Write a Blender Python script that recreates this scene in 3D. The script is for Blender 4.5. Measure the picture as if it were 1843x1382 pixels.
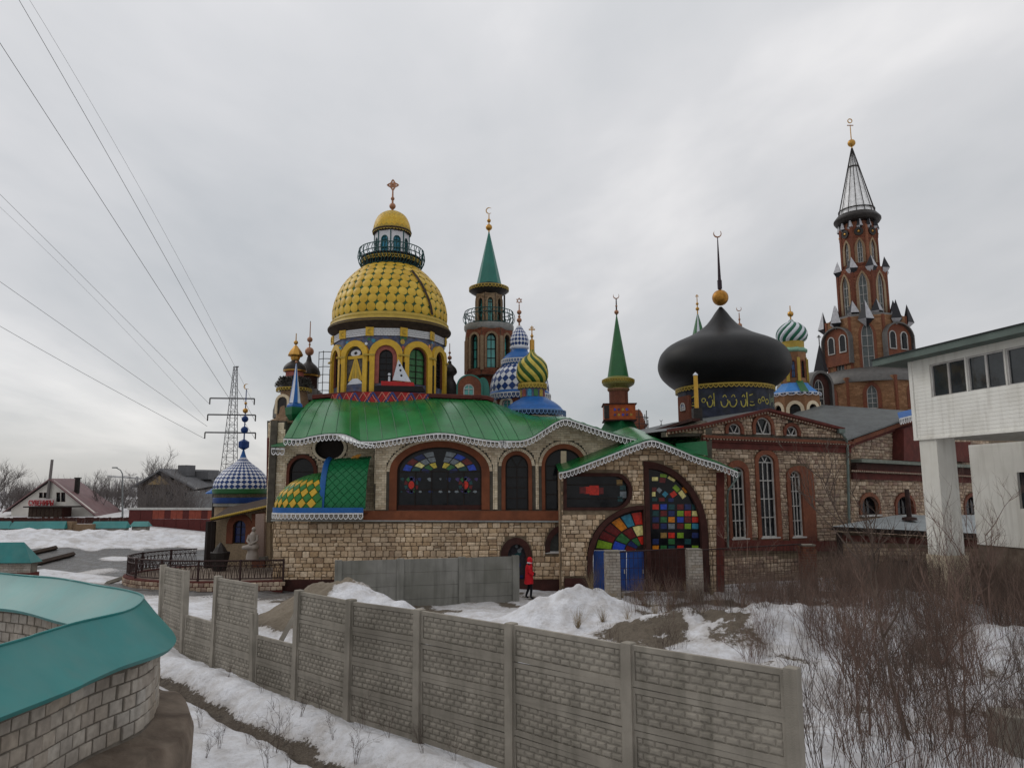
import bpy, bmesh, math, random
from mathutils import Vector, Matrix, noise
from mathutils.geometry import tessellate_polygon

for o in list(bpy.data.objects):
    bpy.data.objects.remove(o)
S = bpy.context.scene
COL = S.collection
PI = math.pi
rad = math.radians

# ---------------------------------------------------------------- camera
FPX, CX, CY = 1330.0, 921.5, 691.0           # focal length and centre in photograph pixels
CAM = Vector((0, 0, 4.5))
CM = Matrix.Rotation(rad(90 + 8.17), 3, 'X') @ Matrix.Rotation(rad(-0.25), 3, 'Z')
cd = bpy.data.cameras.new('camera')
cam = bpy.data.objects.new('camera', cd)
COL.objects.link(cam)
cam.matrix_world = Matrix.Translation(CAM) @ CM.to_4x4()
cd.sensor_width = 36
cd.lens = 36 * FPX / 1843
cd.clip_start = 0.1
cd.clip_end = 6000
S.camera = cam

# ---------------------------------------------------------------- sky and sun
SUN_AZ, SUN_EL = rad(-62), rad(38)           # azimuth from +Y towards +X
w = bpy.data.worlds.new('World')
S.world = w
w.use_nodes = True
nt = w.node_tree
nt.nodes.clear()
def wn(t, **k):
    n = nt.nodes.new(t)
    for a, b in k.items():
        setattr(n, a, b)
    return n
L = nt.links.new
out = wn('ShaderNodeOutputWorld')
bg = wn('ShaderNodeBackground')
bg.inputs['Strength'].default_value = 0.108
sky = wn('ShaderNodeTexSky', sky_type='NISHITA', sun_disc=False, sun_elevation=SUN_EL, sun_rotation=SUN_AZ)
tc = wn('ShaderNodeTexCoord')
sep = wn('ShaderNodeSeparateXYZ')
L(tc.outputs['Generated'], sep.inputs[0])
zc = wn('ShaderNodeMath', operation='ABSOLUTE')
L(sep.outputs['Z'], zc.inputs[0])
za = wn('ShaderNodeMath', operation='ADD')
L(zc.outputs[0], za.inputs[0])
za.inputs[1].default_value = 0.22
dv = wn('ShaderNodeVectorMath', operation='DIVIDE')
cmb = wn('ShaderNodeCombineXYZ')
for i in 'XYZ':
    L(za.outputs[0], cmb.inputs[i])
L(tc.outputs['Generated'], dv.inputs[0])
L(cmb.outputs[0], dv.inputs[1])
def wnoise(scale, detail, rough, dist, off):
    mp = wn('ShaderNodeMapping')
    mp.inputs['Location'].default_value = off
    mp.inputs['Scale'].default_value = (1, 0.6, 1)
    L(dv.outputs[0], mp.inputs[0])
    n = wn('ShaderNodeTexNoise')
    n.inputs['Scale'].default_value = scale
    n.inputs['Detail'].default_value = detail
    n.inputs['Roughness'].default_value = rough
    n.inputs['Distortion'].default_value = dist
    L(mp.outputs[0], n.inputs[0])
    return n
n1 = wnoise(0.95, 5, 0.5, 0.4, (3.1, 7.4, 0.3))
n2 = wnoise(3.2, 6, 0.55, 0.2, (9.1, 2.4, 1.3))
mx = wn('ShaderNodeMath', operation='MULTIPLY_ADD')
L(n2.outputs[0], mx.inputs[0])
mx.inputs[1].default_value = 0.24
L(n1.outputs[0], mx.inputs[2])
cr = wn('ShaderNodeValToRGB')
el = cr.color_ramp.elements
el[0].position, el[0].color = 0.38, (4.6, 4.75, 4.9, 1)
el[1].position, el[1].color = 0.86, (9.0, 8.75, 8.6, 1)
e = el.new(0.62)
e.color = (6.1, 6.08, 6.15, 1)
L(mx.outputs[0], cr.inputs[0])
mixw = wn('ShaderNodeMix', data_type='RGBA')
mixw.inputs[0].default_value = 0.90
L(sky.outputs[0], mixw.inputs[6])
cie = wn('ShaderNodeMath', operation='MULTIPLY_ADD')
L(zc.outputs[0], cie.inputs[0])
cie.inputs[1].default_value = 0.55
cie.inputs[2].default_value = 0.88
ciev = wn('ShaderNodeVectorMath', operation='SCALE')
L(cr.outputs[0], ciev.inputs[0])
L(cie.outputs[0], ciev.inputs['Scale'])
L(ciev.outputs[0], mixw.inputs[7])
L(mixw.outputs[2], bg.inputs['Color'])
L(bg.outputs[0], out.inputs['Surface'])

sd = bpy.data.lights.new('sun', 'SUN')
sd.energy = 0.6
sd.angle = rad(25)
sd.color = (1.0, 0.96, 0.90)
sun = bpy.data.objects.new('sun', sd)
COL.objects.link(sun)
sdir = Vector((math.sin(SUN_AZ) * math.cos(SUN_EL), math.cos(SUN_AZ) * math.cos(SUN_EL), math.sin(SUN_EL)))
sun.rotation_euler = sdir.to_track_quat('Z', 'Y').to_euler()
sun.location = (0, 0, 60)

vs = S.view_settings
vs.view_transform = 'Standard'
vs.look = 'None'
vs.exposure = 0.0
vs.gamma = 1.0
vs.use_curve_mapping = False

# ---------------------------------------------------------------- pixels to places
def ray(u, v):
    return CM @ Vector(((u - CX) / FPX, -(v - CY) / FPX, -1.0))
def at(u, v, Y):
    r = ray(u, v)
    return CAM + r * (Y / r.y)
def atz(u, v, z):
    r = ray(u, v)
    return CAM + r * ((z - CAM.z) / r.z)

class Fr:
    """a vertical plane through two ground points; local coordinates a (along), z (up), off (towards the viewer)"""
    def __init__(s, p0, p1):
        s.o = Vector((p0[0], p0[1], 0))
        s.d = Vector((p1[0] - p0[0], p1[1] - p0[1], 0)).normalized()
        s.n = Vector((s.d.y, -s.d.x, 0))
    def M(s):
        m = Matrix.Identity(4)
        for i in range(3):
            m[i][0] = s.d[i]
            m[i][1] = (0, 0, 1)[i]
            m[i][2] = s.n[i]
            m[i][3] = s.o[i]
        return m
    def p(s, u, v, off=0.0):
        r = ray(u, v)
        q = s.o + s.n * off
        t = (q - CAM).dot(s.n) / r.dot(s.n)
        h = CAM + r * t
        return ((h - s.o).dot(s.d), h.z)
    def w(s, a, z, off=0.0):
        return s.o + s.d * a + s.n * off + Vector((0, 0, z))
    def pl(s, pts, off=0.0):
        return [s.p(u, v, off) for u, v in pts]

# ---------------------------------------------------------------- materials
MATS = {}
def mat(name, col, rough=0.75, metal=0.0, var=0.18, scale=5.0, bump=0.15, bscale=30.0, dirt=None, dscale=1.3, damt=0.5,
        pal=None, spec=0.2, streak=None, stretch=None, bdist=0.02, coat=0.0):
    if name in MATS:
        return MATS[name]
    m = bpy.data.materials.new(name)
    m.use_nodes = True
    t = m.node_tree
    N, K = t.nodes, t.links.new
    b = N['Principled BSDF']
    b.inputs['Roughness'].default_value = rough
    b.inputs['Metallic'].default_value = metal
    b.inputs['Specular IOR Level'].default_value = spec
    if coat:
        b.inputs['Coat Weight'].default_value = coat
    g = N.new('ShaderNodeNewGeometry')
    pos = g.outputs['Position']
    if stretch:
        mp = N.new('ShaderNodeMapping')
        mp.inputs['Scale'].default_value = stretch
        K(pos, mp.inputs[0])
        pos = mp.outputs[0]
    def nz(sc, det=4):
        n = N.new('ShaderNodeTexNoise')
        n.inputs['Scale'].default_value = sc
        n.inputs['Detail'].default_value = det
        K(pos, n.inputs['Vector'])
        return n.outputs[0]
    if pal:
        oi = N.new('ShaderNodeObjectInfo')
        ad = N.new('ShaderNodeMath')
        ad.operation = 'ADD'
        K(oi.outputs['Random'], ad.inputs[0])
        K(g.outputs['Random Per Island'], ad.inputs[1])
        fr = N.new('ShaderNodeMath')
        fr.operation = 'FRACT'
        K(ad.outputs[0], fr.inputs[0])
        rp = N.new('ShaderNodeValToRGB')
        rp.color_ramp.interpolation = 'LINEAR'
        e = rp.color_ramp.elements
        while len(e) < len(pal):
            e.new(0.5)
        for i, c in enumerate(pal):
            e[i].position = i / (len(pal) - 1)
            e[i].color = (*c, 1)
        K(fr.outputs[0], rp.inputs[0])
        base = rp.outputs[0]
    else:
        rgb = N.new('ShaderNodeRGB')
        rgb.outputs[0].default_value = (*col, 1)
        base = rgb.outputs[0]
    hs = N.new('ShaderNodeHueSaturation')
    mr = N.new('ShaderNodeMapRange')
    mr.inputs[1].default_value, mr.inputs[2].default_value = 0.3, 0.7
    mr.inputs[3].default_value, mr.inputs[4].default_value = 1 - var, 1 + var
    K(nz(scale), mr.inputs[0])
    K(mr.outputs[0], hs.inputs['Value'])
    K(base, hs.inputs['Color'])
    c = hs.outputs[0]
    if dirt:
        mi = N.new('ShaderNodeMix')
        mi.data_type = 'RGBA'
        m2 = N.new('ShaderNodeMapRange')
        m2.inputs[1].default_value, m2.inputs[2].default_value = 0.45, 0.72
        m2.inputs[3].default_value, m2.inputs[4].default_value = 0.0, damt
        K(nz(dscale, 7), m2.inputs[0])
        K(m2.outputs[0], mi.inputs[0])
        K(c, mi.inputs[6])
        mi.inputs[7].default_value = (*dirt, 1)
        c = mi.outputs[2]
    if streak:
        mp2 = N.new('ShaderNodeMapping')
        mp2.inputs['Scale'].default_value = (5.5, 5.5, .55)
        K(g.outputs['Position'], mp2.inputs[0])
        n3 = N.new('ShaderNodeTexNoise')
        n3.inputs['Scale'].default_value = 1.0
        n3.inputs['Detail'].default_value = 6
        K(mp2.outputs[0], n3.inputs['Vector'])
        m3_ = N.new('ShaderNodeMapRange')
        m3_.inputs[1].default_value, m3_.inputs[2].default_value = 0.5, 0.72
        m3_.inputs[3].default_value, m3_.inputs[4].default_value = 0.0, streak[1]
        K(n3.outputs[0], m3_.inputs[0])
        mi3 = N.new('ShaderNodeMix')
        mi3.data_type = 'RGBA'
        K(m3_.outputs[0], mi3.inputs[0])
        K(c, mi3.inputs[6])
        mi3.inputs[7].default_value = (*streak[0], 1)
        c = mi3.outputs[2]
    K(c, b.inputs['Base Color'])
    if bump:
        bp = N.new('ShaderNodeBump')
        bp.inputs['Strength'].default_value = bump
        bp.inputs['Distance'].default_value = bdist
        K(nz(bscale, 5), bp.inputs['Height'])
        K(bp.outputs[0], b.inputs['Normal'])
    MATS[name] = m
    return m

def hexc(r, g, b):
    f = lambda x: (x / 255 / 12.92) if x < 10 else ((x / 255 + 0.055) / 1.055) ** 2.4
    return (f(r), f(g), f(b))

# ---------------------------------------------------------------- mesh helpers
class MB:
    def __init__(s):
        s.v, s.f, s.m = [], [], []
        s.cur = 0
    def add(s, vs, fs, M=None):
        b = len(s.v)
        if M is not None:
            vs = [M @ Vector(p) for p in vs]
        s.v += [tuple(p) for p in vs]
        s.f += [tuple(i + b for i in f) for f in fs]
        s.m += [s.cur] * len(fs)
        return s
    def box(s, x0, x1, y0, y1, z0, z1, M=None):
        return s.add([(x0, y0, z0), (x1, y0, z0), (x1, y1, z0), (x0, y1, z0), (x0, y0, z1), (x1, y0, z1), (x1, y1, z1), (x0, y1, z1)],
                     [(0, 3, 2, 1), (4, 5, 6, 7), (0, 1, 5, 4), (1, 2, 6, 5), (2, 3, 7, 6), (3, 0, 4, 7)], M)
    def tube(s, pts, r, n=6, cap=True):
        pts = [Vector(p) for p in pts]
        rs = r if isinstance(r, (list, tuple)) else [r] * len(pts)
        vs, fs = [], []
        up = None
        for i, p in enumerate(pts):
            d = (pts[min(i + 1, len(pts) - 1)] - pts[max(i - 1, 0)])
            if d.length < 1e-9:
                d = Vector((0, 0, 1))
            d.normalize()
            if up is None:
                up = Vector((0, 0, 1)) if abs(d.z) < 0.9 else Vector((1, 0, 0))
            x = up.cross(d)
            if x.length < 1e-6:
                x = Vector((1, 0, 0)).cross(d)
            x.normalize()
            y = d.cross(x)
            up = y
            for k in range(n):
                a = 2 * PI * k / n
                vs.append(p + (x * math.cos(a) + y * math.sin(a)) * rs[i])
        for i in range(len(pts) - 1):
            for k in range(n):
                k2 = (k + 1) % n
                fs.append((i * n + k, i * n + k2, (i + 1) * n + k2, (i + 1) * n + k))
        if cap:
            fs.append(tuple(range(n))[::-1])
            fs.append(tuple((len(pts) - 1) * n + k for k in range(n)))
        return s.add(vs, fs)
    def lathe(s, prof, n=32, c=(0, 0), th0=0.0, a0=0.0, a1=2 * PI):
        full = abs(a1 - a0 - 2 * PI) < 1e-6
        k1 = n if full else n + 1
        vs, fs = [], []
        for r, z in prof:
            for k in range(k1):
                a = th0 + a0 + (a1 - a0) * k / n
                vs.append((c[0] + r * math.sin(a), c[1] - r * math.cos(a), z))
        for i in range(len(prof) - 1):
            for k in range(n):
                k2 = (k + 1) % k1
                fs.append((i * k1 + k, i * k1 + k2, (i + 1) * k1 + k2, (i + 1) * k1 + k))
        return s.add(vs, fs)
    def ball(s, c, r, n=12):
        m = max(4, n // 2)
        prof = [(r * math.sin(PI * i / m) + 1e-4, c[2] - r * math.cos(PI * i / m)) for i in range(m + 1)]
        return s.lathe(prof, n, (c[0], c[1]))
    def plate(s, outline, holes=(), t=0.1, z0=0.0, M=None):
        """flat piece with holes in local (x, y), from z0 to z0+t"""
        loops = [list(outline)] + [list(h) for h in holes]
        tri = tessellate_polygon([[Vector((x, y, 0)) for x, y in l] for l in loops])
        flat = [p for l in loops for p in l]
        n = len(flat)
        vs = [(x, y, z0 + t) for x, y in flat] + [(x, y, z0) for x, y in flat]
        fs = []
        for a, b, c in tri:
            A, B, C_ = flat[a], flat[b], flat[c]
            cr_ = (B[0] - A[0]) * (C_[1] - A[1]) - (B[1] - A[1]) * (C_[0] - A[0])
            if abs(cr_) < 1e-12:
                continue
            if cr_ < 0:
                a, b, c = a, c, b
            fs.append((a, b, c))
            fs.append((n + a, n + c, n + b))
        st = 0
        for li, l in enumerate(loops):
            ar = sum(l[i][0] * l[(i + 1) % len(l)][1] - l[(i + 1) % len(l)][0] * l[i][1] for i in range(len(l)))
            ccw = ar > 0
            if li:
                ccw = not ccw
            for i in range(len(l)):
                i0, i1 = st + i, st + (i + 1) % len(l)
                fs.append((i0, n + i0, n + i1, i1) if ccw else (i0, i1, n + i1, n + i0))
            st += len(l)
        return s.add(vs, fs, M)
    def mesh(s, name, mats, smooth=None):
        me = bpy.data.meshes.new(name)
        me.from_pydata(s.v, [], s.f)
        if not isinstance(mats, (list, tuple)):
            mats = [mats]
        for m in mats:
            me.materials.append(m)
        if any(s.m):
            me.polygons.foreach_set('material_index', s.m)
        if smooth is not None:
            me.polygons.foreach_set('use_smooth', [True] * len(me.polygons))
            if smooth < 179:
                me.set_sharp_from_angle(angle=rad(smooth))
        me.update()
        return me

WM = {}
I4 = Matrix.Identity(4)
def link(name, me, parent=None, M=I4):
    o = bpy.data.objects.new(name, me)
    COL.objects.link(o)
    if parent is not None:
        o.parent = parent
        o.matrix_parent_inverse = WM[parent.name].inverted()
    o.matrix_basis = M
    WM[o.name] = M.copy()
    return o
def tag(o, label, cat, group=None, kind=None):
    if label: o['label'] = label
    if cat: o['category'] = cat
    if group: o['group'] = group
    if kind: o['kind'] = kind
    return o
def thing(name, label, cat, loc, group=None):
    return tag(link(name, None, None, Matrix.Translation(Vector(loc))), label, cat, group)
def part(name, mb, mats, parent, M=I4, smooth=None, kind=None):
    o = link(name, mb.mesh(name, mats, smooth), parent, M)
    if kind: o['kind'] = kind
    return o
def single(name, mb, mats, label, cat, group=None, smooth=None, kind=None, base=None):
    """a thing that is one mesh, its origin at its base"""
    if base is not None:
        b = Vector(base)
        mb.v = [tuple(Vector(p) - b) for p in mb.v]
        o = link(name, mb.mesh(name, mats, smooth), None, Matrix.Translation(b))
    else:
        o = link(name, mb.mesh(name, mats, smooth))
    return tag(o, label, cat, group, kind)

def arch(aL, aR, z0, zs, za, n=14, pointed=False):
    c, r, h = (aL + aR) / 2, (aR - aL) / 2, za - zs
    pts = [(aL, z0)]
    for i in range(n + 1):
        t = PI * (1 - i / n)
        if pointed:
            x = math.cos(t)
            y = math.sqrt(max(0, 4 - (1 + abs(x)) ** 2)) / math.sqrt(3)
            pts.append((c + r * x, zs + h * y))
        else:
            pts.append((c + r * math.cos(t), zs + h * math.sin(t)))
    pts.append((aR, z0))
    return pts
def archp(F, uL, uR, vb, vs_, va, off=0.0, n=14, pointed=False):
    um = (uL + uR) / 2
    return arch(F.p(uL, vs_, off)[0], F.p(uR, vs_, off)[0], F.p(um, vb, off)[1], F.p(um, vs_, off)[1], F.p(um, va, off)[1], n, pointed)
def band(outer, inner):
    return list(outer) + list(inner)[::-1]
def grow(pts, d):
    """outward offset of an arch list (first and last points stay on the base line)"""
    cx = sum(p[0] for p in pts) / len(pts)
    z0 = pts[0][1]
    zs = pts[1][1]
    o = []
    for x, z in pts:
        if z <= zs + 1e-6:
            o.append((x + (d if x > cx else -d), z))
        else:
            v = Vector((x - cx, z - zs))
            v = v * ((v.length + d) / max(v.length, 1e-6))
            o.append((cx + v.x, zs + v.y))
    return o
def inpoly(poly, x, y):
    c = False
    j = len(poly) - 1
    for i in range(len(poly)):
        xi, yi = poly[i]
        xj, yj = poly[j]
        if (yi > y) != (yj > y) and x < (xj - xi) * (y - yi) / (yj - yi) + xi:
            c = not c
        j = i
    return c

# ------------------------------------------------------- bricks and stones
RS = random.Random(11)
def stone_mesh(k, mats):
    r = random.Random(100 + k)
    n = 8
    base = []
    for sx, sy in ((1, 1), (-1, 1), (-1, -1), (1, -1)):
        c1, c2 = r.uniform(.05, .2), r.uniform(.05, .2)
        j = lambda: r.uniform(.46, .505)
        pa, pb = (sx * j(), sy * (.5 - c1)), (sx * (.5 - c2), sy * j())
        base += [pa, pb] if sx * sy > 0 else [pb, pa]
    mb = MB()
    vs = [(x, y, 0) for x, y in base] + [(x * .97, y * .97, 0.62) for x, y in base] + [(x * .86, y * .82, r.uniform(0.85, 1.05)) for x, y in base]
    vs.append((r.uniform(-.1, .1), r.uniform(-.1, .1), r.uniform(1.0, 1.2)))
    fs = []
    for l in (0, 1):
        for i in range(n):
            j = (i + 1) % n
            fs.append((l * n + i, l * n + j, (l + 1) * n + j, (l + 1) * n + i))
    for i in range(n):
        fs.append((2 * n + i, 2 * n + (i + 1) % n, 3 * n))
    mb.add(vs, fs)
    return mb
def brick_mb(k=0, bev=0.06):
    r = random.Random(300 + k)
    j = lambda: r.uniform(-.02, .02)
    c = [(-.5, -.5), (.5, -.5), (.5, .5), (-.5, .5)]
    mb = MB()
    vs = [(x, y, 0) for x, y in c] + [(x, y, .75) for x, y in c] + [(x * (1 - bev) + j(), y * (1 - bev * 2.2) + j(), 1 + j() * 2) for x, y in c]
    fs = [(8, 9, 10, 11)]
    for l in (0, 1):
        for i in range(4):
            q = (i + 1) % 4
            fs.append((l * 4 + i, l * 4 + q, (l + 1) * 4 + q, (l + 1) * 4 + i))
    mb.add(vs, fs)
    return mb
STONES = [stone_mesh(k, None) for k in range(10)]
BRICKS = [brick_mb(k) for k in range(5)]
SHARED = {}
def shared(kind, k, m):
    key = (kind, k, m.name)
    if key not in SHARED:
        SHARED[key] = (STONES if kind == 'stone' else BRICKS)[k].mesh(kind, m)
    return SHARED[key]
def scatter(kind, cells, M, parent, m, nind, off, depth, name=None):
    """cells: (a, z, w, h). The nind largest become objects, the rest one joined mesh."""
    name = name or kind
    src = STONES if kind == 'stone' else BRICKS
    cells = sorted(cells, key=lambda c: -c[2] * c[3]) if kind == 'stone' else cells
    mb = MB()
    for i, (a, z, w_, h_) in enumerate(cells):
        k = RS.randrange(len(src))
        T = Matrix.Translation((a, z, off)) @ Matrix.Rotation(RS.uniform(-.03, .03) if kind == 'stone' else 0, 4, 'Z') \
            @ Matrix.Diagonal((w_, h_, depth * RS.uniform(.75, 1.2), 1))
        if i < nind:
            link(name, shared(kind, k, m), parent, M @ T)
        else:
            mb.add(src[k].v, src[k].f, T)
    if mb.v:
        o = part(name + '_field', mb, m, parent, M)
        o['kind'] = 'stuff'
def cells_for(outline, holes, rh, wr, gap, jit=0.0, brick=False, seed=1):
    r = random.Random(seed)
    xs = [p[0] for p in outline]
    zs = [p[1] for p in outline]
    x0, x1, z0, z1 = min(xs), max(xs), min(zs), max(zs)
    ok = lambda x, z: inpoly(outline, x, z) and not any(inpoly(h, x, z) for h in holes)
    cells = []
    z = z0
    row = 0
    while z < z1:
        h = rh * (1 if brick else r.uniform(1 - jit, 1 + jit))
        x = x0 - (wr[0] * .5 * (row % 2) if brick else r.uniform(0, wr[1]))
        while x < x1:
            wd = wr[0] if brick else r.uniform(*wr)
            todo = [(x, wd)]
            while todo:
                xx, ww = todo.pop()
                xa, xb = xx + gap, xx + ww - gap
                za, zb = z + gap, z + h - gap
                n_in = sum(ok(px, pz) for px in (xa, xb) for pz in (za, zb)) + ok((xa + xb) / 2, (za + zb) / 2)
                if n_in == 5:
                    if not brick and r.random() < .16 and h > rh * .9:
                        q = r.uniform(.4, .6)
                        cells.append((xx + ww / 2, z + h * q / 2, ww - gap, h * q - gap))
                        cells.append((xx + ww / 2, z + h * (1 + q) / 2, ww - gap, h * (1 - q) - gap))
                    else:
                        dz = 0 if brick else r.uniform(-.04, .04) * h
                        cells.append((xx + ww / 2, z + h / 2 + dz, ww - gap, h - gap))
                elif n_in > 0 and ww > wr[0] * .3:
                    todo += [(xx, ww / 2), (xx + ww / 2, ww / 2)]
            x += wd
        z += h
        row += 1
    return cells
# ================================================================ ground
def sst(a, b, x):
    t = min(1, max(0, (x - a) / (b - a)))
    return t * t * (3 - 2 * t)
FA, FB = Vector((2.98, 7.92)), Vector((-9.04, 19.3))        # line of the concrete fence
FD = (FB - FA).normalized()
FN = Vector((-FD.y, FD.x))                                   # towards the camera side
if (Vector((0, 0)) - FA).dot(FN) < 0:
    FN = -FN
MOUNDS = [(-5.0, 21.6, 1.9, 1.5, 1.35), (-3.0, 20.3, 1.6, 1.2, .75), (1.4, 22.9, 1.5, 1.0, .85), (3.1, 23.2, 1.6, 1.0, .6),
          (6.4, 19.8, 2.0, 1.3, .85), (4.2, 20.9, 1.6, 1.1, .55), (8.9, 21.0, 2.2, 1.6, .7), (11.5, 18.0, 2.4, 1.6, .7),
          (9.0, 14.0, 1.8, 1.2, .45), (5.2, 15.5, 1.8, 1.0, .5), (2.1, 17.2, 1.8, 1.1, .5), (-0.6, 18.2, 1.8, 1.0, .35), (12, 23.5, 2.5, 1.5, .9),
          (6.2, 11.6, 1.2, .8, .3), (4.0, 11.9, 1.0, .8, .3), (-21.5, 33.0, 3.4, 1.5, .55), (-18.4, 31.0, 2.2, .7, .25)]
def fb(x, y, s, o=3):
    return noise.fractal(Vector((x * s, y * s, 4.7)), 1.0, 2.0, o)
def ground(x, y):
    """height, snow, asphalt, sand"""
    h = .5 + .35 * sst(-3, -12, x) * sst(10, 18, y)
    h -= .25 * sst(-6, -9, x) * sst(26, 31, y)
    h += 1.1 * sst(-13, -34, x) * sst(28, 50, y) + .7 * sst(50, 90, y) * sst(-5, -30, x)
    h += 2.2 * sst(8.2, 2.0, y)
    dF = (Vector((x, y)) - FA).dot(FN)
    lF = (Vector((x, y)) - FA).dot(FD)
    snow, asp, sand = 1.0, 0.0, 0.0
    near = sst(45, 25, math.hypot(x, y))
    h += near * (.10 * fb(x, y, .5) + .05 * fb(x + 9, y, 1.6) + .016 * fb(x, y + 5, 4.2))
    if dF > -.4 and y < 26 and x < 8:
        on = sst(-.35, .12, dF)
        tr = abs(dF - 1.05 - .16 * fb(x, y, .9) - .06 * fb(x, y, 3.1))
        h += on * .20 * math.exp(-((dF - .42) / .36) ** 2) + on * .06 * math.exp(-((dF - 1.75) / .5) ** 2)
        k = math.exp(-(tr / (.27 + .08 * fb(x, y, 1.4))) ** 2)
        h -= .2 * k
        snow -= 1.05 * sst(.25, 1.0, k)
    m = 0
    for i, (mx_, my_, sx, sy, mh) in enumerate(MOUNDS):
        g = math.exp(-((x - mx_) / sx) ** 2 - ((y - my_) / sy) ** 2)
        h += mh * g * (1 + (.06 if i < 2 else .22) * fb(x + i, y, 1.3) + .09 * fb(x, y + i, 3.2))
        if i == 0:
            sand = max(sand, sst(.12, .4, g))
    if sand > 0:
        snow -= 1.4 * sand * sst(-4.6, -5.6, x - .5 * (y - 21) + .4 * fb(x, y, 1.5))
    if -9 < x < 14 and 12 < y < 30 and dF < 0:
        snow -= .62 * sst(.08, .5, fb(x + 30, y, .8, 5)) + .12 * fb(x, y, 2.4)
        g = math.exp(-((x - 4.4) / 1.3) ** 2 - ((y - 20.4) / 1.2) ** 2)
        snow -= 1.5 * g * (.8 + fb(x, y, 1.8))
        h += .12 * g * fb(x, y, 3.0)
        snow -= .4 * sst(7, 13, x) * sst(.0, .4, fb(x + 3, y + 8, .5, 4)) + .35 * sst(23, 27, y)
        sand = max(sand, .3)
    if x > 6 and y < 14:
        snow -= .35 * sst(-.1, .4, fb(x, y, .8))
    # the lane on the left with ploughed banks
    if y > 24 and x < -6:
        lane = sst(25, 29, y) * sst(-7, -9, x)
        asp = lane
        bx = (y - 42) * 2.6 - 36
        t = (x + 40) / 21.5
        yb = 42.8 + 7.5 * max(0, min(1.3, t)) ** 1.3
        b = math.exp(-((y - yb) / (2.9 + .6 * fb(x, 0, .3))) ** 2) * sst(-15.5, -18, x)
        h += .72 * b * (1 + .35 * fb(x, y, .55) + .28 * fb(x, y, 1.3, 4))
        patch = math.exp(-((x + 22) / 5.0) ** 2 - ((y - 32.6) / 2.3) ** 2)
        s = max(sst(.14, .34, b + .12 * fb(x, y, .8)), sst(.18, .4, patch + .12 * fb(x, y, 1.3)))
        s = max(s, sst(53, 60, y), .9 * sst(.25, .5, fb(x + 7, y, .35)) * sst(-17, -22, x))
        s = max(s, sst(-17.4, -15.6, x) * sst(31.5, 30, y) * .0)
        snow = snow * (1 - lane) + s * lane
    if y > 60:
        snow = .75 + .4 * fb(x, y, .06)
    return h, snow, asp, sand
def axis(lo, hi, step, hold_lo, hold_hi, far_lo, far_hi, mid=.36, g=1.22):
    def run(x, sgn, hold, far):
        o, d = [], step
        while (far - x) * sgn > 0:
            d = min(d * 1.08, mid) if (hold - x) * sgn > 0 else d * g
            x += sgn * d
            o.append(x)
        return o
    a = [lo + step * i for i in range(int((hi - lo) / step) + 1)]
    return run(a[0], -1, hold_lo, far_lo)[::-1] + a + run(a[-1], 1, hold_hi, far_hi)
gx = axis(-11.0, 9.0, .085, -44, 16, -3500, 3500)
gy = axis(8.0, 23, .085, 4, 58, -60, 4500)
gv, gf, gc = [], [], []
for y in gy:
    for x in gx:
        h, s, a, sa = ground(x, y)
        gv.append((x, y, h))
        gc += [max(-1, min(1.2, s)) * .5 + .4, a, sa, 1.0]
nx = len(gx)
for j in range(len(gy) - 1):
    for i in range(nx - 1):
        gf.append((j * nx + i, j * nx + i + 1, (j + 1) * nx + i + 1, (j + 1) * nx + i))
gme = bpy.data.meshes.new('ground')
gme.from_pydata(gv, [], gf)
gme.polygons.foreach_set('use_smooth', [True] * len(gf))
ca = gme.color_attributes.new('gm', 'FLOAT_COLOR', 'POINT')
ca.data.foreach_set('color', gc)
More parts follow.
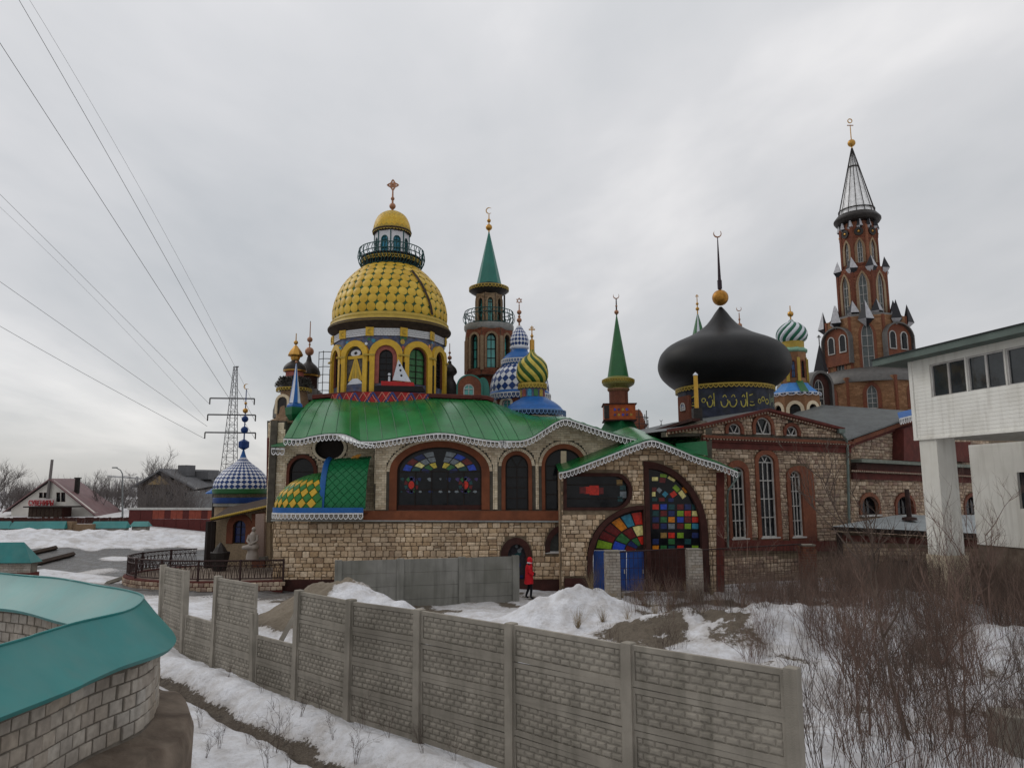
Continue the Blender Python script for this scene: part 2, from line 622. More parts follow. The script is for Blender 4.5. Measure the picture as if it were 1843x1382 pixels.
def ground_material():
    m = bpy.data.materials.new('snowy_ground')
    m.use_nodes = True
    t = m.node_tree
    N, K = t.nodes, t.links.new
    b = N['Principled BSDF']
    at_ = N.new('ShaderNodeAttribute')
    at_.attribute_name = 'gm'
    sp = N.new('ShaderNodeSeparateColor')
    K(at_.outputs['Color'], sp.inputs[0])
    g = N.new('ShaderNodeNewGeometry')
    def nz(sc, det=6, ro=.55):
        n = N.new('ShaderNodeTexNoise')
        n.inputs['Scale'].default_value = sc
        n.inputs['Detail'].default_value = det
        n.inputs['Roughness'].default_value = ro
        K(g.outputs['Position'], n.inputs['Vector'])
        return n.outputs[0]
    def ma(op, a, b_, c=None):
        n = N.new('ShaderNodeMath')
        n.operation = op
        for i, q in enumerate((a, b_, c)):
            if q is None: continue
            if isinstance(q, (int, float)): n.inputs[i].default_value = q
            else: K(q, n.inputs[i])
        return n.outputs[0]
    def mr(x, a, b_, c, d):
        n = N.new('ShaderNodeMapRange')
        n.interpolation_type = 'SMOOTHSTEP'
        K(x, n.inputs[0])
        for i, q in enumerate((a, b_, c, d)): n.inputs[i + 1].default_value = q
        return n.outputs[0]
    def mix(f, a, b_):
        n = N.new('ShaderNodeMix')
        n.data_type = 'RGBA'
        if isinstance(f, float): n.inputs[0].default_value = f
        else: K(f, n.inputs[0])
        for i, q in ((6, a), (7, b_)):
            if isinstance(q, tuple): n.inputs[i].default_value = (*q, 1)
            else: K(q, n.inputs[i])
        return n.outputs[2]
    nA, nB, nC = nz(2.2), nz(11), nz(45, 4)
    sf = ma('ADD', sp.outputs[0], ma('ADD', ma('MULTIPLY', ma('SUBTRACT', nB, .5), .5), ma('MULTIPLY', ma('SUBTRACT', nC, .5), .3)))
    snowf = mr(sf, .56, .66, 0, 1)
    snow = mix(mr(nA, .36, .70, 0, .8), (.70, .71, .745), (.47, .45, .44))
    snow = mix(mr(sf, .64, .95, .55, 0), snow, (.34, .31, .28))
    snow = mix(mr(nC, .61, .72, 0, .55), snow, (.22, .19, .16))
    snow = mix(mr(nz(.9), .52, .75, 0, .45), snow, (.40, .37, .34))
    soil = mix(nA, (.035, .026, .02), (.095, .075, .055))
    soil = mix(mr(nC, .35, .7, 0, .7), soil, (.15, .125, .095))
    soil = mix(mr(nz(7.5, 7, .7), .5, .66, 0, .85), soil, (.03, .022, .017))
    soil = mix(sp.outputs[2], soil, mix(nB, (.13, .105, .075), (.24, .20, .15)))
    aspc = mix(mr(nA, .4, .65, 0, 1), (.05, .048, .046), (.15, .145, .14))
    base = mix(sp.outputs[1], soil, aspc)
    col = mix(snowf, base, snow)
    K(col, b.inputs['Base Color'])
    wet = ma('MULTIPLY', sp.outputs[1], mr(nA, .4, .65, .55, 0))
    ro = ma('SUBTRACT', .85, wet)
    K(ma('MAXIMUM', ro, ma('MULTIPLY', snowf, .7)), b.inputs['Roughness'])
    b.inputs['Specular IOR Level'].default_value = .3
    bp = N.new('ShaderNodeBump')
    bp.inputs['Strength'].default_value = .8
    bp.inputs['Distance'].default_value = .05
    nD = nz(4.5, 5)
    K(ma('ADD', ma('ADD', ma('MULTIPLY', nB, 1.0), ma('MULTIPLY', nD, 1.6)), ma('MULTIPLY', nC, .45)), bp.inputs['Height'])
    K(bp.outputs[0], b.inputs['Normal'])
    return m
gme.materials.append(ground_material())
gob = link('ground', gme)
gob['kind'] = 'structure'
gob['label'] = 'ground with melting snow, bare earth and a wet lane'
GH = lambda x, y: ground(x, y)[0]

# ================================================================ materials used all over
mConc = mat('grey_concrete', (.28, .255, .215), .85, var=.16, scale=3, bump=.3, bscale=60, dirt=(.15, .135, .11), damt=.8, dscale=.8, streak=((.13, .12, .095), .5))
mConc2 = mat('weathered_panel_concrete', (.225, .22, .20), .9, var=.14, scale=2, bump=.25, bscale=50, dirt=(.12, .12, .10), damt=.7, dscale=.7, streak=((.10, .10, .085), .6))
mMort = mat('dark_mortar', (.085, .075, .06), .95, var=.25, bump=.3)
mMortL = mat('light_mortar', (.17, .15, .125), .95, var=.25, bump=.4, bscale=50, dirt=(.09, .075, .06))
mRust = mat('dark_iron', (.045, .026, .024), .6, metal=.3, var=.3)

# ================================================================ concrete panel fence
PT = [(298, 1018), (338.5, 1029), (392, 1038), (466, 1052), (538.6, 1064), (632, 1080.6), (756, 1098.7), (920, 1123.6), (1130, 1159), (1422.6, 1204)]
posts = [atz(u, v, 2.57) for u, v in PT]
fence = thing('concrete_fence', 'long grey precast concrete fence with brick relief panels, two of them half gone', 'fence', (posts[4].x, posts[4].y, GH(posts[4].x, posts[4].y)))
rows = [4, 2, 4, 2, 4, 4, 4, 4, 4]
relief = []
pn = 0
for i, p in enumerate(posts):
    q0 = posts[max(i - 1, 0)]
    q1 = posts[min(i + 1, 9)]
    d = (q1 - q0).normalized()
    F = Fr((p.x, p.y), (p.x - d.x, p.y - d.y))
    lean = Matrix.Translation((0, .2, 0)) @ Matrix.Rotation({0: -.09, 1: -.06, 3: -.1}.get(i, RS.uniform(-.012, .012)), 4, 'Z') @ Matrix.Translation((0, -.2, 0))
    top = 2.59 if i != 3 else 1.98
    mb = MB()
    g0 = GH(p.x, p.y) - .3
    hw = .072
    mb.add([(-hw, g0, -.07), (hw, g0, -.07), (hw, g0, .07), (-hw, g0, .07), (-hw, top, -.07), (hw, top, -.07), (hw, top, .07), (-hw, top, .07),
            (-hw * .8, top + .01, -.055), (hw * .8, top + .01, -.055), (hw * .8, top + .01, .055), (-hw * .8, top + .01, .055)],
           [(0, 1, 5, 4), (1, 2, 6, 5), (2, 3, 7, 6), (3, 0, 4, 7), (4, 5, 9, 8), (5, 6, 10, 9), (6, 7, 11, 10), (7, 4, 8, 11), (8, 9, 10, 11)], lean)
    part('post', mb, mConc, fence, F.M())
for i in range(9):
    a, b = posts[i], posts[i + 1]
    F = Fr((a.x, a.y), (b.x, b.y))
    ln = (Vector((b.x, b.y)) - Vector((a.x, a.y))).length
    for r in range(rows[i]):
        z1 = 2.57 - .5 * (4 - rows[i]) - .5 * (rows[i] - 1 - r)
        z0 = z1 - .494
        tilt = RS.uniform(-.009, .009) + (.012 if i in (0, 2) else 0)
        Mx = F.M() @ Matrix.Translation((ln / 2, z0, RS.uniform(-.006, .006))) @ Matrix.Rotation(tilt, 4, 'Z')
        hl = ln / 2 - .06
        mb = MB()
        mb.box(-hl, hl, 0, .494, -.02, .012)                  # slab
        mb.box(-hl, hl, 0, .075, .012, .034)                  # smooth rails of the casting
        mb.box(-hl, hl, .43, .494, .012, .034)
        for sx in (-1, 1):
            mb.box(sx * hl - (.05 if sx > 0 else 0), sx * hl + (.05 if sx < 0 else 0), .075, .43, .012, .034)
        po = part('panel', mb, mConc, fence, Mx)
        nb = 11
        bw = (2 * hl - .1) / nb
        for q in range(4):
            bh = .355 / 4
            x = -hl + .05 - (bw / 2 if q % 2 else 0)
            while x < hl - .06:
                xa, xb = max(x, -hl + .05), min(x + bw, hl - .05)
                if xb - xa > .04:
                    relief.append((po, Mx, (xa + xb) / 2, .075 + bh * (q + .5), xb - xa - .012, bh - .012, i * 10 + r))
                x += bw
relief.sort(key=lambda t: -t[6])
mb = MB()
pil = MB()
pil.add([(-.5, -.5, 0), (.5, -.5, 0), (.5, .5, 0), (-.5, .5, 0), (-.44, -.4, .6), (.44, -.4, .6), (.44, .4, .6), (-.44, .4, .6), (-.25, -.2, 1), (.25, -.2, 1), (.25, .2, 1), (-.25, .2, 1)],
        [(0, 1, 5, 4), (1, 2, 6, 5), (2, 3, 7, 6), (3, 0, 4, 7), (4, 5, 9, 8), (5, 6, 10, 9), (6, 7, 11, 10), (7, 4, 8, 11), (8, 9, 10, 11)])
pilm = pil.mesh('block', mConc)
for k, (po, Mx, x, y, w_, h_, key) in enumerate(relief):
    T = Mx @ Matrix.Translation((x, y, .0122)) @ Matrix.Diagonal((w_, h_, .019 * RS.uniform(.7, 1.2), 1))
    if k < 300:
        link('block', pilm, po, T)
    else:
        mb.add(pil.v, pil.f, T)
part('block_relief', mb, mConc, fence, kind='stuff')
# snapped post and a loose bar lying against the gap
p3 = posts[3]
mb = MB().tube([(p3.x + .15, p3.y + .35, .9), (p3.x + .75, p3.y + .9, 2.25)], .06, 4)
single('fallen_post', mb, mConc, 'broken concrete post leaning behind the second gap in the fence', 'post', base=(p3.x + .15, p3.y + .35, .9))

# ================================================================ curved brick wall with teal cap, near left
def spline(pts, n):
    pts = [Vector(p) for p in pts]
    P = [pts[0] * 2 - pts[1]] + pts + [pts[-1] * 2 - pts[-2]]
    o = []
    for i in range(1, len(P) - 2):
        for k in range(n):
            t = k / n
            a, b, c, d = P[i - 1], P[i], P[i + 1], P[i + 2]
            o.append(.5 * ((2 * b) + (c - a) * t + (2 * a - 5 * b + 4 * c - d) * t * t + (3 * b - a - 3 * c + d) * t ** 3))
    o.append(P[-2])
    return o
def resample(pts, step):
    d = [0]
    for i in range(1, len(pts)):
        d.append(d[-1] + (pts[i] - pts[i - 1]).length)
    n = max(2, int(round(d[-1] / step)))
    o, j = [], 0
    for k in range(n + 1):
        t = d[-1] * k / n
        while j < len(pts) - 2 and d[j + 1] < t:
            j += 1
        f = (t - d[j]) / max(1e-9, d[j + 1] - d[j])
        o.append(pts[j].lerp(pts[j + 1], f))
    return o
ridge = [Vector((-3.95, 3.2))]
for u, v in [(0, 1163), (70, 1142), (137, 1122), (190, 1110), (227, 1101), (248, 1090), (258, 1077), (250, 1069.5), (220, 1061.5), (175, 1054), (102, 1041), (0, 1032)]:
    p = atz(u, v, 3.4)
    ridge.append(Vector((p.x, p.y)))
ridge.append(ridge[-1] + Vector((-3.0, 1.9)))
rid = resample(spline(ridge, 8), .12)
def nrm(pts, i):
    d = pts[min(i + 1, len(pts) - 1)] - pts[max(i - 1, 0)]
    d.normalize()
    return Vector((d.y, -d.x))
# soften normals round the tight bend
nr = [nrm(rid, i) for i in range(len(rid))]
for _ in range(6):
    nr = [(nr[max(i - 1, 0)] + nr[i] * 2 + nr[min(i + 1, len(nr) - 1)]).normalized() for i in range(len(nr))]
mTeal = mat('teal_sheet_metal', (.016, .17, .165), .42, metal=0, var=.16, scale=1.5, bump=.22, bscale=2.4, spec=.35, dirt=(.05, .19, .18), damt=.7, dscale=2.2, streak=((.06, .16, .15), .35))
mSil = mat('silicate_brick', (.42, .38, .32), .9, streak=((.17, .14, .115), .5), var=.2, scale=14, bump=.35, bscale=45, bdist=.01,
           pal=[(.30, .26, .22), (.36, .325, .28), (.40, .365, .32), (.33, .28, .225), (.37, .345, .31)], dirt=(.17, .145, .12), damt=.6, dscale=2.0)
mDirtC = mat('dirty_concrete', (.17, .135, .105), .9, var=.3, scale=4, bump=.5, bscale=25, dirt=(.07, .048, .036), damt=.8, dscale=2.5)
bw_ = thing('curved_brick_wall', 'curved white brick wall under a wide teal metal cap, closest to the viewer on the left', 'wall', (rid[30].x, rid[30].y, .3))
def sweep(prof, pts, nrs, closed=False):
    mb = MB()
    n = len(prof)
    vs, fs = [], []
    for i, p in enumerate(pts):
        for k, pr in enumerate(prof):
            o_, z = pr(i) if callable(pr) else pr
            vs.append((p.x + nrs[i].x * o_, p.y + nrs[i].y * o_, z))
    for i in range(len(pts) - 1):
        for k in range(n if closed else n - 1):
            k2 = (k + 1) % n
            fs.append((i * n + k, (i + 1) * n + k, (i + 1) * n + k2, i * n + k2))
    return mb.add(vs, fs)
ib = max(range(len(rid)), key=lambda i: rid[i].x / rid[i].y)
co = lambda q, z: (lambda i: (q * (1 - .36 * math.exp(-((i - ib - 2) / 7.0) ** 2)), z))
cap = sweep([co(.40, 3.02), co(.425, 3.05), co(.43, 3.06), co(.2, 3.235), (.012, 3.39), (.0, 3.405), (-.012, 3.39), (-.2, 3.235), (-.43, 3.06), (-.425, 3.05), (-.40, 3.02), (0, 3.30)], rid, nr, True)
cp = part('cap', cap, mTeal, bw_, smooth=35)
mb = MB()                                                     # folded seam along the ridge
mb.tube([(p.x, p.y, 3.408) for p in rid], .011, 6)
part('ridge_seam', mb, mTeal, cp, smooth=60)
part('core', sweep([(.185, .2), (.185, 3.1), (-.185, 3.1), (-.185, .2)], rid, nr, True), mMortL, bw_)
lw = lambda i: .50 + .55 * sst(34, 6, i)
part('ledge', sweep([(.15, 2.33), (lambda i: (lw(i), 2.26 + .03 * math.sin(i * .9))), (lambda i: (lw(i) + .05, 2.1)), (lambda i: (lw(i) + .02, 0.2))], rid, nr), mDirtC, bw_, smooth=50)
seen = 0
fieldb = MB()
for side in (1, -1):
    for r in range(6):
        s = .085 * (r % 2)
        acc = 0.0
        i = 0
        base_p = [p + nr[k] * (.19 * side) for k, p in enumerate(rid)]
        dd = [0]
        for k in range(1, len(base_p)):
            dd.append(dd[-1] + (base_p[k] - base_p[k - 1]).length)
        x = s
        j = 0
        while x < dd[-1] - .14:
            while j < len(dd) - 2 and dd[j + 1] < x:
                j += 1
            f = (x - dd[j]) / max(1e-6, dd[j + 1] - dd[j])
            c = base_p[j].lerp(base_p[j + 1], f)
            nn = (nr[j] * side)
            z = 2.35 + .122 * (r + .5)
            if z < 3.12:
                F = Fr((c.x, c.y), (c.x - nn.y, c.y + nn.x))
                F.n = Vector((nn.x, nn.y, 0))
                F.d = Vector((-nn.y, nn.x, 0))
                T = F.M() @ Matrix.Translation((0, z, -.01)) @ Matrix.Rotation(RS.uniform(-.025, .025), 4, 'Z') @ Matrix.Diagonal((.158 + RS.uniform(-.008, .004), .109, .022 * RS.uniform(.55, 1.2), 1))
                vis = c.y > 4.4 and (side > 0 and c.y < 8.2 or side < 0 and c.x < -4.2)
                if vis and seen < 300:
                    link('brick', shared('brick', RS.randrange(5), mSil), bw_, T)
                    seen += 1
                else:
                    fieldb.add(BRICKS[0].v, BRICKS[0].f, T)
            x += .17
part('brick_field', fieldb, mSil, bw_, kind='stuff')
# smeared mortar along the top courses
mb = sweep([(.2, 2.93), (.2085, 2.94), (.2085, 3.08), (.2, 3.09)], rid, nr)
part('mortar_smear', mb, mMortL, bw_)
# ================================================================ facade materials
mStone = mat('yellow_rubble_stone', (0.64, 0.503, 0.348), .92, var=.2, scale=9, bump=.5, bscale=25, bdist=.03,
             pal=[(0.321, 0.22, 0.139), (0.534, 0.388, 0.243), (0.64, 0.492, 0.336), (0.427, 0.293, 0.173), (0.748, 0.597, 0.428), (0.512, 0.388, 0.265)], dirt=(0.193, 0.146, 0.116), damt=.5, dscale=.45, streak=((.16, .125, .09), .3))
mStoneB = mat('flaky_rubble_stone', (0.491, 0.391, 0.296), .92, var=.24, scale=9, bump=.5, bscale=25, bdist=.03,
              pal=[(0.217, 0.151, 0.109), (0.455, 0.347, 0.246), (0.345, 0.24, 0.167), (0.599, 0.48, 0.354), (0.399, 0.31, 0.235), (0.273, 0.178, 0.137)], dirt=(0.127, 0.0889, 0.0786), damt=.55, dscale=.45, streak=((.16, .125, .09), .3))
mMortS = mat('stone_wall_mortar', (0.172, 0.132, 0.0897), .95, var=.3, bump=.5, bscale=20)
mFBrick = mat('cream_facade_brick', (0.665, 0.56, 0.403), .9, var=.12, scale=10, bump=.2, bscale=40, bdist=.01,
              pal=[(0.56, 0.464, 0.333), (0.7, 0.595, 0.438), (0.77, 0.674, 0.508), (0.613, 0.508, 0.35), (0.508, 0.411, 0.289)], dirt=(0.297, 0.236, 0.166), damt=.5, dscale=.9)
mRedBr = mat('red_brick', (.17, .06, .035), .9, var=.2, scale=12, bump=.3, bscale=40,
             pal=[(.12, .04, .025), (.19, .07, .04), (.15, .05, .03), (.22, .09, .05)], dirt=(.08, .035, .03), damt=.5)
mOrgBr = mat('ochre_brick', (.33, .18, .08), .9, var=.2, scale=12, bump=.3, bscale=40,
             pal=[(.19, .095, .05), (.27, .145, .075), (.22, .115, .06), (.32, .18, .10)], dirt=(.12, .06, .035), damt=.5)
mTerra = mat('terracotta_render', (.19, .065, .032), .85, var=.16, scale=4, bump=.25, bscale=35, dirt=(.10, .04, .025), damt=.6)
mMaroon = mat('maroon_render', (.105, .028, .022), .85, var=.2, scale=4, bump=.25, bscale=35, dirt=(.05, .02, .018), damt=.6)
mDkMar = mat('dark_maroon_render', (.055, .022, .018), .9, var=.25, scale=4, bump=.3, bscale=35, dirt=(.03, .02, .018), damt=.6)
mGreen = mat('glossy_green_roof_metal', (.007, .135, .03), .27, var=.22, scale=1.1, bump=.10, bscale=3.5, spec=.38, bdist=.05, dirt=(.02, .20, .06), damt=.5, dscale=.55)
mGreenD = mat('dark_green_roof_metal', (.008, .095, .032), .45, var=.12, bump=.05, bscale=6)
mWhite = mat('white_trim_paint', (.62, .62, .62), .7, var=.12, scale=6, bump=.1, dirt=(.36, .35, .34), damt=.6, dscale=2)
mWood = mat('dark_soffit_board', (.045, .03, .022), .85, var=.3, bump=.3)
mGlass = mat('dark_window_glass', (.008, .009, .011), .05, var=.3, bump=.25, bscale=2.2, spec=.22)
mFrame = mat('dark_window_frame', (.018, .012, .01), .6, var=.2)
mFrameW = mat('white_window_frame', (.46, .45, .43), .7, var=.15, dirt=(.25, .22, .2))
mGlassT = mat('turquoise_window_glass', (.07, .34, .31), .12, var=.25, scale=2, bump=0, spec=.6)
mGlassB = mat('blue_window_glass', (.05, .14, .42), .15, var=.3, scale=3, bump=0, spec=.6)
GL = {}
for k_, c_ in dict(red=(.52, .025, .012), dred=(.13, .012, .012), blue=(.02, .06, .42), navy=(.014, .026, .11), teal=(.01, .055, .06), lime=(.18, .32, .02), green=(.03, .13, .04),
                   cream=(.72, .65, .25), orange=(.58, .19, .01), ochre=(.28, .17, .05), grey=(.17, .2, .22), yellow=(.55, .44, .06), cyan=(.03, .20, .30), purple=(.05, .03, .12)).items():
    GL[k_] = mat('stained_glass_' + k_, c_, .2, var=.3, scale=9, bump=.1, bscale=9, spec=.3)

def shrink(pts, d):
    g = grow(pts, -d)
    z0 = min(p[1] for p in pts)
    return [(x, max(z, z0 + d)) for x, z in g]
def window(parent, F, inner, off=0.0, recess=.14, fw=.05, glass=None, frame=None, nv=1, nh=3, sur=None, sur_mat=None, sur_t=.07, name='window', fan=False):
    """a framed window in an opening: frame > pane, bars; plus its surround"""
    frame = frame or mFrame
    glass = glass or mGlass
    M = F.M()
    inn = shrink(inner, fw)
    mb = MB().plate(inner, [inn], .06, off - recess)
    xs = [p[0] for p in inn]
    zs = [p[1] for p in inn]
    x0, x1, z0, z1 = min(xs), max(xs), min(zs), max(zs)
    zsp = inn[1][1]
    b = fw * .32
    for i in range(nv):
        x = x0 + (x1 - x0) * (i + 1) / (nv + 1)
        h = z1 - .01 if abs(x - (x0 + x1) / 2) < 1e-6 else zsp
        if fan: h = zsp
        mb.box(x - b, x + b, z0, h, off - recess + .004, off - recess + .05)
    for i in range(nh):
        z = z0 + (zsp - z0) * (i + 1) / nh
        mb.box(x0, x1, z - b, z + b, off - recess + .007, off - recess + .053)
    if fan:
        c = (x0 + x1) / 2
        for a in (60, 120):
            l = (z1 - zsp) * .98
            dx, dz = math.cos(rad(a)) * l, math.sin(rad(a)) * l
            mb.plate([(c - b, zsp), (c + b, zsp), (c + dx + b, zsp + dz * .97), (c + dx - b, zsp + dz * .97)], (), .04, off - recess + .009)
    wo = part(name, mb, frame, parent, M)
    part('pane', MB().plate(shrink(inner, fw * .7), (), .012, off - recess - .014), glass, wo, M)
    if sur:
        part('surround', MB().plate(band(sur, inner), (), sur_t + recess, off - recess), sur_mat or mTerra, wo, M)
    return wo

# ---- lace edging
def lace_mb(w_, h_):
    o = [(-.5, 0), (.5, 0), (.5, -.5), (.45, -.7), (.3, -.88), (0, -1), (-.3, -.88), (-.45, -.7), (-.5, -.5)]
    hole = [(0, -.27), (.22, -.17), (.38, -.32), (.32, -.64), (0, -.87), (-.32, -.64), (-.38, -.32), (-.22, -.17)]
    dot = [(-.5 + .03, -.05), (-.5 + .03, -.2), (-.3, -.1)]
    mb = MB()
    sc = lambda l: [(x * w_, y * h_) for x, y in l]
    mb.plate(sc(o), [sc(hole)], .02, 0)
    mb.plate(sc([(0, -.45), (.11, -.52), (0, -.62), (-.11, -.52)]), (), .02, .001)
    return mb
def lace(parent, pts, w_, h_, m, name='lace_trim', face=None):
    """scalloped fretwork hung along a 3-D path"""
    t = lace_mb(w_, h_)
    P = resample([Vector(p) for p in pts], w_ * .98)
    mb = MB()
    for i in range(len(P) - 1):
        c = (P[i] + P[i + 1]) / 2
        d = (P[i + 1] - P[i]).normalized()
        z = Vector((0, 0, 1))
        n = d.cross(z).normalized()
        M = Matrix.Identity(4)
        for k in range(3):
            M[k][0], M[k][1], M[k][2], M[k][3] = d[k], z[k], n[k], c[k]
        mb.add(t.v, t.f, M)
    return part(name, mb, m, parent, kind='stuff')

# ================================================================ main green-roofed hall
FM = Fr((-20, 31), (20, 31))
MM = FM.M()
GZ = .2
hall = thing('green_roofed_hall', 'cream brick hall on a rubble stone base under a wavy glossy green roof', 'building', (-3, 31, GZ))
def z_at(u, v, F=FM, off=0):
    return F.p(u, v, off)[1]
# lower stone wall
lo = FM.pl([(490, 1075), (490, 935), (1019, 937), (1019, 1075)])
door_o = archp(FM, 901, 957, 1066, 1000, 967)
door_i = archp(FM, 914, 946, 1066, 1001, 979)
qa = lambda F, us, ur, vt, vsp, vb, off=0.0, n=14: (lambda A, B, zt, zs_, zb: [(A, zb), (A, zt)] + [(A + (B - A) * math.sin(PI / 2 * i / n), zs_ + (zt - zs_) * math.cos(PI / 2 * i / n)) for i in range(1, n + 1)] + [(B, zb)])(
    F.p(us, vsp, off)[0], F.p(ur, vsp, off)[0], F.p(us, vt, off)[1], F.p(ur, vsp, off)[1], F.p(us, vb, off)[1])
sw_o = qa(FM, 1017, 981, 944, 985, 995)
wall = part('stone_wall', MB().plate(lo, [door_o, sw_o], .4, -.445), mMortS, hall, MM)
cells = cells_for(lo, [grow(door_o, .02), sw_o], .195, (.17, .44), .006, .36, seed=5)
scatter('stone', cells, MM, wall, mStone, 300, -.065, .075)
# left end of the stone base
FL = Fr((FM.w(*lo[0]).x, 37), (FM.w(*lo[0]).x, 31))
eo = [(0, lo[0][1]), (5.96, lo[0][1]), (5.96, lo[1][1]), (0, lo[1][1])]
we = part('stone_wall', MB().plate(eo, (), .3, -.345), mMortS, hall, FL.M())
scatter('stone', cells_for(eo, [], .225, (.22, .52), .014, .28, seed=6), FL.M(), we, mStone, 60, -.065, .075)
part('plinth', MB().plate(FM.pl([(487, 1080), (487, 1043), (1019, 1043), (1019, 1080)], .08), (), .10, -.02), mDkMar, hall, MM)
# doorway
part('door_surround', MB().plate(band(door_o, door_i), (), .3, -.26), mDkMar, hall, MM)
dr = part('door', MB().plate(door_i, (), .05, -.3), mat('dark_mosaic_door', (.03, .028, .035), .5, var=.4, scale=14), hall, MM)
rr = random.Random(3)
cxd = (door_i[0][0] + door_i[-1][0]) / 2
for k in range(15):
    a_, z_ = cxd + rr.uniform(-.24, .24), door_i[0][1] + .5 + k * .095
    if not inpoly(door_i, a_, z_): continue
    n_ = 8
    r_ = rr.uniform(.05, .11)
    part('mosaic_disc', MB().plate([(a_ + r_ * math.cos(2 * PI * i / n_), z_ + r_ * math.sin(2 * PI * i / n_)) for i in range(n_)], (), .012, -.248 + k * .0007),
         GL[rr.choice(['purple', 'grey', 'dred', 'teal', 'navy', 'grey'])], dr, MM)
# side window with a bowed top
sw_i = qa(FM, 1016, 990, 955, 985, 993)
part('window_surround', MB().plate(band(sw_o, sw_i), (), .22, -.2), mDkMar, hall, MM)
so = part('window', MB().plate(sw_i, (), .02, -.24), mat('dusty_glass', (.06, .065, .06), .25, bump=0), hall, MM)
part('sill', MB().plate(FM.pl([(980, 996), (980, 993), (1018, 993), (1018, 996)]), (), .12, -.1), mFrameW, so, MM)
# band between stone and brick
part('ledge_band', MB().plate(FM.pl([(655, 936), (655, 919), (1019, 919), (1019, 936)]), (), .5, -.4), mTerra, hall, MM)
part('ledge_flashing', MB().plate(FM.pl([(488, 937.5), (488, 935.2), (1019, 937), (1019, 939.5)], .1), (), .22, -.1), mat('zinc_flashing', (.30, .31, .30), .5, metal=.5), hall, MM)
# eaves: white fretwork line read as pixels, hung 0.8 m in front of the wall
z5 = lambda l: [(470 + x / 3.636, 700 + y / 3.636) for x, y in l]
z6 = lambda l: [(860 + x / 3.84, 720 + y / 3.84) for x, y in l]
EA = z5([(150, 318), (250, 322), (330, 305), (430, 290), (530, 290), (590, 308), (640, 335)])
EB = z5([(650, 338), (750, 338), (850, 325), (950, 308), (1050, 295), (1150, 284), (1250, 289), (1350, 308), (1450, 325), (1550, 336), (1640, 338)]) + \
     z6([(150, 274), (290, 276), (370, 254), (430, 218), (500, 172), (560, 138), (610, 125), (700, 153), (800, 185), (900, 218), (1000, 247), (1110, 270)])
YE = 30.15
eA = resample(spline([at(u, v, YE) for u, v in EA], 6), .1)
eB = resample(spline([at(u, v, YE) for u, v in EB], 6), .1)
def upx(p):
    q = CM.transposed() @ (p - CAM)
    return CX + FPX * q.x / -q.z
def top_of(p):
    u = upx(p)
    if u < 648.5:
        t = (u - 511) / 137
        return at(563 + 77 * t, 719 - 7 * t, 34.6)
    if u < 930:
        t = (u - 648) / 282
        return at(640 + 236 * t, 712 + 8 * t, 34.6)
    if u < 1019:
        t = (u - 930) / 89
        q = at(876, 720, 34.6)
        ap = at(1019, 753, YE)
        return q.lerp(Vector((ap.x * 1.0, 35.5, ap.z + .15)), t ** .8)
    return Vector((p.x, 35.5, p.z + .15 - .0 * p.z))
mRoofs = [mGreen]
def loft(E, tops, n, bulge):
    mb = MB()
    vs, fs = [], []
    for p, t in zip(E, tops):
        for k in range(n + 1):
            f = k / n
            q = p.lerp(t, f)
            q.z += bulge * math.sin(PI * f)
            vs.append(q)
    N_ = n + 1
    for i in range(len(E) - 1):
        for k in range(n):
            fs.append((i * N_ + k, (i + 1) * N_ + k, (i + 1) * N_ + k + 1, i * N_ + k + 1))
    return mb.add(vs, fs)
roof = None
eA[-1] = eB[0].copy()
for E in (eA, eB):
    tp = [top_of(p) for p in E]
    r_ = part('roof', loft(E, tp, 10, .22), mGreen, hall, smooth=60)
    mb = MB()
    for i in range(3, len(E), 6):
        pts = []
        for k in range(9):
            q = E[i].lerp(tp[i], k / 8)
            q.z += .22 * math.sin(PI * k / 8) + .012
            pts.append(q)
        mb.tube(pts, .013, 4)
    part('standing_seams', mb, mGreenD, r_, kind='stuff')
    back = [Vector((p.x, 31.2, p.z + .05)) for p in E]
    part('soffit', loft([p - Vector((0, 0, .07)) for p in E], [q - Vector((0, 0, .07)) for q in back], 2, 0), mWood, hall)
    part('gutter_edge', MB().tube([p + Vector((0, -.01, -.02)) for p in E], .035, 5), mGreenD, hall, smooth=60)
    lace(hall, [p + Vector((0, -.05, -.03)) for p in E], .17, .29, mWhite)
# left hip of the roof and the small lower eave
pA, tA = eA[0], top_of(eA[0])
bk = Vector((pA.x + .1, 34.8, pA.z + .2))
part('roof', MB().add([pA, tA, bk], [(0, 1, 2)]), mGreen, hall)
lace(hall, [at(489, 806, 30.6), at(512, 806.5, 30.6)], .20, .30, mWhite)
part('small_eave', MB().add([at(488, 804, 30.55), at(512, 804, 30.55), at(530, 790, 32.6), at(488, 800, 32.6)], [(0, 1, 2, 3)]), mGreenD, hall)
tops = [top_of(p) for p in eA + eB if upx(p) < 935]
part('ridge_board', MB().tube([t + Vector((0, -.05, .1)) for t in tops], .13, 5), mMaroon, hall)
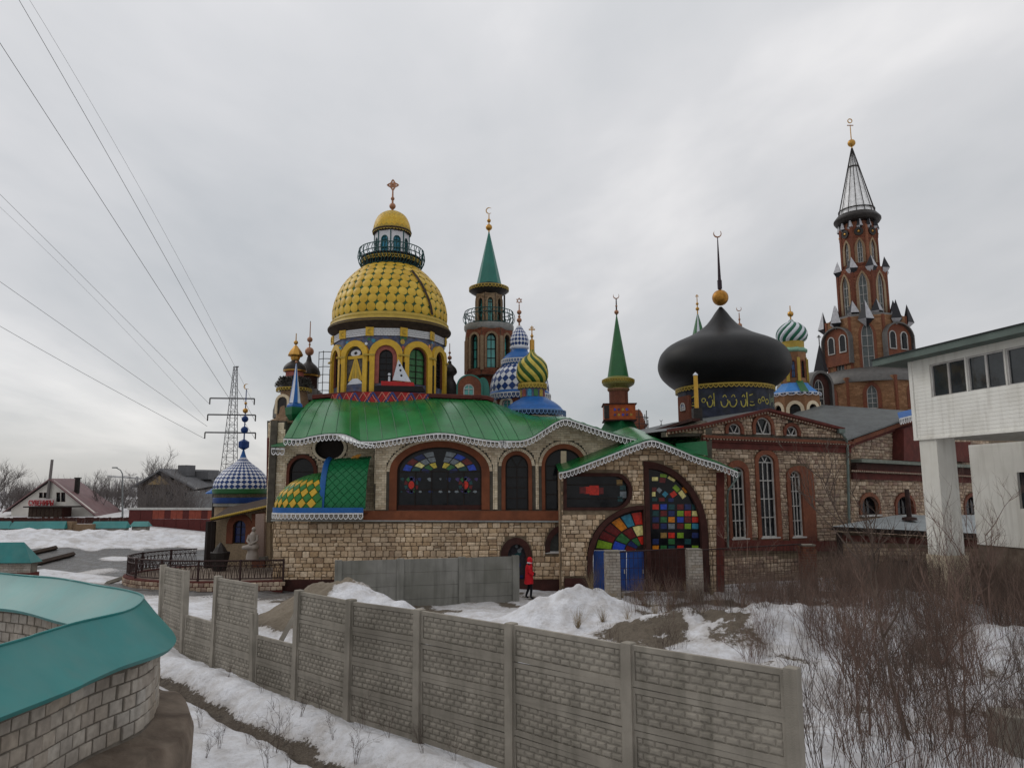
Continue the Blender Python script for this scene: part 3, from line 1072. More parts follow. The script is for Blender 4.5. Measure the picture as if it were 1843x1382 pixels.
# upper brick wall
wa = [FM.p(u, v + 3) for u, v in EB[:-1]]
up = [FM.p(672, 920)] + [FM.p(672, 800)] + wa + [FM.p(1130, 800), FM.p(1130, 920)]
big_o, big_i = archp(FM, 700, 881, 918, 848, 793, n=24), archp(FM, 713.5, 866.5, 918, 848, 804, n=24)
sm_o, sm_i = archp(FM, 902.5, 957.5, 918, 838, 811), archp(FM, 909.5, 951, 918, 840, 818)
th_o, th_i = archp(FM, 975, 1056, 918, 838, 798, n=18), archp(FM, 981, 1049, 918, 838, 807, n=18)
uw = part('brick_wall', MB().plate(up, [big_o, sm_o, th_o], .35, -.55), mMort, hall, MM)
scatter('brick', cells_for(up, [grow(big_o, .13), grow(sm_o, .13), grow(th_o, .13)], .098, (.255, .255), .006, brick=True), MM, uw, mFBrick, 0, -.2, .03)
for o_ in (big_o, sm_o, th_o):                               # rowlock arches: bricks on end round each opening
    g2 = grow(o_, .125)
    mb = MB()
    pl_ = [Vector(p) for p in o_[1:-1]]
    pg = [Vector(p) for p in g2[1:-1]]
    A = resample([Vector((p.x, p.y, 0)) for p in pl_], .075)
    B = resample([Vector((p.x, p.y, 0)) for p in pg], .075)
    n_ = len(A) - 1
    B2 = []
    for i in range(n_ + 1):
        f = i / n_ * (len(B) - 1)
        j = min(int(f), len(B) - 2)
        B2.append(B[j].lerp(B[j + 1], f - j))
    for i in range(n_):
        q = [A[i].lerp(A[i + 1], .06), A[i].lerp(A[i + 1], .94), B2[i].lerp(B2[i + 1], .94), B2[i].lerp(B2[i + 1], .06)]
        mb.plate([(p.x, p.y) for p in q], (), .055, -.2)
    part('brick_arch', mb, mFBrick, uw, MM, kind='stuff')
# big arched window with a stained glass fan
bwn = window(hall, FM, big_i, -.2, .14, .07, nv=4, nh=2, sur=big_o, sur_mat=mTerra, sur_t=.06)
def fan_panes(parent, F, c, rx, rz, rings, off, a0=8, a1=172, t=.02, skip=()):
    M = F.M()
    for r0, r1, cols in rings:
        n = len(cols)
        for i, cname in enumerate(cols):
            if cname is None: continue
            t0 = rad(a1 - (a1 - a0) * (i + .07) / n)
            t1 = rad(a1 - (a1 - a0) * (i + .93) / n)
            pts = []
            for t_ in (t0, (t0 + t1) / 2, t1):
                pts.append((c[0] + rx * r1 * math.cos(t_), c[1] + rz * r1 * math.sin(t_)))
            for t_ in (t1, (t0 + t1) / 2, t0):
                pts.append((c[0] + rx * r0 * math.cos(t_), c[1] + rz * r0 * math.sin(t_)))
            part('glass_pane', MB().plate(pts, (), t, off), GL[cname], parent, M)
cb = ((big_i[0][0] + big_i[-1][0]) / 2, big_i[1][1] - .1)
RX, RZ = (big_i[-1][0] - big_i[0][0]) / 2 - .12, big_i[13][1] - big_i[1][1] - .02
fan_panes(bwn, FM, cb, RX, RZ, [
    (.76, .95, ['blue', 'dred', 'navy', 'grey', None, 'grey', 'blue', 'dred', 'blue']),
    (.52, .72, ['teal', 'cream', 'grey', 'grey', None, 'grey', 'grey', 'cream', 'teal']),
    (.27, .48, ['navy', 'green', 'yellow', None, 'yellow', 'green', 'navy'])], -.325)
for u_ in (738.5, 837):
    a_, z_ = FM.p(u_, 872.5)
    part('glass_disc', MB().plate([(a_ + .12 * math.cos(2 * PI * i / 16), z_ + .165 * math.sin(2 * PI * i / 16)) for i in range(16)], (), .02, -.327), GL['red'], bwn, MM)
rg = random.Random(12)
for u_ in (722, 738.5, 755, 773, 790, 808, 822, 837, 856):     # glints of light put in as small tinted panes above and below the discs
    for v_, s_ in ((861, 1), (885, -1)):
        a_, z_ = FM.p(u_ + rg.uniform(-2, 2), v_)
        r_ = rg.uniform(.05, .11)
        part('petal_and_glint_pane', MB().plate([(a_ - r_, z_), (a_ - r_ * .3, z_ - s_ * r_ * .8), (a_ + r_ * .5, z_ - s_ * r_ * 1.3), (a_ + r_, z_ + s_ * r_ * .2), (a_, z_ + s_ * r_ * .5)], (), .02, -.327), GL[rg.choice(['grey', 'grey', 'teal', 'navy', 'purple'])], bwn, MM)
for u_ in (738.5, 837):
    a_, z_ = FM.p(u_, 872.5)
    for q in range(10):
        t0, t1 = 2 * PI * (q + .1) / 10, 2 * PI * (q + .9) / 10
        part('petal_and_glint_pane', MB().plate([(a_ + r1 * math.cos(t), z_ + r1 * 1.2 * math.sin(t)) for r1, t in ((.17, t0), (.3, t0), (.3, t1), (.17, t1))], (), .02, -.327), GL[['teal', 'purple', 'navy', 'green', 'dred'][q % 5]], bwn, MM)
part('sill_board', MB().plate(FM.pl([(714, 919), (714, 909), (866, 909), (866, 919)]), (), .06, -.31), mDkMar, bwn, MM)
window(hall, FM, sm_i, -.2, .16, .06, nv=1, nh=4, sur=sm_o, sur_mat=mTerra, fan=True)
tw = window(hall, FM, th_i, -.2, .16, .06, nv=1, nh=3, sur=th_o, sur_mat=mTerra)
part('white_pier', MB().plate(FM.pl([(1010, 919), (1010, 811), (1020, 811), (1020, 919)]), (), .1, -.3), mFBrick, tw, MM)

# left bay: brick wall set back, arched window, round opening
FB_ = Fr((-20, 32.2), (20, 32.2))
MBb = FB_.M()
lb = FB_.pl([(480, 940), (480, 757), (513, 757), (514, 800), (560, 790), (600, 785), (640, 797), (676, 803), (676, 940)])
aw_o, aw_i = archp(FB_, 516, 571, 900, 848, 818), archp(FB_, 521, 565, 900, 849, 824)
rc = FB_.p(593, 806)
rou = [(rc[0] + .63 * math.cos(2 * PI * i / 22), rc[1] + .5 * math.sin(2 * PI * i / 22)) for i in range(22)]
lw_ = part('brick_wall', MB().plate(lb, [aw_o, rou], .3, -.35), mMort, hall, MBb)
scatter('brick', cells_for(lb, [aw_o, [(rc[0] + (x - rc[0]) * 1.2, rc[1] + (z - rc[1]) * 1.2) for x, z in rou]], .098, (.255, .255), .006, brick=True), MBb, lw_, mFBrick, 0, -.05, .035)
window(hall, FB_, aw_i, 0, .16, .05, nv=0, nh=1, sur=aw_o, sur_mat=mRedBr, sur_t=.05)
ro2 = [(rc[0] + (x - rc[0]) * 1.2, rc[1] + (z - rc[1]) * 1.2) for x, z in rou]
part('round_surround', MB().plate(ro2, [rou], .12, -.1), mFBrick, hall, MBb)
part('round_window', MB().plate(rou, (), .05, -.3), mFrame, hall, MBb)
FLs = Fr((FB_.w(*lb[0]).x, 40), (FB_.w(*lb[0]).x, 32.2))
so_ = [(0, 3.2), (7.9, 3.2), (7.9, lb[1][1]), (0, lb[1][1])]
sl = part('brick_wall', MB().plate(so_, (), .3, -.31), mMort, hall, FLs.M())
scatter('brick', cells_for(so_, [], .098, (.255, .255), .006, brick=True), FLs.M(), sl, mFBrick, 0, -.02, .03)
part('pilaster', MB().plate(FB_.pl([(480, 875), (481, 788), (487, 788), (486, 875)]), (), .25, -.2), mMaroon, hall, MBb)

# half dome of yellow and green diamonds with the scaled green bay beside it
mYel = mat('yellow_enamel', (.55, .34, .035), .42, var=.12, scale=5, bump=.05, dirt=(.40, .24, .035), damt=.5, dscale=2)
mGrT = mat('green_enamel', (.03, .15, .035), .4, var=.16, scale=5, bump=.05)
mGrS = mat('emerald_scale', (.012, .14, .05), .32, var=.16, scale=5, bump=.05)
mBlu = mat('blue_enamel', (.014, .095, .31), .42, var=.14, scale=4, bump=.05, dirt=(.03, .11, .27), damt=.5)
mDBlu = mat('deep_blue_enamel', (.010, .038, .15), .42, var=.2, scale=4, bump=.05)
bay = thing('diamond_half_dome', 'low half dome of yellow and green diamonds joined to an emerald scaled bay', 'dome', at(592, 925, 30.6))
c0 = at(592, 925, 31.3)
zb_ = FM.p(592, 915)[1]
sA = (592 - 496) * 31 / FPX
sH = at(592, 850, 31).z - zb_
NB, NH_ = 16, 10
def dome_pt(i, j):
    """i steps round from the left (0) to the front rib (NB), j steps up"""
    th = (PI / 2) * i / NB
    e = min(1, j / NH_) * PI / 2 * .985
    rr_ = math.cos(e)
    return Vector((c0.x - sA * rr_ * math.cos(th), 31.2 - 1.15 * rr_ * math.sin(th), zb_ + sH * math.sin(e)))
mb = MB()
mb.add([dome_pt(i, j) - Vector((0, -.03, .02)) for j in range(NH_ + 1) for i in range(NB + 1)],
       [(j * (NB + 1) + i, j * (NB + 1) + i + 1, (j + 1) * (NB + 1) + i + 1, (j + 1) * (NB + 1) + i) for j in range(NH_) for i in range(NB)])
dm = part('dome_shell', mb, mGrT, bay, smooth=80)
def tile(parent, quad, m, name, t=.025, inset=.94):
    c = sum(quad, Vector()) / len(quad)
    n = (quad[1] - quad[0]).cross(quad[2] - quad[0])
    if n.length < 1e-9: return
    n.normalize()
    if n.dot(CAM - c) < 0: n = -n
    a = [c + (q - c) * inset for q in quad]
    b = [c + (q - c) * inset * .9 + n * t for q in quad]
    k = len(quad)
    mb = MB().add(a + b, [tuple(range(k, 2 * k))] + [(i, (i + 1) % k, k + (i + 1) % k, k + i) for i in range(k)])
    part(name, mb, m, parent)
for j in range(0, NH_ - 1):
    for i in range(1, NB):
        if (i + j) % 2: continue
        q = [dome_pt(i - 1, j + 1), dome_pt(i, j), dome_pt(i + 1, j + 1), dome_pt(i, j + 2)]
        tile(dm, q, mYel if j % 2 == 0 and j < 6 else mGrT, 'diamond_tile')
GW = (668 - 594) * 31 / FPX
GH_ = FM.p(630, 826)[1] - zb_
def bay_pt(s_, h):
    x = c0.x + GW * s_
    e = min(h, 1) ** 1.0 * PI / 2
    return Vector((x, 31.35 - 1.1 * math.cos(e) ** .55 - .12 * math.sin(PI * s_), zb_ + GH_ * (.75 * h + .25 * math.sin(e)) * (1 + .05 * s_)))
mb = MB()
nS, nHh = 12, 16
mb.add([bay_pt(i / nS, j / nHh) for j in range(nHh + 1) for i in range(nS + 1)], [(j * (nS + 1) + i, j * (nS + 1) + i + 1, (j + 1) * (nS + 1) + i + 1, (j + 1) * (nS + 1) + i) for j in range(nHh) for i in range(nS)])
by = part('bay_shell', mb, mGrS, bay, smooth=80)
for j in range(0, 13):
    for i in range(0, 11):
        if (i + j) % 2: continue
        s0, h0 = i / 10, j / 13
        ds, dh = .1, 1 / 13
        cl = lambda s_: min(.995, max(.005, s_))
        q = [bay_pt(cl(s0 - ds), h0 + dh), bay_pt(s0, h0), bay_pt(cl(s0 + ds), h0 + dh), bay_pt(s0, min(1, h0 + 2 * dh))]
        tile(by, q, mGrS, 'scale_tile', .03, .97)
part('rib', MB().tube([bay_pt(0, k / 16) + Vector((-.05, -.02, 0)) for k in range(17)], .13, 6), mBlu, bay, smooth=60)
ring = [Vector((c0.x - (sA + .06) * math.cos(rad(a)), 31.2 - 1.22 * math.sin(rad(a)), zb_)) for a in range(0, 91, 6)] + [Vector((c0.x + GW * k / 6, 29.95 - .02 * k, zb_)) for k in range(1, 7)]
part('base_band', MB().add([p + Vector((0, 0, dz)) for p in ring for dz in (-.2, .06)], [(2 * i, 2 * i + 2, 2 * i + 3, 2 * i + 1) for i in range(len(ring) - 1)]), mBlu, bay)
part('underside', MB().add([p + Vector((0, 0, -.2)) for p in ring] + [Vector((p.x, 31.3, p.z - .2)) for p in ring], [(i, i + 1, len(ring) + i + 1, len(ring) + i) for i in range(len(ring) - 1)]), mWood, bay)
lace(bay, [p + Vector((0, -.03, -.15)) for p in ring], .2, .26, mWhite)
lf = bay_pt(.62, 1.0)
part('leaf_ornament', MB().add([lf + Vector((x * .27, -.1 - .05 * math.cos(x * 2), z * .13 + x * .08)) for x, z in [(-1, -.1), (-.4, .6), (.4, .8), (1, .5), (.5, -.4), (-.4, -.5)]], [(0, 5, 4, 3, 2, 1)]), mat('orange_enamel', (.5, .22, .03), .4), bay)

# ================================================================ gatehouse with coloured glass
FG = Fr((-20, 30), (20, 30))
MG = FG.M()
gate = thing('gatehouse', 'stone gatehouse with a quarter arch of coloured glass squares and white lace gable', 'building', at(1160, 1058, 30))
gate.location.z = GZ
WM[gate.name] = Matrix.Translation(gate.location)
gate.matrix_basis = WM[gate.name]
gw = FG.pl([(1010, 1095), (1010, 845), (1060, 828), (1110, 812), (1172, 797), (1230, 815), (1302, 842), (1302, 1095)])
ho_o = FG.pl([(1014, 918), (1014, 851)] + [(1108 + 30 * math.cos(rad(a)), 884.5 - 33.5 * math.sin(rad(a))) for a in range(90, -91, -15)])
ho_i = FG.pl([(1020, 913), (1020, 857)] + [(1106 + 26 * math.cos(rad(a)), 885 - 28 * math.sin(rad(a))) for a in range(90, -91, -15)])
g_o, g_i = qa(FG, 1162, 1274, 830, 960, 1075), qa(FG, 1170.5, 1262, 843.5, 955, 991)
l_o, l_i = qa(FG, 1162, 1057, 909, 1010, 1075), qa(FG, 1160.5, 1067, 917, 1010, 1058)
gwl = part('stone_wall', MB().plate(gw, [ho_o, [p for p in g_o], [(x - .03, z) for x, z in l_o]], .5, -.545), mMortS, gate, MG)
scatter('stone', cells_for(gw, [ho_o, g_o, l_o, FG.pl([(1015, 1085), (1015, 1038), (1060, 1038), (1060, 1085)])], .185, (.18, .42), .007, .3, seed=9), MG, gwl, mStone, 300, -.065, .075)
part('plinth', MB().plate(FG.pl([(1016, 1080), (1016, 1040), (1057, 1040), (1057, 1080)]), (), .12, -.05), mDkMar, gate, MG)
# right flank of the gatehouse and left return
part('flank_wall', MB().box(gw[-1][0] - .35, gw[-1][0], 0.1, gw[-2][1], -4.5, -.56), mStoneB, gate, MG)
part('flank_wall', MB().box(gw[0][0], gw[0][0] + .3, 0.1, gw[1][1], -1.05, -.56), mStone, gate, MG)
part('corner_pier', MB().plate(FG.pl([(1289, 1080), (1289, 850), (1303, 850), (1303, 1080)]), (), .1, -.03), mMaroon, gate, MG)
# porthole
pf = part('porthole_window', MB().plate(ho_o, [ho_i], .38, -.36), mDkMar, gate, MG)
part('pane', MB().plate(ho_i, (), .02, -.34), mGlass, pf, MG)
for u_, v_, r_, c_ in [(1050, 882, .13, 'dred'), (1059, 882, .14, 'red'), (1071, 882, .19, 'red'), (1082, 883, .13, 'dred'), (1117, 868, .12, 'ochre'), (1123, 876, .12, 'teal'), (1123.5, 890, .13, 'grey'), (1118, 898, .1, 'teal')]:
    a_, z_ = FG.p(u_, v_)
    part('glass_pane', MB().plate([(a_ - r_, z_ - r_), (a_ + r_, z_ - r_), (a_ + r_, z_ + r_), (a_ - r_, z_ + r_)], (), .02, -.318 + .001 * RS.random()), GL[c_], pf, MG)
part('bars', MB().box(ho_i[0][0], ho_i[6][0], FG.p(1080, 872)[1] - .02, FG.p(1080, 872)[1] + .02, -.319, -.285).box(ho_i[0][0], ho_i[6][0], FG.p(1080, 897)[1] - .02, FG.p(1080, 897)[1] + .02, -.319, -.285), mFrame, pf, MG)
# the tall quarter arch
gs = part('gate_arch', MB().plate(band(g_o, [(x, max(z, .2)) for x, z in [(g_i[0][0], .1)] + g_i[1:-1] + [(g_i[-1][0], .1)]]), (), .38, -.33), mDkMar, gate, MG)
gp = part('glass_screen', MB().plate(g_i, (), .03, -.3), mGlass, gate, MG)
part('base_panel', MB().plate(FG.pl([(1169, 1080), (1169, 990), (1264, 990), (1264, 1080)]), (), .1, -.34), mDkMar, gate, MG)
zz = lambda x, y: FG.p(1040 + x / 5.527, 820 + y / 5.527, -.28)
colx = [772, 852, 930, 1018, 1092, 1165]
GR = {508: ['red', 'blue', 'teal', 'dred', 'navy', 'teal'], 573: ['teal', 'dred', 'navy', 'lime', 'red', 'cream'], 635: ['navy', 'green', 'orange', 'blue', 'dred', 'red'],
      700: ['dred', 'navy', 'grey', 'dred', 'lime', 'cyan'], 790: [None, 'ochre', 'red', 'lime', None, 'navy'], 852: ['navy', None, 'green', None, 'teal', None], 910: ['orange', 'green', 'teal', 'red', None, 'lime']}
def gpane(x, y, c, rot=0, w_=62, h_=52):
    p = []
    for sx, sy in ((-1, -1), (1, -1), (1, 1), (-1, 1)):
        dx, dy = sx * w_ / 2, sy * h_ / 2
        p.append(zz(x + dx * math.cos(rot) - dy * math.sin(rot), y + dx * math.sin(rot) + dy * math.cos(rot)))
    part('glass_pane', MB().plate(p, (), .03, -.27), GL[c], gp, MG)
for y, cs in GR.items():
    for x, c in zip(colx, cs):
        if c: gpane(x, y, c, 0, 62, 36 if y > 900 else 52)
for x, y, c, r_, a_, b_ in [(766, 231, 'cream', 0, 60, 38), (850, 198, 'lime', .15, 66, 32), (840, 243, 'dred', .1, 58, 48), (930, 231, 'cream', .55, 76, 26), (978, 325, 'lime', .8, 66, 46),
                            (948, 383, 'red', .95, 50, 56), (1036, 385, 'cream', .95, 76, 46), (1062, 340, 'orange', .95, 62, 30), (808, 343, 'grey', .7, 44, 40), (866, 382, 'cyan', .7, 46, 46), (753, 382, 'cream', 0, 34, 44),
                            (758, 335, 'dred', 0, 44, 40), (833, 434, 'dred', 0, 58, 36), (762, 434, 'teal', 0, 50, 36), (925, 440, 'navy', 0, 54, 34)]:
    gpane(x, y, c, r_, a_, b_)
# the low quarter arch with fan panes and blue doors
part('gate_arch', MB().plate(band(l_o, [(l_i[0][0], .1)] + l_i[1:-1] + [(l_i[-1][0], .1)]), (), .38, -.335), mDkMar, gate, MG)
lp = part('fan_screen', MB().plate([(x, max(z, FG.p(1100, 991)[1])) for x, z in l_i], (), .03, -.3), mFrame, gate, MG)
cf = FG.p(1161, 994, -.27)
fx, fz = cf[0] - FG.p(1070, 1000, -.27)[0], FG.p(1160, 919, -.27)[1] - cf[1]
fan_panes(lp, FG, cf, fx, fz, [(.68, .97, ['lime', 'dred', 'dred', 'orange', 'cyan', 'red']), (.42, .65, ['blue', 'green', 'dred', 'cream']), (.20, .39, ['dred', 'navy', 'green', 'red'])], -.27, 92, 174)
mBDoor = mat('blue_door_paint', (.018, .06, .24), .5, var=.2, scale=3, bump=.1, dirt=(.012, .03, .10), damt=.5)
for u0, u1 in ((1068, 1098), (1099, 1127), (1128, 1160)):
    dd_ = part('door', MB().plate(FG.pl([(u0, 1062), (u0, 990.5), (u1, 990.5), (u1, 1062)], -.3), (), .05, -.31), mBDoor, gate, MG)
    part('door_panel', MB().plate(FG.pl([(u0 + 5, 1050), (u0 + 5, 1012), (u1 - 5, 1012), (u1 - 5, 1050)], -.26), (), .018, -.262), mBDoor, dd_, MG)
    part('handle', MB().box(*(lambda p: (p[0] - .02, p[0] + .02, p[1] - .08, p[1] + .08))(FG.p(u1 - 3, 1028, -.25)), -.26, -.21), mFrameW, dd_, MG)
# gable roof
EG = z6([(560, 496), (640, 478), (800, 418), (950, 360), (1100, 300), (1200, 273), (1300, 303), (1400, 343), (1520, 393), (1650, 432), (1795, 490)])
eG = resample(spline([at(u, v, 29.2) for u, v in EG], 6), .1)
bG = [Vector((p.x, 34.5, p.z + .95)) for p in eG]
part('roof', loft(eG, bG, 4, 0), mGreen, gate, smooth=60)
part('soffit', loft([p - Vector((0, 0, .09)) for p in eG], [Vector((p.x, 30.1, p.z + .02)) for p in eG], 2, 0), mat('painted_soffit', (.07, .05, .04), .8, pal=None, var=.6, scale=3, dirt=(.12, .05, .03), damt=.8, dscale=3), gate)
part('verge', MB().tube([p + Vector((0, .02, .0)) for p in eG], .045, 5), mGreenD, gate, smooth=60)
lace(gate, [p + Vector((0, -.03, -.02)) for p in eG], .16, .28, mWhite)
# ================================================================ right stone hall with tall windows
pA_, pB_ = at(1270, 900, 31.8), at(1529, 900, 35.2)
FH = Fr((pA_.x, pA_.y), (pB_.x, pB_.y))
MH = FH.M()
sh = thing('stone_hall', 'rubble stone hall with three tall white windows and a low red trimmed gable', 'building', (pA_.x, pA_.y, GZ))
hw_ = FH.pl([(1268, 1075), (1268, 800), (1529, 806), (1529, 1075)])
W3 = []
for uL, uR, vb, vsp, va, sL, sR, sa in [(1313, 1339, 969, 850, 840, 1308, 1347, 828), (1364, 1393, 967, 832, 818, 1358, 1400, 809), (1421, 1441, 966, 858, 847, 1415, 1463, 838)]:
    W3.append((archp(FH, uL, uR, vb, vsp, va), archp(FH, sL, sR, 985, vsp, sa)))
hwp = part('stone_wall', MB().plate(hw_, [w3[1] for w3 in W3], .4, -.448), mMortS, sh, MH)
scatter('stone', cells_for(hw_, [w3[1] for w3 in W3] + [FH.pl([(1260, 1000), (1260, 970), (1535, 975), (1535, 1000)])], .165, (.18, .5), .006, .32, seed=21), MH, hwp, mStoneB, 300, -.06, .07)
for k, (wi, wo_) in enumerate(W3):
    window(sh, FH, wi, 0, .13, .06, frame=mFrameW, nv=2, nh=4, sur=[(x, wi[0][1] if i in (0, len(wo_) - 1) else z) for i, (x, z) in enumerate(wo_)], sur_mat=mRedBr, sur_t=.05, fan=True)
    a0, a1 = wo_[0][0], wo_[-1][0]
    part('apron', MB().box(a0, a1, wo_[0][1], wi[0][1] - .002, -.16, .045), mRedBr, sh, MH)
    part('sill', MB().box(wi[0][0] - .08, wi[-1][0] + .08, wi[0][1] - .05, wi[0][1] + .01, -.1, .09), mFrameW, sh, MH)
def strip(parent, F, u0, v0, u1, v1, h0, h1, off, t, m, name):
    """a straight band between two pixels, from h0 to h1 metres below that line"""
    a, b = F.p(u0, v0, off), F.p(u1, v1, off)
    return part(name, MB().plate([(a[0], a[1] - h1), (b[0], b[1] - h1), (b[0], b[1] - h0), (a[0], a[1] - h0)], (), t, off), m, parent, F.M())
def dentils(parent, F, u0, v0, u1, v1, off, m, step=.17, s_=.075, dz=0, d=.06):
    a, b = Vector(F.p(u0, v0, off)), Vector(F.p(u1, v1, off))
    n = int((b - a).length / step)
    mb = MB()
    for i in range(n):
        c = a.lerp(b, (i + .5) / n)
        mb.box(c.x - s_ / 2, c.x + s_ / 2, c.y - dz - s_ / 2, c.y - dz + s_ / 2, off, off + d)
    return part('dentil_row', mb, m, parent, F.M(), kind='stuff')
mDent = mat('pale_brick_dentil', (.34, .26, .2), .85, var=.2)
strip(sh, FH, 1262, 783, 1532, 795, 0, .13, 0, .22, mRedBr, 'cornice')
strip(sh, FH, 1262, 783, 1532, 795, .13, .27, 0, .14, mMaroon, 'cornice')
dentils(sh, FH, 1264, 788.5, 1530, 799.5, .145, mDent)
strip(sh, FH, 1266, 794, 1530, 804, 0, .30, 0, .07, mMaroon, 'frieze')
strip(sh, FH, 1268, 970, 1529, 974, 0, .45, -.02, .10, mMaroon, 'base_band')
gb = FH.pl([(1200, 786), (1200, 777), (1270, 763), (1378, 740), (1514, 775), (1531, 795), (1262, 784)])
P3 = []
for uL, uR, vb, vsp, va in [(1311, 1334, 780.5, 774, 762), (1360, 1389, 781.5, 768, 751), (1415, 1436.5, 784, 778, 767)]:
    i_ = archp(FH, uL, uR, vb, vsp, va)
    P3.append((i_, grow(i_, .16)))
gbp = part('gable_wall', MB().plate(gb, [[(x, z + .012) for x, z in q[1]] for q in P3], .3, -.4), mMort, sh, MH)
scatter('stone', cells_for(gb, [q[1] for q in P3], .15, (.16, .42), .006, .3, seed=22), MH, gbp, mStoneB, 90, -.1, .07)
for i_, o_ in P3:
    window(sh, FH, i_, -.04, .1, .055, frame=mFrameW, nv=0, nh=0, sur=o_, sur_mat=mRedBr, sur_t=.06)
    wv = MB()
    c_ = (i_[0][0] + i_[-1][0]) / 2
    z0_, z1_, r_ = i_[0][1], max(p[1] for p in i_), (i_[-1][0] - i_[0][0]) / 2
    for s_ in (-1, 1):
        wv.plate([(c_ - .02, z0_), (c_ + .02, z0_), (c_ + s_ * r_ * .62 + .02, z1_ - (z1_ - z0_) * .16), (c_ + s_ * r_ * .62 - .02, z1_ - (z1_ - z0_) * .16)], (), .035, -.1 + .002 * s_)
    part('glazing_bars', wv, mFrameW, sh, MH)
for (u0, v0, u1, v1) in [(1262, 765, 1378, 738), (1378, 738, 1514, 773), (1200, 775, 1262, 765)]:
    strip(sh, FH, u0, v0, u1, v1, -.06, .06, 0, .24, mMaroon, 'raking_cornice')
    strip(sh, FH, u0, v0, u1, v1, .06, .17, -.02, .13, mRedBr, 'raking_cornice')
    dentils(sh, FH, u0, v0, u1, v1, .085, mDent, dz=.115)
# roof slab behind the gable, left chamfer with parapet, green skirt roofs
def w3(F, u, v, off=0):
    a, z = F.p(u, v, off)
    return F.w(a, z, off)
rb = [w3(FH, 1200, 776), w3(FH, 1262, 765), w3(FH, 1378, 738), w3(FH, 1514, 773)]
bkv = FH.n * -7
part('roof', MB().add([p + FH.n * .2 + Vector((0, 0, .03)) for p in rb] + [p + bkv + Vector((0, 0, .03)) for p in rb], [(i, i + 1, 5 + i, 4 + i) for i in range(3)]), mat('grey_sheet_roof', (.13, .14, .14), .55, metal=.2, var=.15, bump=.1, dirt=(.07, .07, .07)), sh)
pC_ = at(1160, 900, 37.5)
FC = Fr((pC_.x, pC_.y), (pA_.x, pA_.y))
pc = FC.pl([(1166, 1060), (1166, 783), (1258, 757), (1268, 772), (1268, 1060)])
pcw = part('chamfer_wall', MB().plate(pc, (), .3, -.36), mMort, sh, FC.M())
scatter('stone', cells_for(pc, [], .16, (.18, .46), .006, .3, seed=23), FC.M(), pcw, mStoneB, 0, -.06, .07)
strip(sh, FC, 1166, 783, 1260, 756, -.08, .05, -.3, .4, mDkMar, 'parapet_cap')
g0, g1, g2, g3 = w3(FC, 1223, 795, .3), w3(FC, 1272, 796, .3), w3(FH, 1273, 816, .5), w3(FC, 1205, 812, 1.6)
part('green_skirt_roof', MB().add([at(1215, 798, 31.3), at(1271, 793, 31.2), at(1274, 820, 30.6), at(1222, 812, 30.6)], [(0, 3, 2, 1)]), mGreenD, sh)
part('green_skirt_roof', MB().add([at(1130, 793, 35.0), at(1180, 778, 36.0), at(1262, 790, 31.9), at(1180, 800, 31.8)], [(0, 3, 2, 1)]), mGreen, sh)
# downpipe
dp = [w3(FH, 1514, 779, .3), w3(FH, 1523, 790, .3), w3(FH, 1525, 800, .12), w3(FH, 1528.5, 950, .12)]
single('downpipe', MB().tube(dp, .06, 8).box(*[dp[0].x - .14, dp[0].x + .14, dp[0].y - .14, dp[0].y + .14, dp[0].z - .02, dp[0].z + .18]), mat('grey_green_pipe', (.13, .165, .15), .5, var=.15),
       'grey green rain pipe running down the right corner of the stone hall', 'drainpipe', smooth=40, base=dp[-1])
dp2 = [w3(FH, 1333, 851, .35), w3(FH, 1311, 882, .3), w3(FH, 1309, 892, .14), w3(FH, 1310, 985, .14)]
single('downpipe', MB().tube(dp2, .045, 8), MATS['grey_green_pipe'], 'thin bent rain pipe in front of the leftmost tall window of the stone hall', 'drainpipe', smooth=40, base=dp2[-1])

# ================================================================ annex with arched windows
qA, qB = at(1531, 900, 36.0), at(1668, 900, 40.4)
FX = Fr((qA.x, qA.y), (qB.x, qB.y))
MX = FX.M()
an = thing('stone_annex', 'rubble stone annex with red arched windows under a rising grey roof', 'building', (qA.x, qA.y, GZ))
aw = FX.pl([(1531, 1075), (1531, 796), (1650, 754), (1850, 700), (1850, 1090)])
XW = []
for c_ in (1565, 1628.5, 1690, 1752):
    i_ = archp(FX, c_ - 15, c_ + 15, 926, 912, 893)
    XW.append((i_, [(x, z) for x, z in grow(i_, .2)]))
anw = part('stone_wall', MB().plate(aw, [[(x, z - .02 if k in (0, len(q[1]) - 1) else z) for k, (x, z) in enumerate(q[1])] for q in XW], .4, -.448), mMortS, an, MX)
scatter('stone', cells_for(FX.pl([(1531, 1045), (1531, 796), (1650, 754), (1780, 720), (1780, 1045)]), [q[1] for q in XW], .17, (.18, .5), .006, .3, seed=31), MX, anw, mStoneB, 200, -.06, .07)
for i_, o_ in XW:
    window(an, FX, i_, 0, .2, .05, nv=1, nh=1, sur=o_, sur_mat=mRedBr, sur_t=.06)
    part('sill', MB().box(i_[0][0] - .2, i_[-1][0] + .2, i_[0][1] - .09, i_[0][1] - .005, -.2, .1), mFrameW, an, MX)
strip(an, FX, 1531, 826, 1790, 840, 0, .17, 0, .55, mat('lichen_grey_roof_edge', (.17, .19, .16), .7, var=.2, dirt=(.09, .1, .08)), 'ledge_roof')
strip(an, FX, 1531, 833, 1790, 846, 0, .34, 0, .30, mDkMar, 'cornice')
strip(an, FX, 1531, 845, 1790, 857, 0, .10, 0, .34, mMaroon, 'cornice')
dentils(an, FX, 1531, 847, 1790, 859, .342, mDent)
strip(an, FX, 1531, 850, 1790, 861, 0, .32, 0, .12, mMaroon, 'cornice')
strip(an, FX, 1526, 791, 1652, 747, 0, .2, 0, .30, mRedBr, 'raking_cornice')
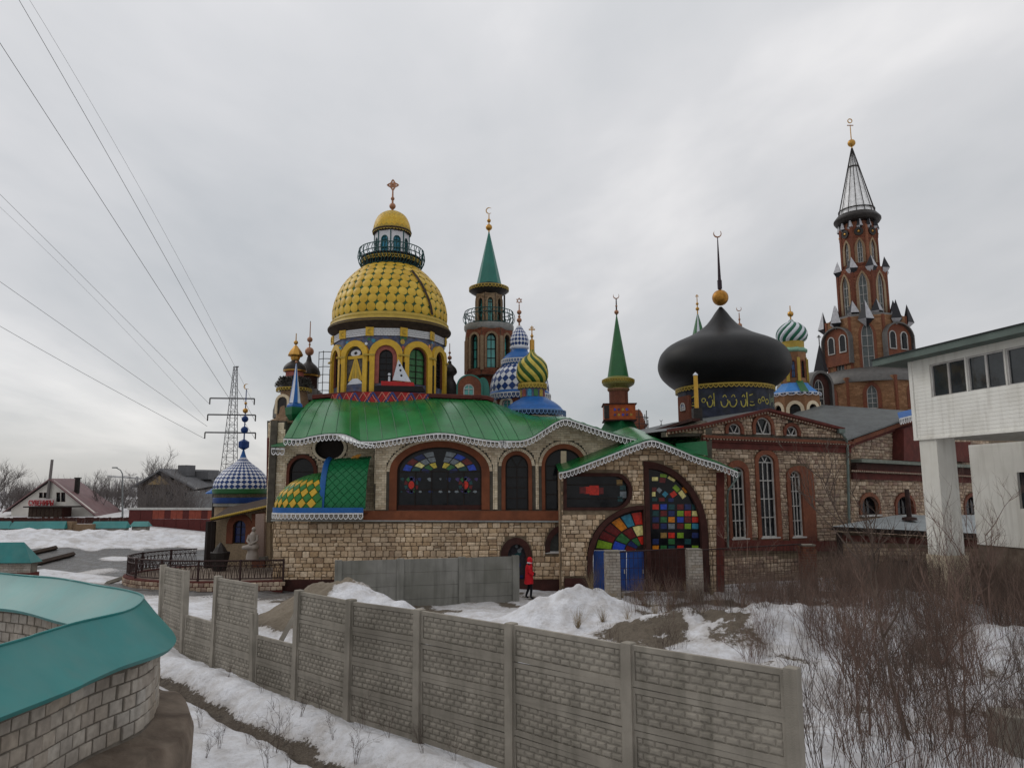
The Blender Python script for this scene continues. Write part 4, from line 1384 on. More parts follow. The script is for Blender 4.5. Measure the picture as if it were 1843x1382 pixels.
strip(an, FX, 1526, 797, 1652, 753, 0, .2, 0, .16, mMaroon, 'raking_cornice')
dentils(an, FX, 1528, 794.5, 1650, 751.5, .165, mDent)
r0, r1 = w3(FX, 1522, 791, .45), w3(FX, 1665, 741, .45)
part('roof', MB().add([r0, r1, r1 - FX.n * 6 + Vector((-.6, 0, 1.0)), r0 - FX.n * 6 + Vector((0, 0, .25)), r0 - Vector((0, 0, .08)), r1 - Vector((0, 0, .08))], [(0, 1, 2, 3), (4, 5, 1, 0)]), MATS['grey_sheet_roof'], an)
# red oriel and blue awning with white fringe
oz = FX.pl([(1618, 829), (1618, 772), (1664, 760), (1664, 832)], .35)
part('red_oriel', MB().plate([oz[0], oz[3], oz[2], oz[1]], (), .7, -.1), mMaroon, an, MX)
part('red_oriel', MB().plate(FX.pl([(1706, 829), (1706, 795), (1745, 795), (1745, 832)], .35), (), .5, -.1), mMaroon, an, MX)
aw0, aw1 = w3(FX, 1618, 753, .9), w3(FX, 1655, 744, .9)
part('blue_awning', MB().add([aw0, aw1, aw1 + Vector((.2, .5, .35)), aw0 + Vector((.2, .5, .35)), aw0 - Vector((0, 0, .06)), aw1 - Vector((0, 0, .06))], [(0, 1, 2, 3), (4, 5, 1, 0)]), mBlu, an)
lace(an, [aw0 + Vector((0, -.02, 0)), aw1 + Vector((0, -.02, 0))], .24, .34, mWhite)
# low shed in front
s0, s1, s2, s3 = at(1497, 947, 32.2), at(1800, 962, 31.6), at(1800, 926, 36.0), at(1610, 927, 36.0)
shd = thing('lean_to_shed', 'low shed with a pale metal roof and rubble walls in front of the annex', 'shed', (s0.x + 2, 32.6, GZ))
mPaleR = mat('pale_sheet_metal', (.30, .33, .34), .5, metal=.2, var=.12, scale=1, bump=.1, bscale=3, dirt=(.2, .22, .22), damt=.5)
part('roof', MB().add([s0, s1, s2, s3], [(0, 1, 2, 3)]), mPaleR, shd)
part('fascia', MB().add([s0, s1, s1 - Vector((0, -.02, .22)), s0 - Vector((0, -.02, .16))], [(0, 3, 2, 1)]), mFrame, shd)
part('eave', MB().add([s0 - Vector((0, -.05, .16)), s1 - Vector((0, -.05, .22)), Vector((s1.x, 33, s1.z - .1)), Vector((s0.x, 33, s0.z - .1))], [(0, 1, 2, 3)]), mWood, shd)
FS = Fr((s0.x + .5, 32.9), (s1.x, 32.3))
sw = FS.pl([(1514, 1080), (1514, 958), (1800, 972), (1800, 1080)])
bw2 = [FS.pl([(u0, v1), (u0, v0), (u1, v0), (u1, v1)]) for u0, v0, u1, v1 in [(1552, 1004, 1576, 1022), (1608, 1008, 1644, 1036)]]
sww = part('stone_wall', MB().plate(sw, bw2, .4, -.448), mMortS, shd, FS.M())
scatter('stone', cells_for(FS.pl([(1514, 1045), (1514, 975), (1800, 985), (1800, 1045)]), bw2, .16, (.18, .46), .007, .3, seed=33), FS.M(), sww, mStoneB, 120, -.06, .06)
strip(shd, FS, 1512, 962, 1800, 974, 0, .26, -.04, .1, mMaroon, 'red_band')
for q in bw2:
    part('basement_window', MB().plate(q, (), .02, -.35), mGlass, shd, FS.M())
for k, u in enumerate((1510,)):
    part('corner_post', MB().tube([at(u, 958, 32.6), Vector((at(u, 958, 32.6).x, 32.6, GZ))], .12, 6), mFrame, shd)
vp = at(1637, 935, 33.8)
vent = MB().tube([vp, vp + Vector((-.02, 0, 1.35))], [.11, .10], 10)
vent.lathe([(.32, vp.z - .02), (.3, vp.z + .1), (.12, vp.z + .13)], 12, (vp.x, vp.y))
single('flue_pipe', vent, mRust, 'dark rusty flue pipe standing on the pale shed roof', 'chimney', smooth=40, base=vp)

# ================================================================ white sided building on the right edge
VPX = 600
dirw = ray(VPX, 884)
dirw = Vector((dirw.x, dirw.y)).normalized()
wc = at(1648, 790, 24.0)
far = Vector((wc.x, wc.y))
near = far - dirw * 9.0
FW = Fr((far.x, far.y), (near.x, near.y))
MW = FW.M()
wb = thing('white_sided_building', 'white clapboard building with an overhanging upper storey on a square pillar', 'building', (near.x, near.y, .5))
mSid = mat('white_siding', (.74, .73, .68), .6, var=.05, scale=1.5, bump=.05, dirt=(.56, .54, .48), damt=.7, dscale=.7, streak=((.46, .44, .39), .5))
zt, zbm = FW.p(1641, 648)[1], wc.z
WD = 6.0
lenW = 9.0
def siding(parent, F, outline, holes, off=0.0, pitch=.115, name='siding'):
    """overlapping boards as one real stepped surface, cut round openings"""
    xs = [p[0] for p in outline]
    zs = [p[1] for p in outline]
    brd = 0
    z = min(zs)
    while z < max(zs) - .01:
        z2 = min(z + pitch, max(zs))
        zc_ = (z + z2) / 2
        ints = [(min(xs), max(xs))]
        for h in holes:
            hx0, hx1 = min(p[0] for p in h), max(p[0] for p in h)
            hz0, hz1 = min(p[1] for p in h), max(p[1] for p in h)
            if hz0 < zc_ < hz1:
                nx_ = []
                for a, b in ints:
                    if hx1 <= a or hx0 >= b: nx_.append((a, b))
                    else:
                        if hx0 > a: nx_.append((a, hx0))
                        if hx1 < b: nx_.append((hx1, b))
                ints = nx_
        for a, b in ints:
            mb = MB().add([(a, z, .011 + off), (b, z, .011 + off), (b, z2, .004 + off), (a, z2, .004 + off), (a, z, off), (b, z, off), (b, z2, off), (a, z2, off)],
                          [(0, 1, 2, 3), (0, 4, 5, 1), (0, 3, 7, 4), (1, 5, 6, 2)])
            part('board', mb, mSid, parent, F.M())
        z = z2
wz0, wz1 = FW.p(1682, 716)[1], FW.p(1677, 655)[1]
wins = []
for u0, u1 in ((1675, 1740), (1741.5, 1812), (1813.5, 1890)):
    a0, a1 = FW.p(u0, 690)[0], FW.p(u1, 690)[0]
    wins.append([(a0, wz0), (a1, wz0), (a1, wz1), (a0, wz1)])
upo = [(0, zbm), (lenW, zbm), (lenW, zt), (0, zt)]
upw = part('overhang_wall', MB().plate(upo, wins, .25, -.25), mSid, wb, MW)
siding(upw, FW, upo, wins)
mGlassG = mat('grey_window_glass', (.03, .036, .04), .05, var=.5, scale=1.2, bump=.3, bscale=1.5, spec=.5)
for k, q in enumerate(wins):
    f = .06
    inn = [(q[0][0] + f, q[0][1] + f), (q[1][0] - f, q[1][1] + f), (q[2][0] - f, q[2][1] - f), (q[3][0] + f, q[3][1] - f)]
    m_ = (inn[0][0] + inn[1][0]) / 2
    wo = part('window', MB().plate(q, [inn], .09, -.12).box(m_ - .035, m_ + .035, inn[0][1], inn[2][1], -.11, -.04), mFrameW, wb, MW)
    for s_ in (0, 1):
        a0 = inn[0][0] if s_ == 0 else m_ + .035
        a1 = m_ - .035 if s_ == 0 else inn[1][0]
        part('pane', MB().plate([(a0, inn[0][1]), (a1, inn[0][1]), (a1, inn[2][1]), (a0, inn[2][1])], (), .012, -.1 + .004 * s_), mGlassG, wo, MW)
part('overhang_wall', MB().box(0, lenW, zbm, zt, -WD, -WD + .2).box(0, .2, zbm, zt, -WD, -.252).box(lenW - .2, lenW, zbm, zt, -WD, -.252), mSid, wb, MW)
part('soffit', MB().box(.05, lenW, zbm - .02, zbm + .1, -WD, -.03), mat('soffit_board', (.4, .39, .36), .8), wb, MW)
# corner trim, roof
part('corner_trim', MB().box(-.03, .10, zbm - .03, zt, -.06, .045).box(-.03, lenW, zbm - .05, zbm + .02, -.05, .05), mSid, wb, MW)
mGF = mat('grey_green_fascia', (.105, .135, .12), .6, var=.12, scale=2, bump=.05, dirt=(.07, .09, .08))
ra, rz = FW.p(1641, 645)
part('roof', MB().box(-1.05, lenW + .5, zt - .05, zt + .16, -WD - .6, .55), mGF, wb, MW)
part('roof_edge', MB().box(-1.1, lenW + .5, zt + .16, zt + .19, -WD - .6, .6), mat('dark_roof_sheet', (.03, .033, .035), .7), wb, MW)
# pillar and set-back ground floor
pz0 = FW.p(1672, 995, -.3)[1]
part('pillar', MB().box(.12, .82, pz0, zbm - .02, -.72, -.02), mSid, wb, MW)
part('pillar_base', MB().box(.06, .88, .2, pz0, -.78, .02), mFBrick, wb, MW)
lwp = at(1743, 800, 27.2)
FW2 = Fr((lwp.x, lwp.y), (lwp.x - dirw.x * 9, lwp.y - dirw.y * 9))
low = [(0, pz0 + .05), (9, pz0 + .05), (9, zbm - .02), (0, zbm - .02)]
a0 = FW2.p(1833, 880)[0]
lh = [(a0, FW2.p(1838, 915)[1]), (a0 + 1.2, FW2.p(1838, 915)[1]), (a0 + 1.2, FW2.p(1838, 848)[1]), (a0, FW2.p(1838, 848)[1])]
lwl = part('recessed_wall', MB().plate(low, [lh], .2, -.2), mSid, wb, FW2.M())
siding(lwl, FW2, low, [lh])
part('recessed_window', MB().plate(lh, (), .02, -.12), mGlassG, wb, FW2.M())
part('recessed_wall', MB().box(0, .2, low[0][1], low[2][1], -5, -.21), mSid, wb, FW2.M())
part('footing', MB().box(-.02, 9, .1, low[0][1], -5, -.05), mDirtC, wb, FW2.M())
# ================================================================ towers and domes
FWD = CM @ Vector((0, 0, -1))
class Tw:
    def __init__(s, u, v, Y):
        s.u, s.Y = u, Y
        p = at(u, v, Y)
        s.c = (p.x, p.y)
        s.k = (p - CAM).dot(FWD) / FPX
    def z(s, v):
        return at(s.u, v, s.Y).z
    def r(s, px):
        return px * s.k
    def pf(s, l):
        return [(s.r(a), s.z(b)) for a, b in l]
    def pt(s, v, dx=0, dy=0):
        return Vector((s.c[0] + dx, s.c[1] + dy, s.z(v)))
    def fr(s, th, r):
        c = Vector((s.c[0] + r * math.sin(th), s.c[1] - r * math.cos(th)))
        return Fr((c.x, c.y), (c.x + math.cos(th), c.y + math.sin(th)))
mGold = mat('gilded_metal', (.42, .23, .055), .32, metal=.85, var=.15, bump=.05)
mCop = mat('copper_pink_finial', (.30, .15, .09), .45, metal=.5, var=.2)
mBlack = mat('black_sheet_metal', (.007, .007, .0075), .5, var=.25, scale=1.2, bump=.08, bscale=4, spec=.22, dirt=(.014, .013, .012), damt=.5)
mDark = mat('dark_bronze', (.03, .026, .024), .5, metal=.3, var=.3, bump=.1)
mTealR = mat('teal_roof_metal', (.012, .13, .10), .42, var=.12, scale=2, bump=.05, spec=.4)
mGrnC = mat('deep_green_roof_metal', (.015, .105, .03), .42, var=.14, scale=2, bump=.05, spec=.4)
mGold2 = mat('yellow_gold_paint', (.40, .28, .05), .5, var=.16, scale=6, bump=.1, dirt=(.28, .19, .04), damt=.6, dscale=3)
mPavW = mat('white_lantern_panel', (.58, .58, .60), .6, var=.06, bump=.05)
mIronT = mat('teal_wrought_iron', (.02, .07, .07), .5, metal=.3)
mMos = mat('blue_mosaic', (.07, .09, .16), .6, var=.5, scale=4, bump=.2, bscale=60, dirt=(.16, .10, .05), damt=.7, dscale=5)
mWhT = mat('white_enamel', (.56, .58, .63), .4, var=.08, bump=.05)
mBlk = mat('matt_black_paint', (.012, .01, .01), .6)

def smooth_prof(pr, n=5):
    P = spline([Vector((a, b)) for a, b in pr], n)
    return [(max(p.x, .003), p.y) for p in P]
def crescent(r, t=.3, open_up=False, n=14):
    """crescent outline: big arc minus an offset smaller disc; opening to the right, or upwards"""
    o, i = [], []
    for k in range(n + 1):
        a = rad(45 + 270 * k / n)
        o.append((r * math.cos(a), r * math.sin(a)))
    for k in range(n + 1):
        a = rad(315 - 270 * k / n)
        w_ = math.sin(PI * k / n)
        q = r * (1 - t * w_)
        i.append((q * math.cos(a), q * math.sin(a)))
    p = o + i[1:-1]
    if open_up:
        p = [(-y, x) for x, y in p]
    return p
def upright(c):
    """matrix: local x right, y up, z towards the viewer, at point c"""
    M = Matrix.Identity(4)
    M[0][0], M[1][0], M[2][0] = 1, 0, 0
    M[0][1], M[1][1], M[2][1] = 0, 0, 1
    M[0][2], M[1][2], M[2][2] = 0, -1, 0
    M[0][3], M[1][3], M[2][3] = c
    return M
def finial(parent, tw, balls, rod, top=None, m=None, rodm=None):
    """balls: (v, r_px); rod: (v0, v1, r_px); top: (kind, v, r_px)"""
    m = m or mGold
    f = part('finial', MB().tube([tw.pt(rod[0]), tw.pt(rod[1])], [tw.r(rod[2]), tw.r(rod[2]) * .6], 8), rodm or m, parent, smooth=50)
    for b in balls:
        mb = MB().ball((*tw.c, tw.z(b[0])), tw.r(b[1]), 16)
        part('finial_ball', mb, b[2] if len(b) > 2 else m, f, smooth=80)
    if top:
        k, v, r = top
        r = tw.r(r)
        M = upright(tw.pt(v))
        mb = MB()
        if k == 'crescent': mb.plate(crescent(r), (), .05, -.025, M)
        if k == 'crescent_up': mb.plate(crescent(r, .3, True), (), .05, -.025, M)
        if k == 'star':
            for a in (90, 270):
                tri = [(r * math.cos(rad(a + 120 * i)), r * math.sin(rad(a + 120 * i))) for i in range(3)]
                mb.plate(tri, [[(x * .68, y * .68) for x, y in tri]], .04, -.02 + (a > 180) * .01, M)
        if k == 'cross':
            mb.box(-r * .1, r * .1, -r, r, -.03, .03, M).box(-r * .6, r * .6, r * .2, r * .42, -.025, .035, M).box(-r * .35, r * .35, r * .62, r * .78, -.025, .035, M)
        if k == 'rosette':
            for i in range(4):
                a = PI / 2 * i
                R_ = Matrix.Rotation(a, 4, 'Z')
                mb.plate([(-.12 * r, .1 * r), (-.34 * r, .55 * r), (-.2 * r, .8 * r), (0, r), (.2 * r, .8 * r), (.34 * r, .55 * r), (.12 * r, .1 * r)], [[(-.1 * r, .5 * r), (0, .72 * r), (.1 * r, .5 * r), (0, .35 * r)]], .05, -.025, M @ R_)
                R2 = Matrix.Rotation(a + PI / 4, 4, 'Z')
                mb.plate([(-.06 * r, 0), (-.16 * r, .45 * r), (0, .66 * r), (.16 * r, .45 * r), (.06 * r, 0)], (), .04, -.02, M @ R2)
        if k == 'ring':
            n = 16
            mb.plate([(r * math.cos(2 * PI * i / n), r * math.sin(2 * PI * i / n)) for i in range(n)], [[(.7 * r * math.cos(2 * PI * i / n), .7 * r * math.sin(2 * PI * i / n)) for i in range(n)]], .05, -.025, M)
        part('emblem', mb, m, f)
    return f
def lathe_part(parent, name, tw, prof, m, n=40, sm=True, smooth=50):
    pr = [(tw.r(a), tw.z(b)) for a, b in prof]
    if sm: pr = smooth_prof(pr)
    return part(name, MB().lathe(pr, n, tw.c), m, parent, smooth=smooth)
def fringe(parent, tw, rpx, v, w_, h_, m, name='fringe', n=None):
    r, z = tw.r(rpx), tw.z(v)
    k = 72
    pts = [Vector((tw.c[0] + r * math.sin(2 * PI * i / k), tw.c[1] - r * math.cos(2 * PI * i / k), z)) for i in range(k + 1)]
    return lace(parent, pts, w_, h_, m, name)
def onion(parent, tw, prof, n, twist, mats, rib=0.0, name='onion_dome', per=4):
    pr = smooth_prof([(tw.r(a), tw.z(b)) for a, b in prof], 6)
    N_ = n * per
    mb = MB()
    vs, fs, ms = [], [], []
    z0, z1 = pr[0][1], pr[-1][1]
    for r, z in pr:
        t = twist * (z - z0) / (z1 - z0)
        for k in range(N_):
            a = 2 * PI * k / N_ + t
            q = r * (1 + rib * abs(math.sin(PI * k / per)))
            vs.append((tw.c[0] + q * math.sin(a), tw.c[1] - q * math.cos(a), z))
    for i in range(len(pr) - 1):
        for k in range(N_):
            fs.append((i * N_ + k, i * N_ + (k + 1) % N_, (i + 1) * N_ + (k + 1) % N_, (i + 1) * N_ + k))
            ms.append((k // per) % len(mats))
    mb.add(vs, fs)
    mb.m = ms
    return part(name, mb, mats, parent, smooth=40)
def checker(parent, tw, prof, n, rows, mA, mB, single_tiles=0, name='checker_dome'):
    pr = smooth_prof([(tw.r(a), tw.z(b)) for a, b in prof], 10)
    P = resample([Vector(p) for p in pr], 1e-9 + sum((Vector(pr[i + 1]) - Vector(pr[i])).length for i in range(len(pr) - 1)) / rows)
    pt = lambda i, j: Vector((tw.c[0] + P[j].x * math.sin(2 * PI * (i + .5 * (j % 2)) / n), tw.c[1] - P[j].x * math.cos(2 * PI * (i + .5 * (j % 2)) / n), P[j].y))
    sh_ = part(name, MB().lathe([(p.x - .015, p.y) for p in P], n * 2, tw.c), mB, parent, smooth=60)
    rest = [MB(), MB()]
    made = 0
    for j in range(1, len(P) - 1):
        for i in range(n):
            o = j % 2
            q = [pt(i, j - 1 + 0) if not o else pt(i + 1, j - 1)]
            # the lattice point below and above share parity, left and right lie on row j
            L_, R_ = pt(i, j), pt(i + 1, j)
            B_ = pt(i, j - 1) if o == 0 else pt(i + 1, j - 1)
            T_ = pt(i, j + 1) if o == 0 else pt(i + 1, j + 1)
            c = (L_ + R_ + B_ + T_) / 4
            m = mA if j % 2 else mB
            front = (c - Vector((*tw.c, c.z))).dot(CAM - c) > 0
            if front and made < single_tiles:
                tile(sh_, [B_, R_, T_, L_], m, 'diamond_tile', .012, .985)
                made += 1
            else:
                n_ = Vector((c.x - tw.c[0], c.y - tw.c[1], 0)).normalized() * .006
                rest[0 if m is mA else 1].add([B_ + n_, R_ + n_, T_ + n_, L_ + n_], [(0, 1, 2, 3)])
    for k, m in enumerate((mA, mB)):
        if rest[k].v: part('diamond_field', rest[k], m, sh_, kind='stuff')
    return sh_
def railing(parent, tw, r0, r1, v0, v1, n, m, name='balcony_railing'):
    a, b = tw.r(r0), tw.r(r1)
    z0, z1 = tw.z(v0), tw.z(v1)
    mb = MB()
    k = 48
    for rr_, zz_ in ((b, z1), (a, z0 + .05), ((a + b) / 2 + .05, z0 + (z1 - z0) * .72)):
        mb.tube([(tw.c[0] + rr_ * math.sin(2 * PI * i / k), tw.c[1] - rr_ * math.cos(2 * PI * i / k), zz_) for i in range(k + 1)], .028, 4, False)
    for i in range(n):
        t = 2 * PI * i / n
        s_, c_ = math.sin(t), math.cos(t)
        pts = []
        for f in (0, .2, .4, .6, .8, 1):
            q = a + (b - a) * f + .16 * math.sin(PI * f * 1.0) * (1 if i % 2 else .4)
            t2 = t + .06 * math.sin(2 * PI * f)
            pts.append((tw.c[0] + q * math.sin(t2), tw.c[1] - q * math.cos(t2), z0 + (z1 - z0) * f))
        mb.tube(pts, .02, 4, False)
    return part(name, mb, m, parent, smooth=60)
def drum(parent, tw, r, n, th0, z0, z1, m, win=None, brick=None, t=.25, sub=None):
    """faceted drum; win(k, F, hw) -> list of (inner, outer) openings for front bays"""
    hw = r * math.tan(PI / n)
    mb = MB()
    fr = []
    for k in range(n):
        th = th0 + 2 * PI * k / n
        th = (th + PI) % (2 * PI) - PI
        F = tw.fr(th, r)
        out_ = [(-hw, z0), (hw, z0), (hw, z1), (-hw, z1)]
        ho = []
        if win and abs(th) < 2.15:
            ho = win(th, F, hw)
        mb.plate(out_, [h for h in ho if h], t, -t, F.M())
        fr.append((th, F, hw, ho))
    dr_ = part('drum_wall', mb, m, parent)
    if brick:
        bm = MB()
        for th, F, hw, ho in fr:
            if abs(th) > 2.15: continue
            for a, z, w_, h_ in cells_for([(-hw, z0), (hw, z0), (hw, z1), (-hw, z1)], [grow(h, .05) for h in ho], brick[0], (brick[1], brick[1]), .005, brick=True):
                bm.add(BRICKS[0].v, BRICKS[0].f, F.M() @ Matrix.Translation((a, z, .001)) @ Matrix.Diagonal((w_, h_, .02, 1)))
        part('brick_field', bm, brick[2], dr_, kind='stuff')
    return dr_, fr

# ---------------------------------------------------------------- golden rotunda
T = Tw(702, 600, 37.0)
rot = thing('golden_dome_rotunda', 'rotunda with a dome of round golden plates, white lantern and yellow arches', 'tower', (*T.c, T.z(718)))
RR = T.r(94)
F0 = T.fr(rad(6), RR)
zr = lambda v: F0.p(716, v)[1]
N11 = 11
zb0, zt0 = zr(712), zr(588)
def rwin(th, F, hw):
    return [arch(-.52, .52, zr(690), zr(643), zr(622))]
dw, frs = drum(rot, T, RR, N11, rad(6), T.z(735), zt0, mMos, rwin)
mPink = mat('pink_brick', (.28, .09, .075), .85, var=.2, bump=.2)
for th, F, hw, ho in frs:
    if abs(th) > 2.15: continue
    inn = ho[0]
    out_ = arch(-.80, .80, zr(712), zr(640), zr(611.5))
    out_ = [(max(-hw + .01, min(hw - .01, x)), z) for x, z in out_]
    M = F.M()
    part('yellow_arch', MB().plate(band(out_, [(inn[0][0], zr(712))] + inn[1:-1] + [(inn[-1][0], zr(712))]), (), .16, 0), mYel, rot, M)
    part('pier_groove', MB().box(-hw - .03, -hw + .03, zr(706), zr(652), .0, .17), mBlk, rot, M)
    part('impost', MB().box(-hw - .26, -hw + .26, zr(641.5), zr(638.5), .0, .19), mGold2, rot, M)
    if abs(th - rad(-26.7)) < .1:                             # panel of golden rays
        pn_ = part('ray_panel', MB().plate(inn, (), .05, -.06), mat('dark_mosaic_panel', (.06, .055, .05), .6, var=.6, scale=7, bump=.2), rot, M)
        zc_, zbot = zr(642), zr(684)
        for k, x in enumerate((-.36, -.17, .02, .2, .38)):
            part('ray', MB().plate([(-.03 + x * .14, zc_ - .05), (.03 + x * .14, zc_ - .05), (x + .075, zbot), (x - .075, zbot)], (), .02, -.008 + .001 * k), [mYel, mGold2][k % 2], pn_, M)
        part('ray_bar', MB().box(-.46, .46, zc_ - .06, zc_ + .09, -.01, .03), mYel, pn_, M)
        part('white_base', MB().plate([(-.46, zr(690)), (.46, zr(690)), (.3, zr(684)), (.14, zr(680)), (-.14, zr(680)), (-.3, zr(684))], (), .04, -.01), mWhT, pn_, M)
        n_ = 12
        part('eye_disc', MB().plate([(.3 * math.cos(2 * PI * i / n_), zr(634) + .16 * math.sin(2 * PI * i / n_)) for i in range(n_)], [[(.11 * math.cos(2 * PI * i / n_), zr(634) + .08 * math.sin(2 * PI * i / n_)) for i in range(n_)]], .03, -.01), mPavW, pn_, M)
    else:
        sur = inn
        i2 = shrink(inn, .20) if abs(th - rad(6)) < .1 else shrink(inn, .06)
        i2 = [(x, z - (.2 if k in (0, len(i2) - 1) else 0)) for k, (x, z) in enumerate(i2)]
        i2[0] = (i2[0][0], inn[0][1])
        i2[-1] = (i2[-1][0], inn[-1][1])
        window(rot, F, i2, .0, .12, .04, nv=1, nh=4, sur=sur, sur_mat=mPink if abs(th - rad(6)) < .1 else mRedBr, sur_t=.03, glass=GL['green'] if abs(th - rad(38.7)) < .1 else mGlass)
    # band of white bricks and yellow plaques
    zb1, zb2 = zr(604.5), zr(591)
    part('brick_band', MB().box(-hw, hw, zb1, zb2, .0, .035), mMort, rot, M)
    bm = MB()
    for r_ in range(4):
        for q in range(9):
            x = -hw + (q + .5 + (r_ % 2) * .5) * 2 * hw / 9.5
            if x + .08 < hw:
                bm.box(x - .078, x + .078, zb1 + (zb2 - zb1) * (r_ + .1) / 4, zb1 + (zb2 - zb1) * (r_ + .88) / 4, .036, .055)
    part('white_bricks', bm, mPavW, rot, M, kind='stuff')
    pq = part('plaque', MB().box(-hw - .19, -hw + .19, zb1 - .03, zb2 + .02, .03, .1), mYel, rot, M)
    part('plaque_emblem', MB().plate([(x * .11 - hw, z * .11 + (zb1 + zb2) / 2) for x, z in crescent(1, .5)], (), .03, .1), mGold2, pq, M)
    for q in range(7):                                        # mosaic figures in the spandrels
        a_, z_ = -hw + RS.uniform(-.28, .28), RS.uniform(zr(632), zr(607))
        if abs(a_ + hw) < .12 + .3 * (z_ - zr(632)):
            r_ = RS.uniform(.06, .13)
            n_ = RS.choice([3, 5, 8, 8])
            part('mosaic_figure', MB().plate([(a_ + r_ * math.cos(2 * PI * i / n_ + q), z_ + r_ * math.sin(2 * PI * i / n_ + q)) for i in range(n_)], (), .01, .006 + q * .001), RS.choice([mGold2, mPink, GL['green'], GL['cyan'], GL['orange'], mWhT]), rot, M)
lathe_part(rot, 'eave', T, [(95, 612), (101, 606), (109, 601), (109.5, 598), (103, 590), (100, 585)], mWood, 66, False, 30)
fringe(rot, T, 104.5, 588, .24, .26, mGold2)
lathe_part(rot, 'dome_rim', T, [(109.6, 599.5), (103.5, 588), (102.5, 584.5), (100.5, 583)], mGold2, 66, False, 60)
DP = [(100.5, 583), (101.5, 571), (100.5, 560), (96.5, 546), (90.5, 530), (81.5, 516), (71, 504), (58, 492), (50, 487)]
lathe_part(rot, 'dome_shell', T, DP, mat('dome_green_ground', (.03, .085, .03), .6, var=.3, dirt=(.06, .05, .02)), 66)
pr = smooth_prof([(T.r(a), T.z(b)) for a, b in DP], 12)
rowsP = resample([Vector(p) for p in pr], .437)
disc = MB()
nd = 12
disc.add([(.5 * math.cos(2 * PI * i / nd), .5 * math.sin(2 * PI * i / nd), 0) for i in range(nd)] + [(.5 * math.cos(2 * PI * i / nd), .5 * math.sin(2 * PI * i / nd), .06) for i in range(nd)] +
         [(.42 * math.cos(2 * PI * i / nd), .42 * math.sin(2 * PI * i / nd), .11) for i in range(nd)] + [(0, 0, .12)],
         [(i, (i + 1) % nd, nd + (i + 1) % nd, nd + i) for i in range(nd)] + [(nd + i, nd + (i + 1) % nd, 2 * nd + (i + 1) % nd, 2 * nd + i) for i in range(nd)] + [(2 * nd + i, 2 * nd + (i + 1) % nd, 3 * nd) for i in range(nd)])
mDisc = mat('golden_disc_enamel', (.5, .35, .07), .4, var=.12, scale=4, bump=.05, pal=[(.44, .27, .025), (.53, .345, .04), (.57, .38, .055), (.48, .30, .03)])
dme = disc.mesh('golden_disc', mDisc, 50)
shell = [o for o in rot.children if o.name.startswith('dome_shell')][0]
rest = MB()
cnt = 0
for j in range(len(rowsP) - 1):
    c = (rowsP[j] + rowsP[j + 1]) / 2
    d = (rowsP[j + 1] - rowsP[j])
    sl_ = math.atan2(-d.x, d.y)
    n_ = max(12, int(round(2 * PI * c.x / .452)))
    for i in range(n_):
        th = 2 * PI * (i + .5 * (j % 2) * 0) / n_ + .02 * j
        th = (th + PI) % (2 * PI) - PI
        R_ = Matrix.Rotation(th, 4, 'Z') @ Matrix.Rotation(PI / 2 - sl_, 4, 'X')
        p = Vector((T.c[0] + c.x * math.sin(th), T.c[1] - c.x * math.cos(th), c.y))
        s_ = min(.455, 2 * PI * c.x / n_ * 1.03)
        M = Matrix.Translation(p) @ R_ @ Matrix.Diagonal((s_, .455, .32, 1))
        if abs(th) < 1.75 and cnt < 300:
            link('golden_disc', dme, shell, M)
            cnt += 1
        else:
            rest.add(disc.v, disc.f, M)
stp = MB()
sa = []
for j in range(0, len(rowsP) - 2):
    c = rowsP[j]
    for q in (-.03, .03):
        th = .90 - .045 * (j - .5) + q * (2.6 / c.x)
        sa.append((T.c[0] + (c.x + .085) * math.sin(th), T.c[1] - (c.x + .085) * math.cos(th), c.y + .04))
part('dark_strip', stp.add(sa, [(2 * i, 2 * i + 1, 2 * i + 3, 2 * i + 2) for i in range(len(sa) // 2 - 1)]), mWood, shell)
part('disc_field', rest, mDisc, shell, kind='stuff', smooth=50)
lathe_part(rot, 'lantern_base', T, [(51, 488), (46, 484), (45, 475), (54, 471), (55, 468), (40, 466)], mBlk, 40, False)
fringe(rot, T, 53, 472, .2, .2, mGold2)
railing(rot, T, 51, 58, 487, 453, 60, mIronT)
TL = T
lr = T.r(29)
def lwin(th, F, hw):
    return [arch(-.2, .2, T.z(470), T.z(440), T.z(432))]
ld, lfr = drum(rot, T, lr, 8, rad(22.5) * 0 + rad(28), T.z(472), T.z(416), mPavW, lwin, t=.1)
for th, F, hw, ho in lfr:
    if abs(th) < 2.15:
        window(rot, F, ho[0], .0, .05, .05, glass=GL['cyan'], frame=mIronT, nv=1, nh=2)
        part('lantern_post', MB().box(-hw - .025, -hw + .025, T.z(470), T.z(416), -.02, .03), mIronT, rot, F.M())
lathe_part(rot, 'lantern_eave', T, [(30, 424), (35.5, 421), (36, 419), (33, 415)], mWood, 36, False)
fringe(rot, T, 34.5, 416.5, .17, .2, mGold2)
LP = [(34, 416), (33, 408), (29.5, 398), (24, 390), (15, 384), (6, 381), (1, 380)]
ls = lathe_part(rot, 'lantern_dome', T, LP, mGold2, 40)
checker(rot, T, LP, 22, 12, mYel, mDisc, 0, 'lantern_scales')
finial(rot, T, [(371.5, 6), (358, 3.6)], (381, 340, 2.2), ('rosette', 333.5, 11.5), m=mCop)
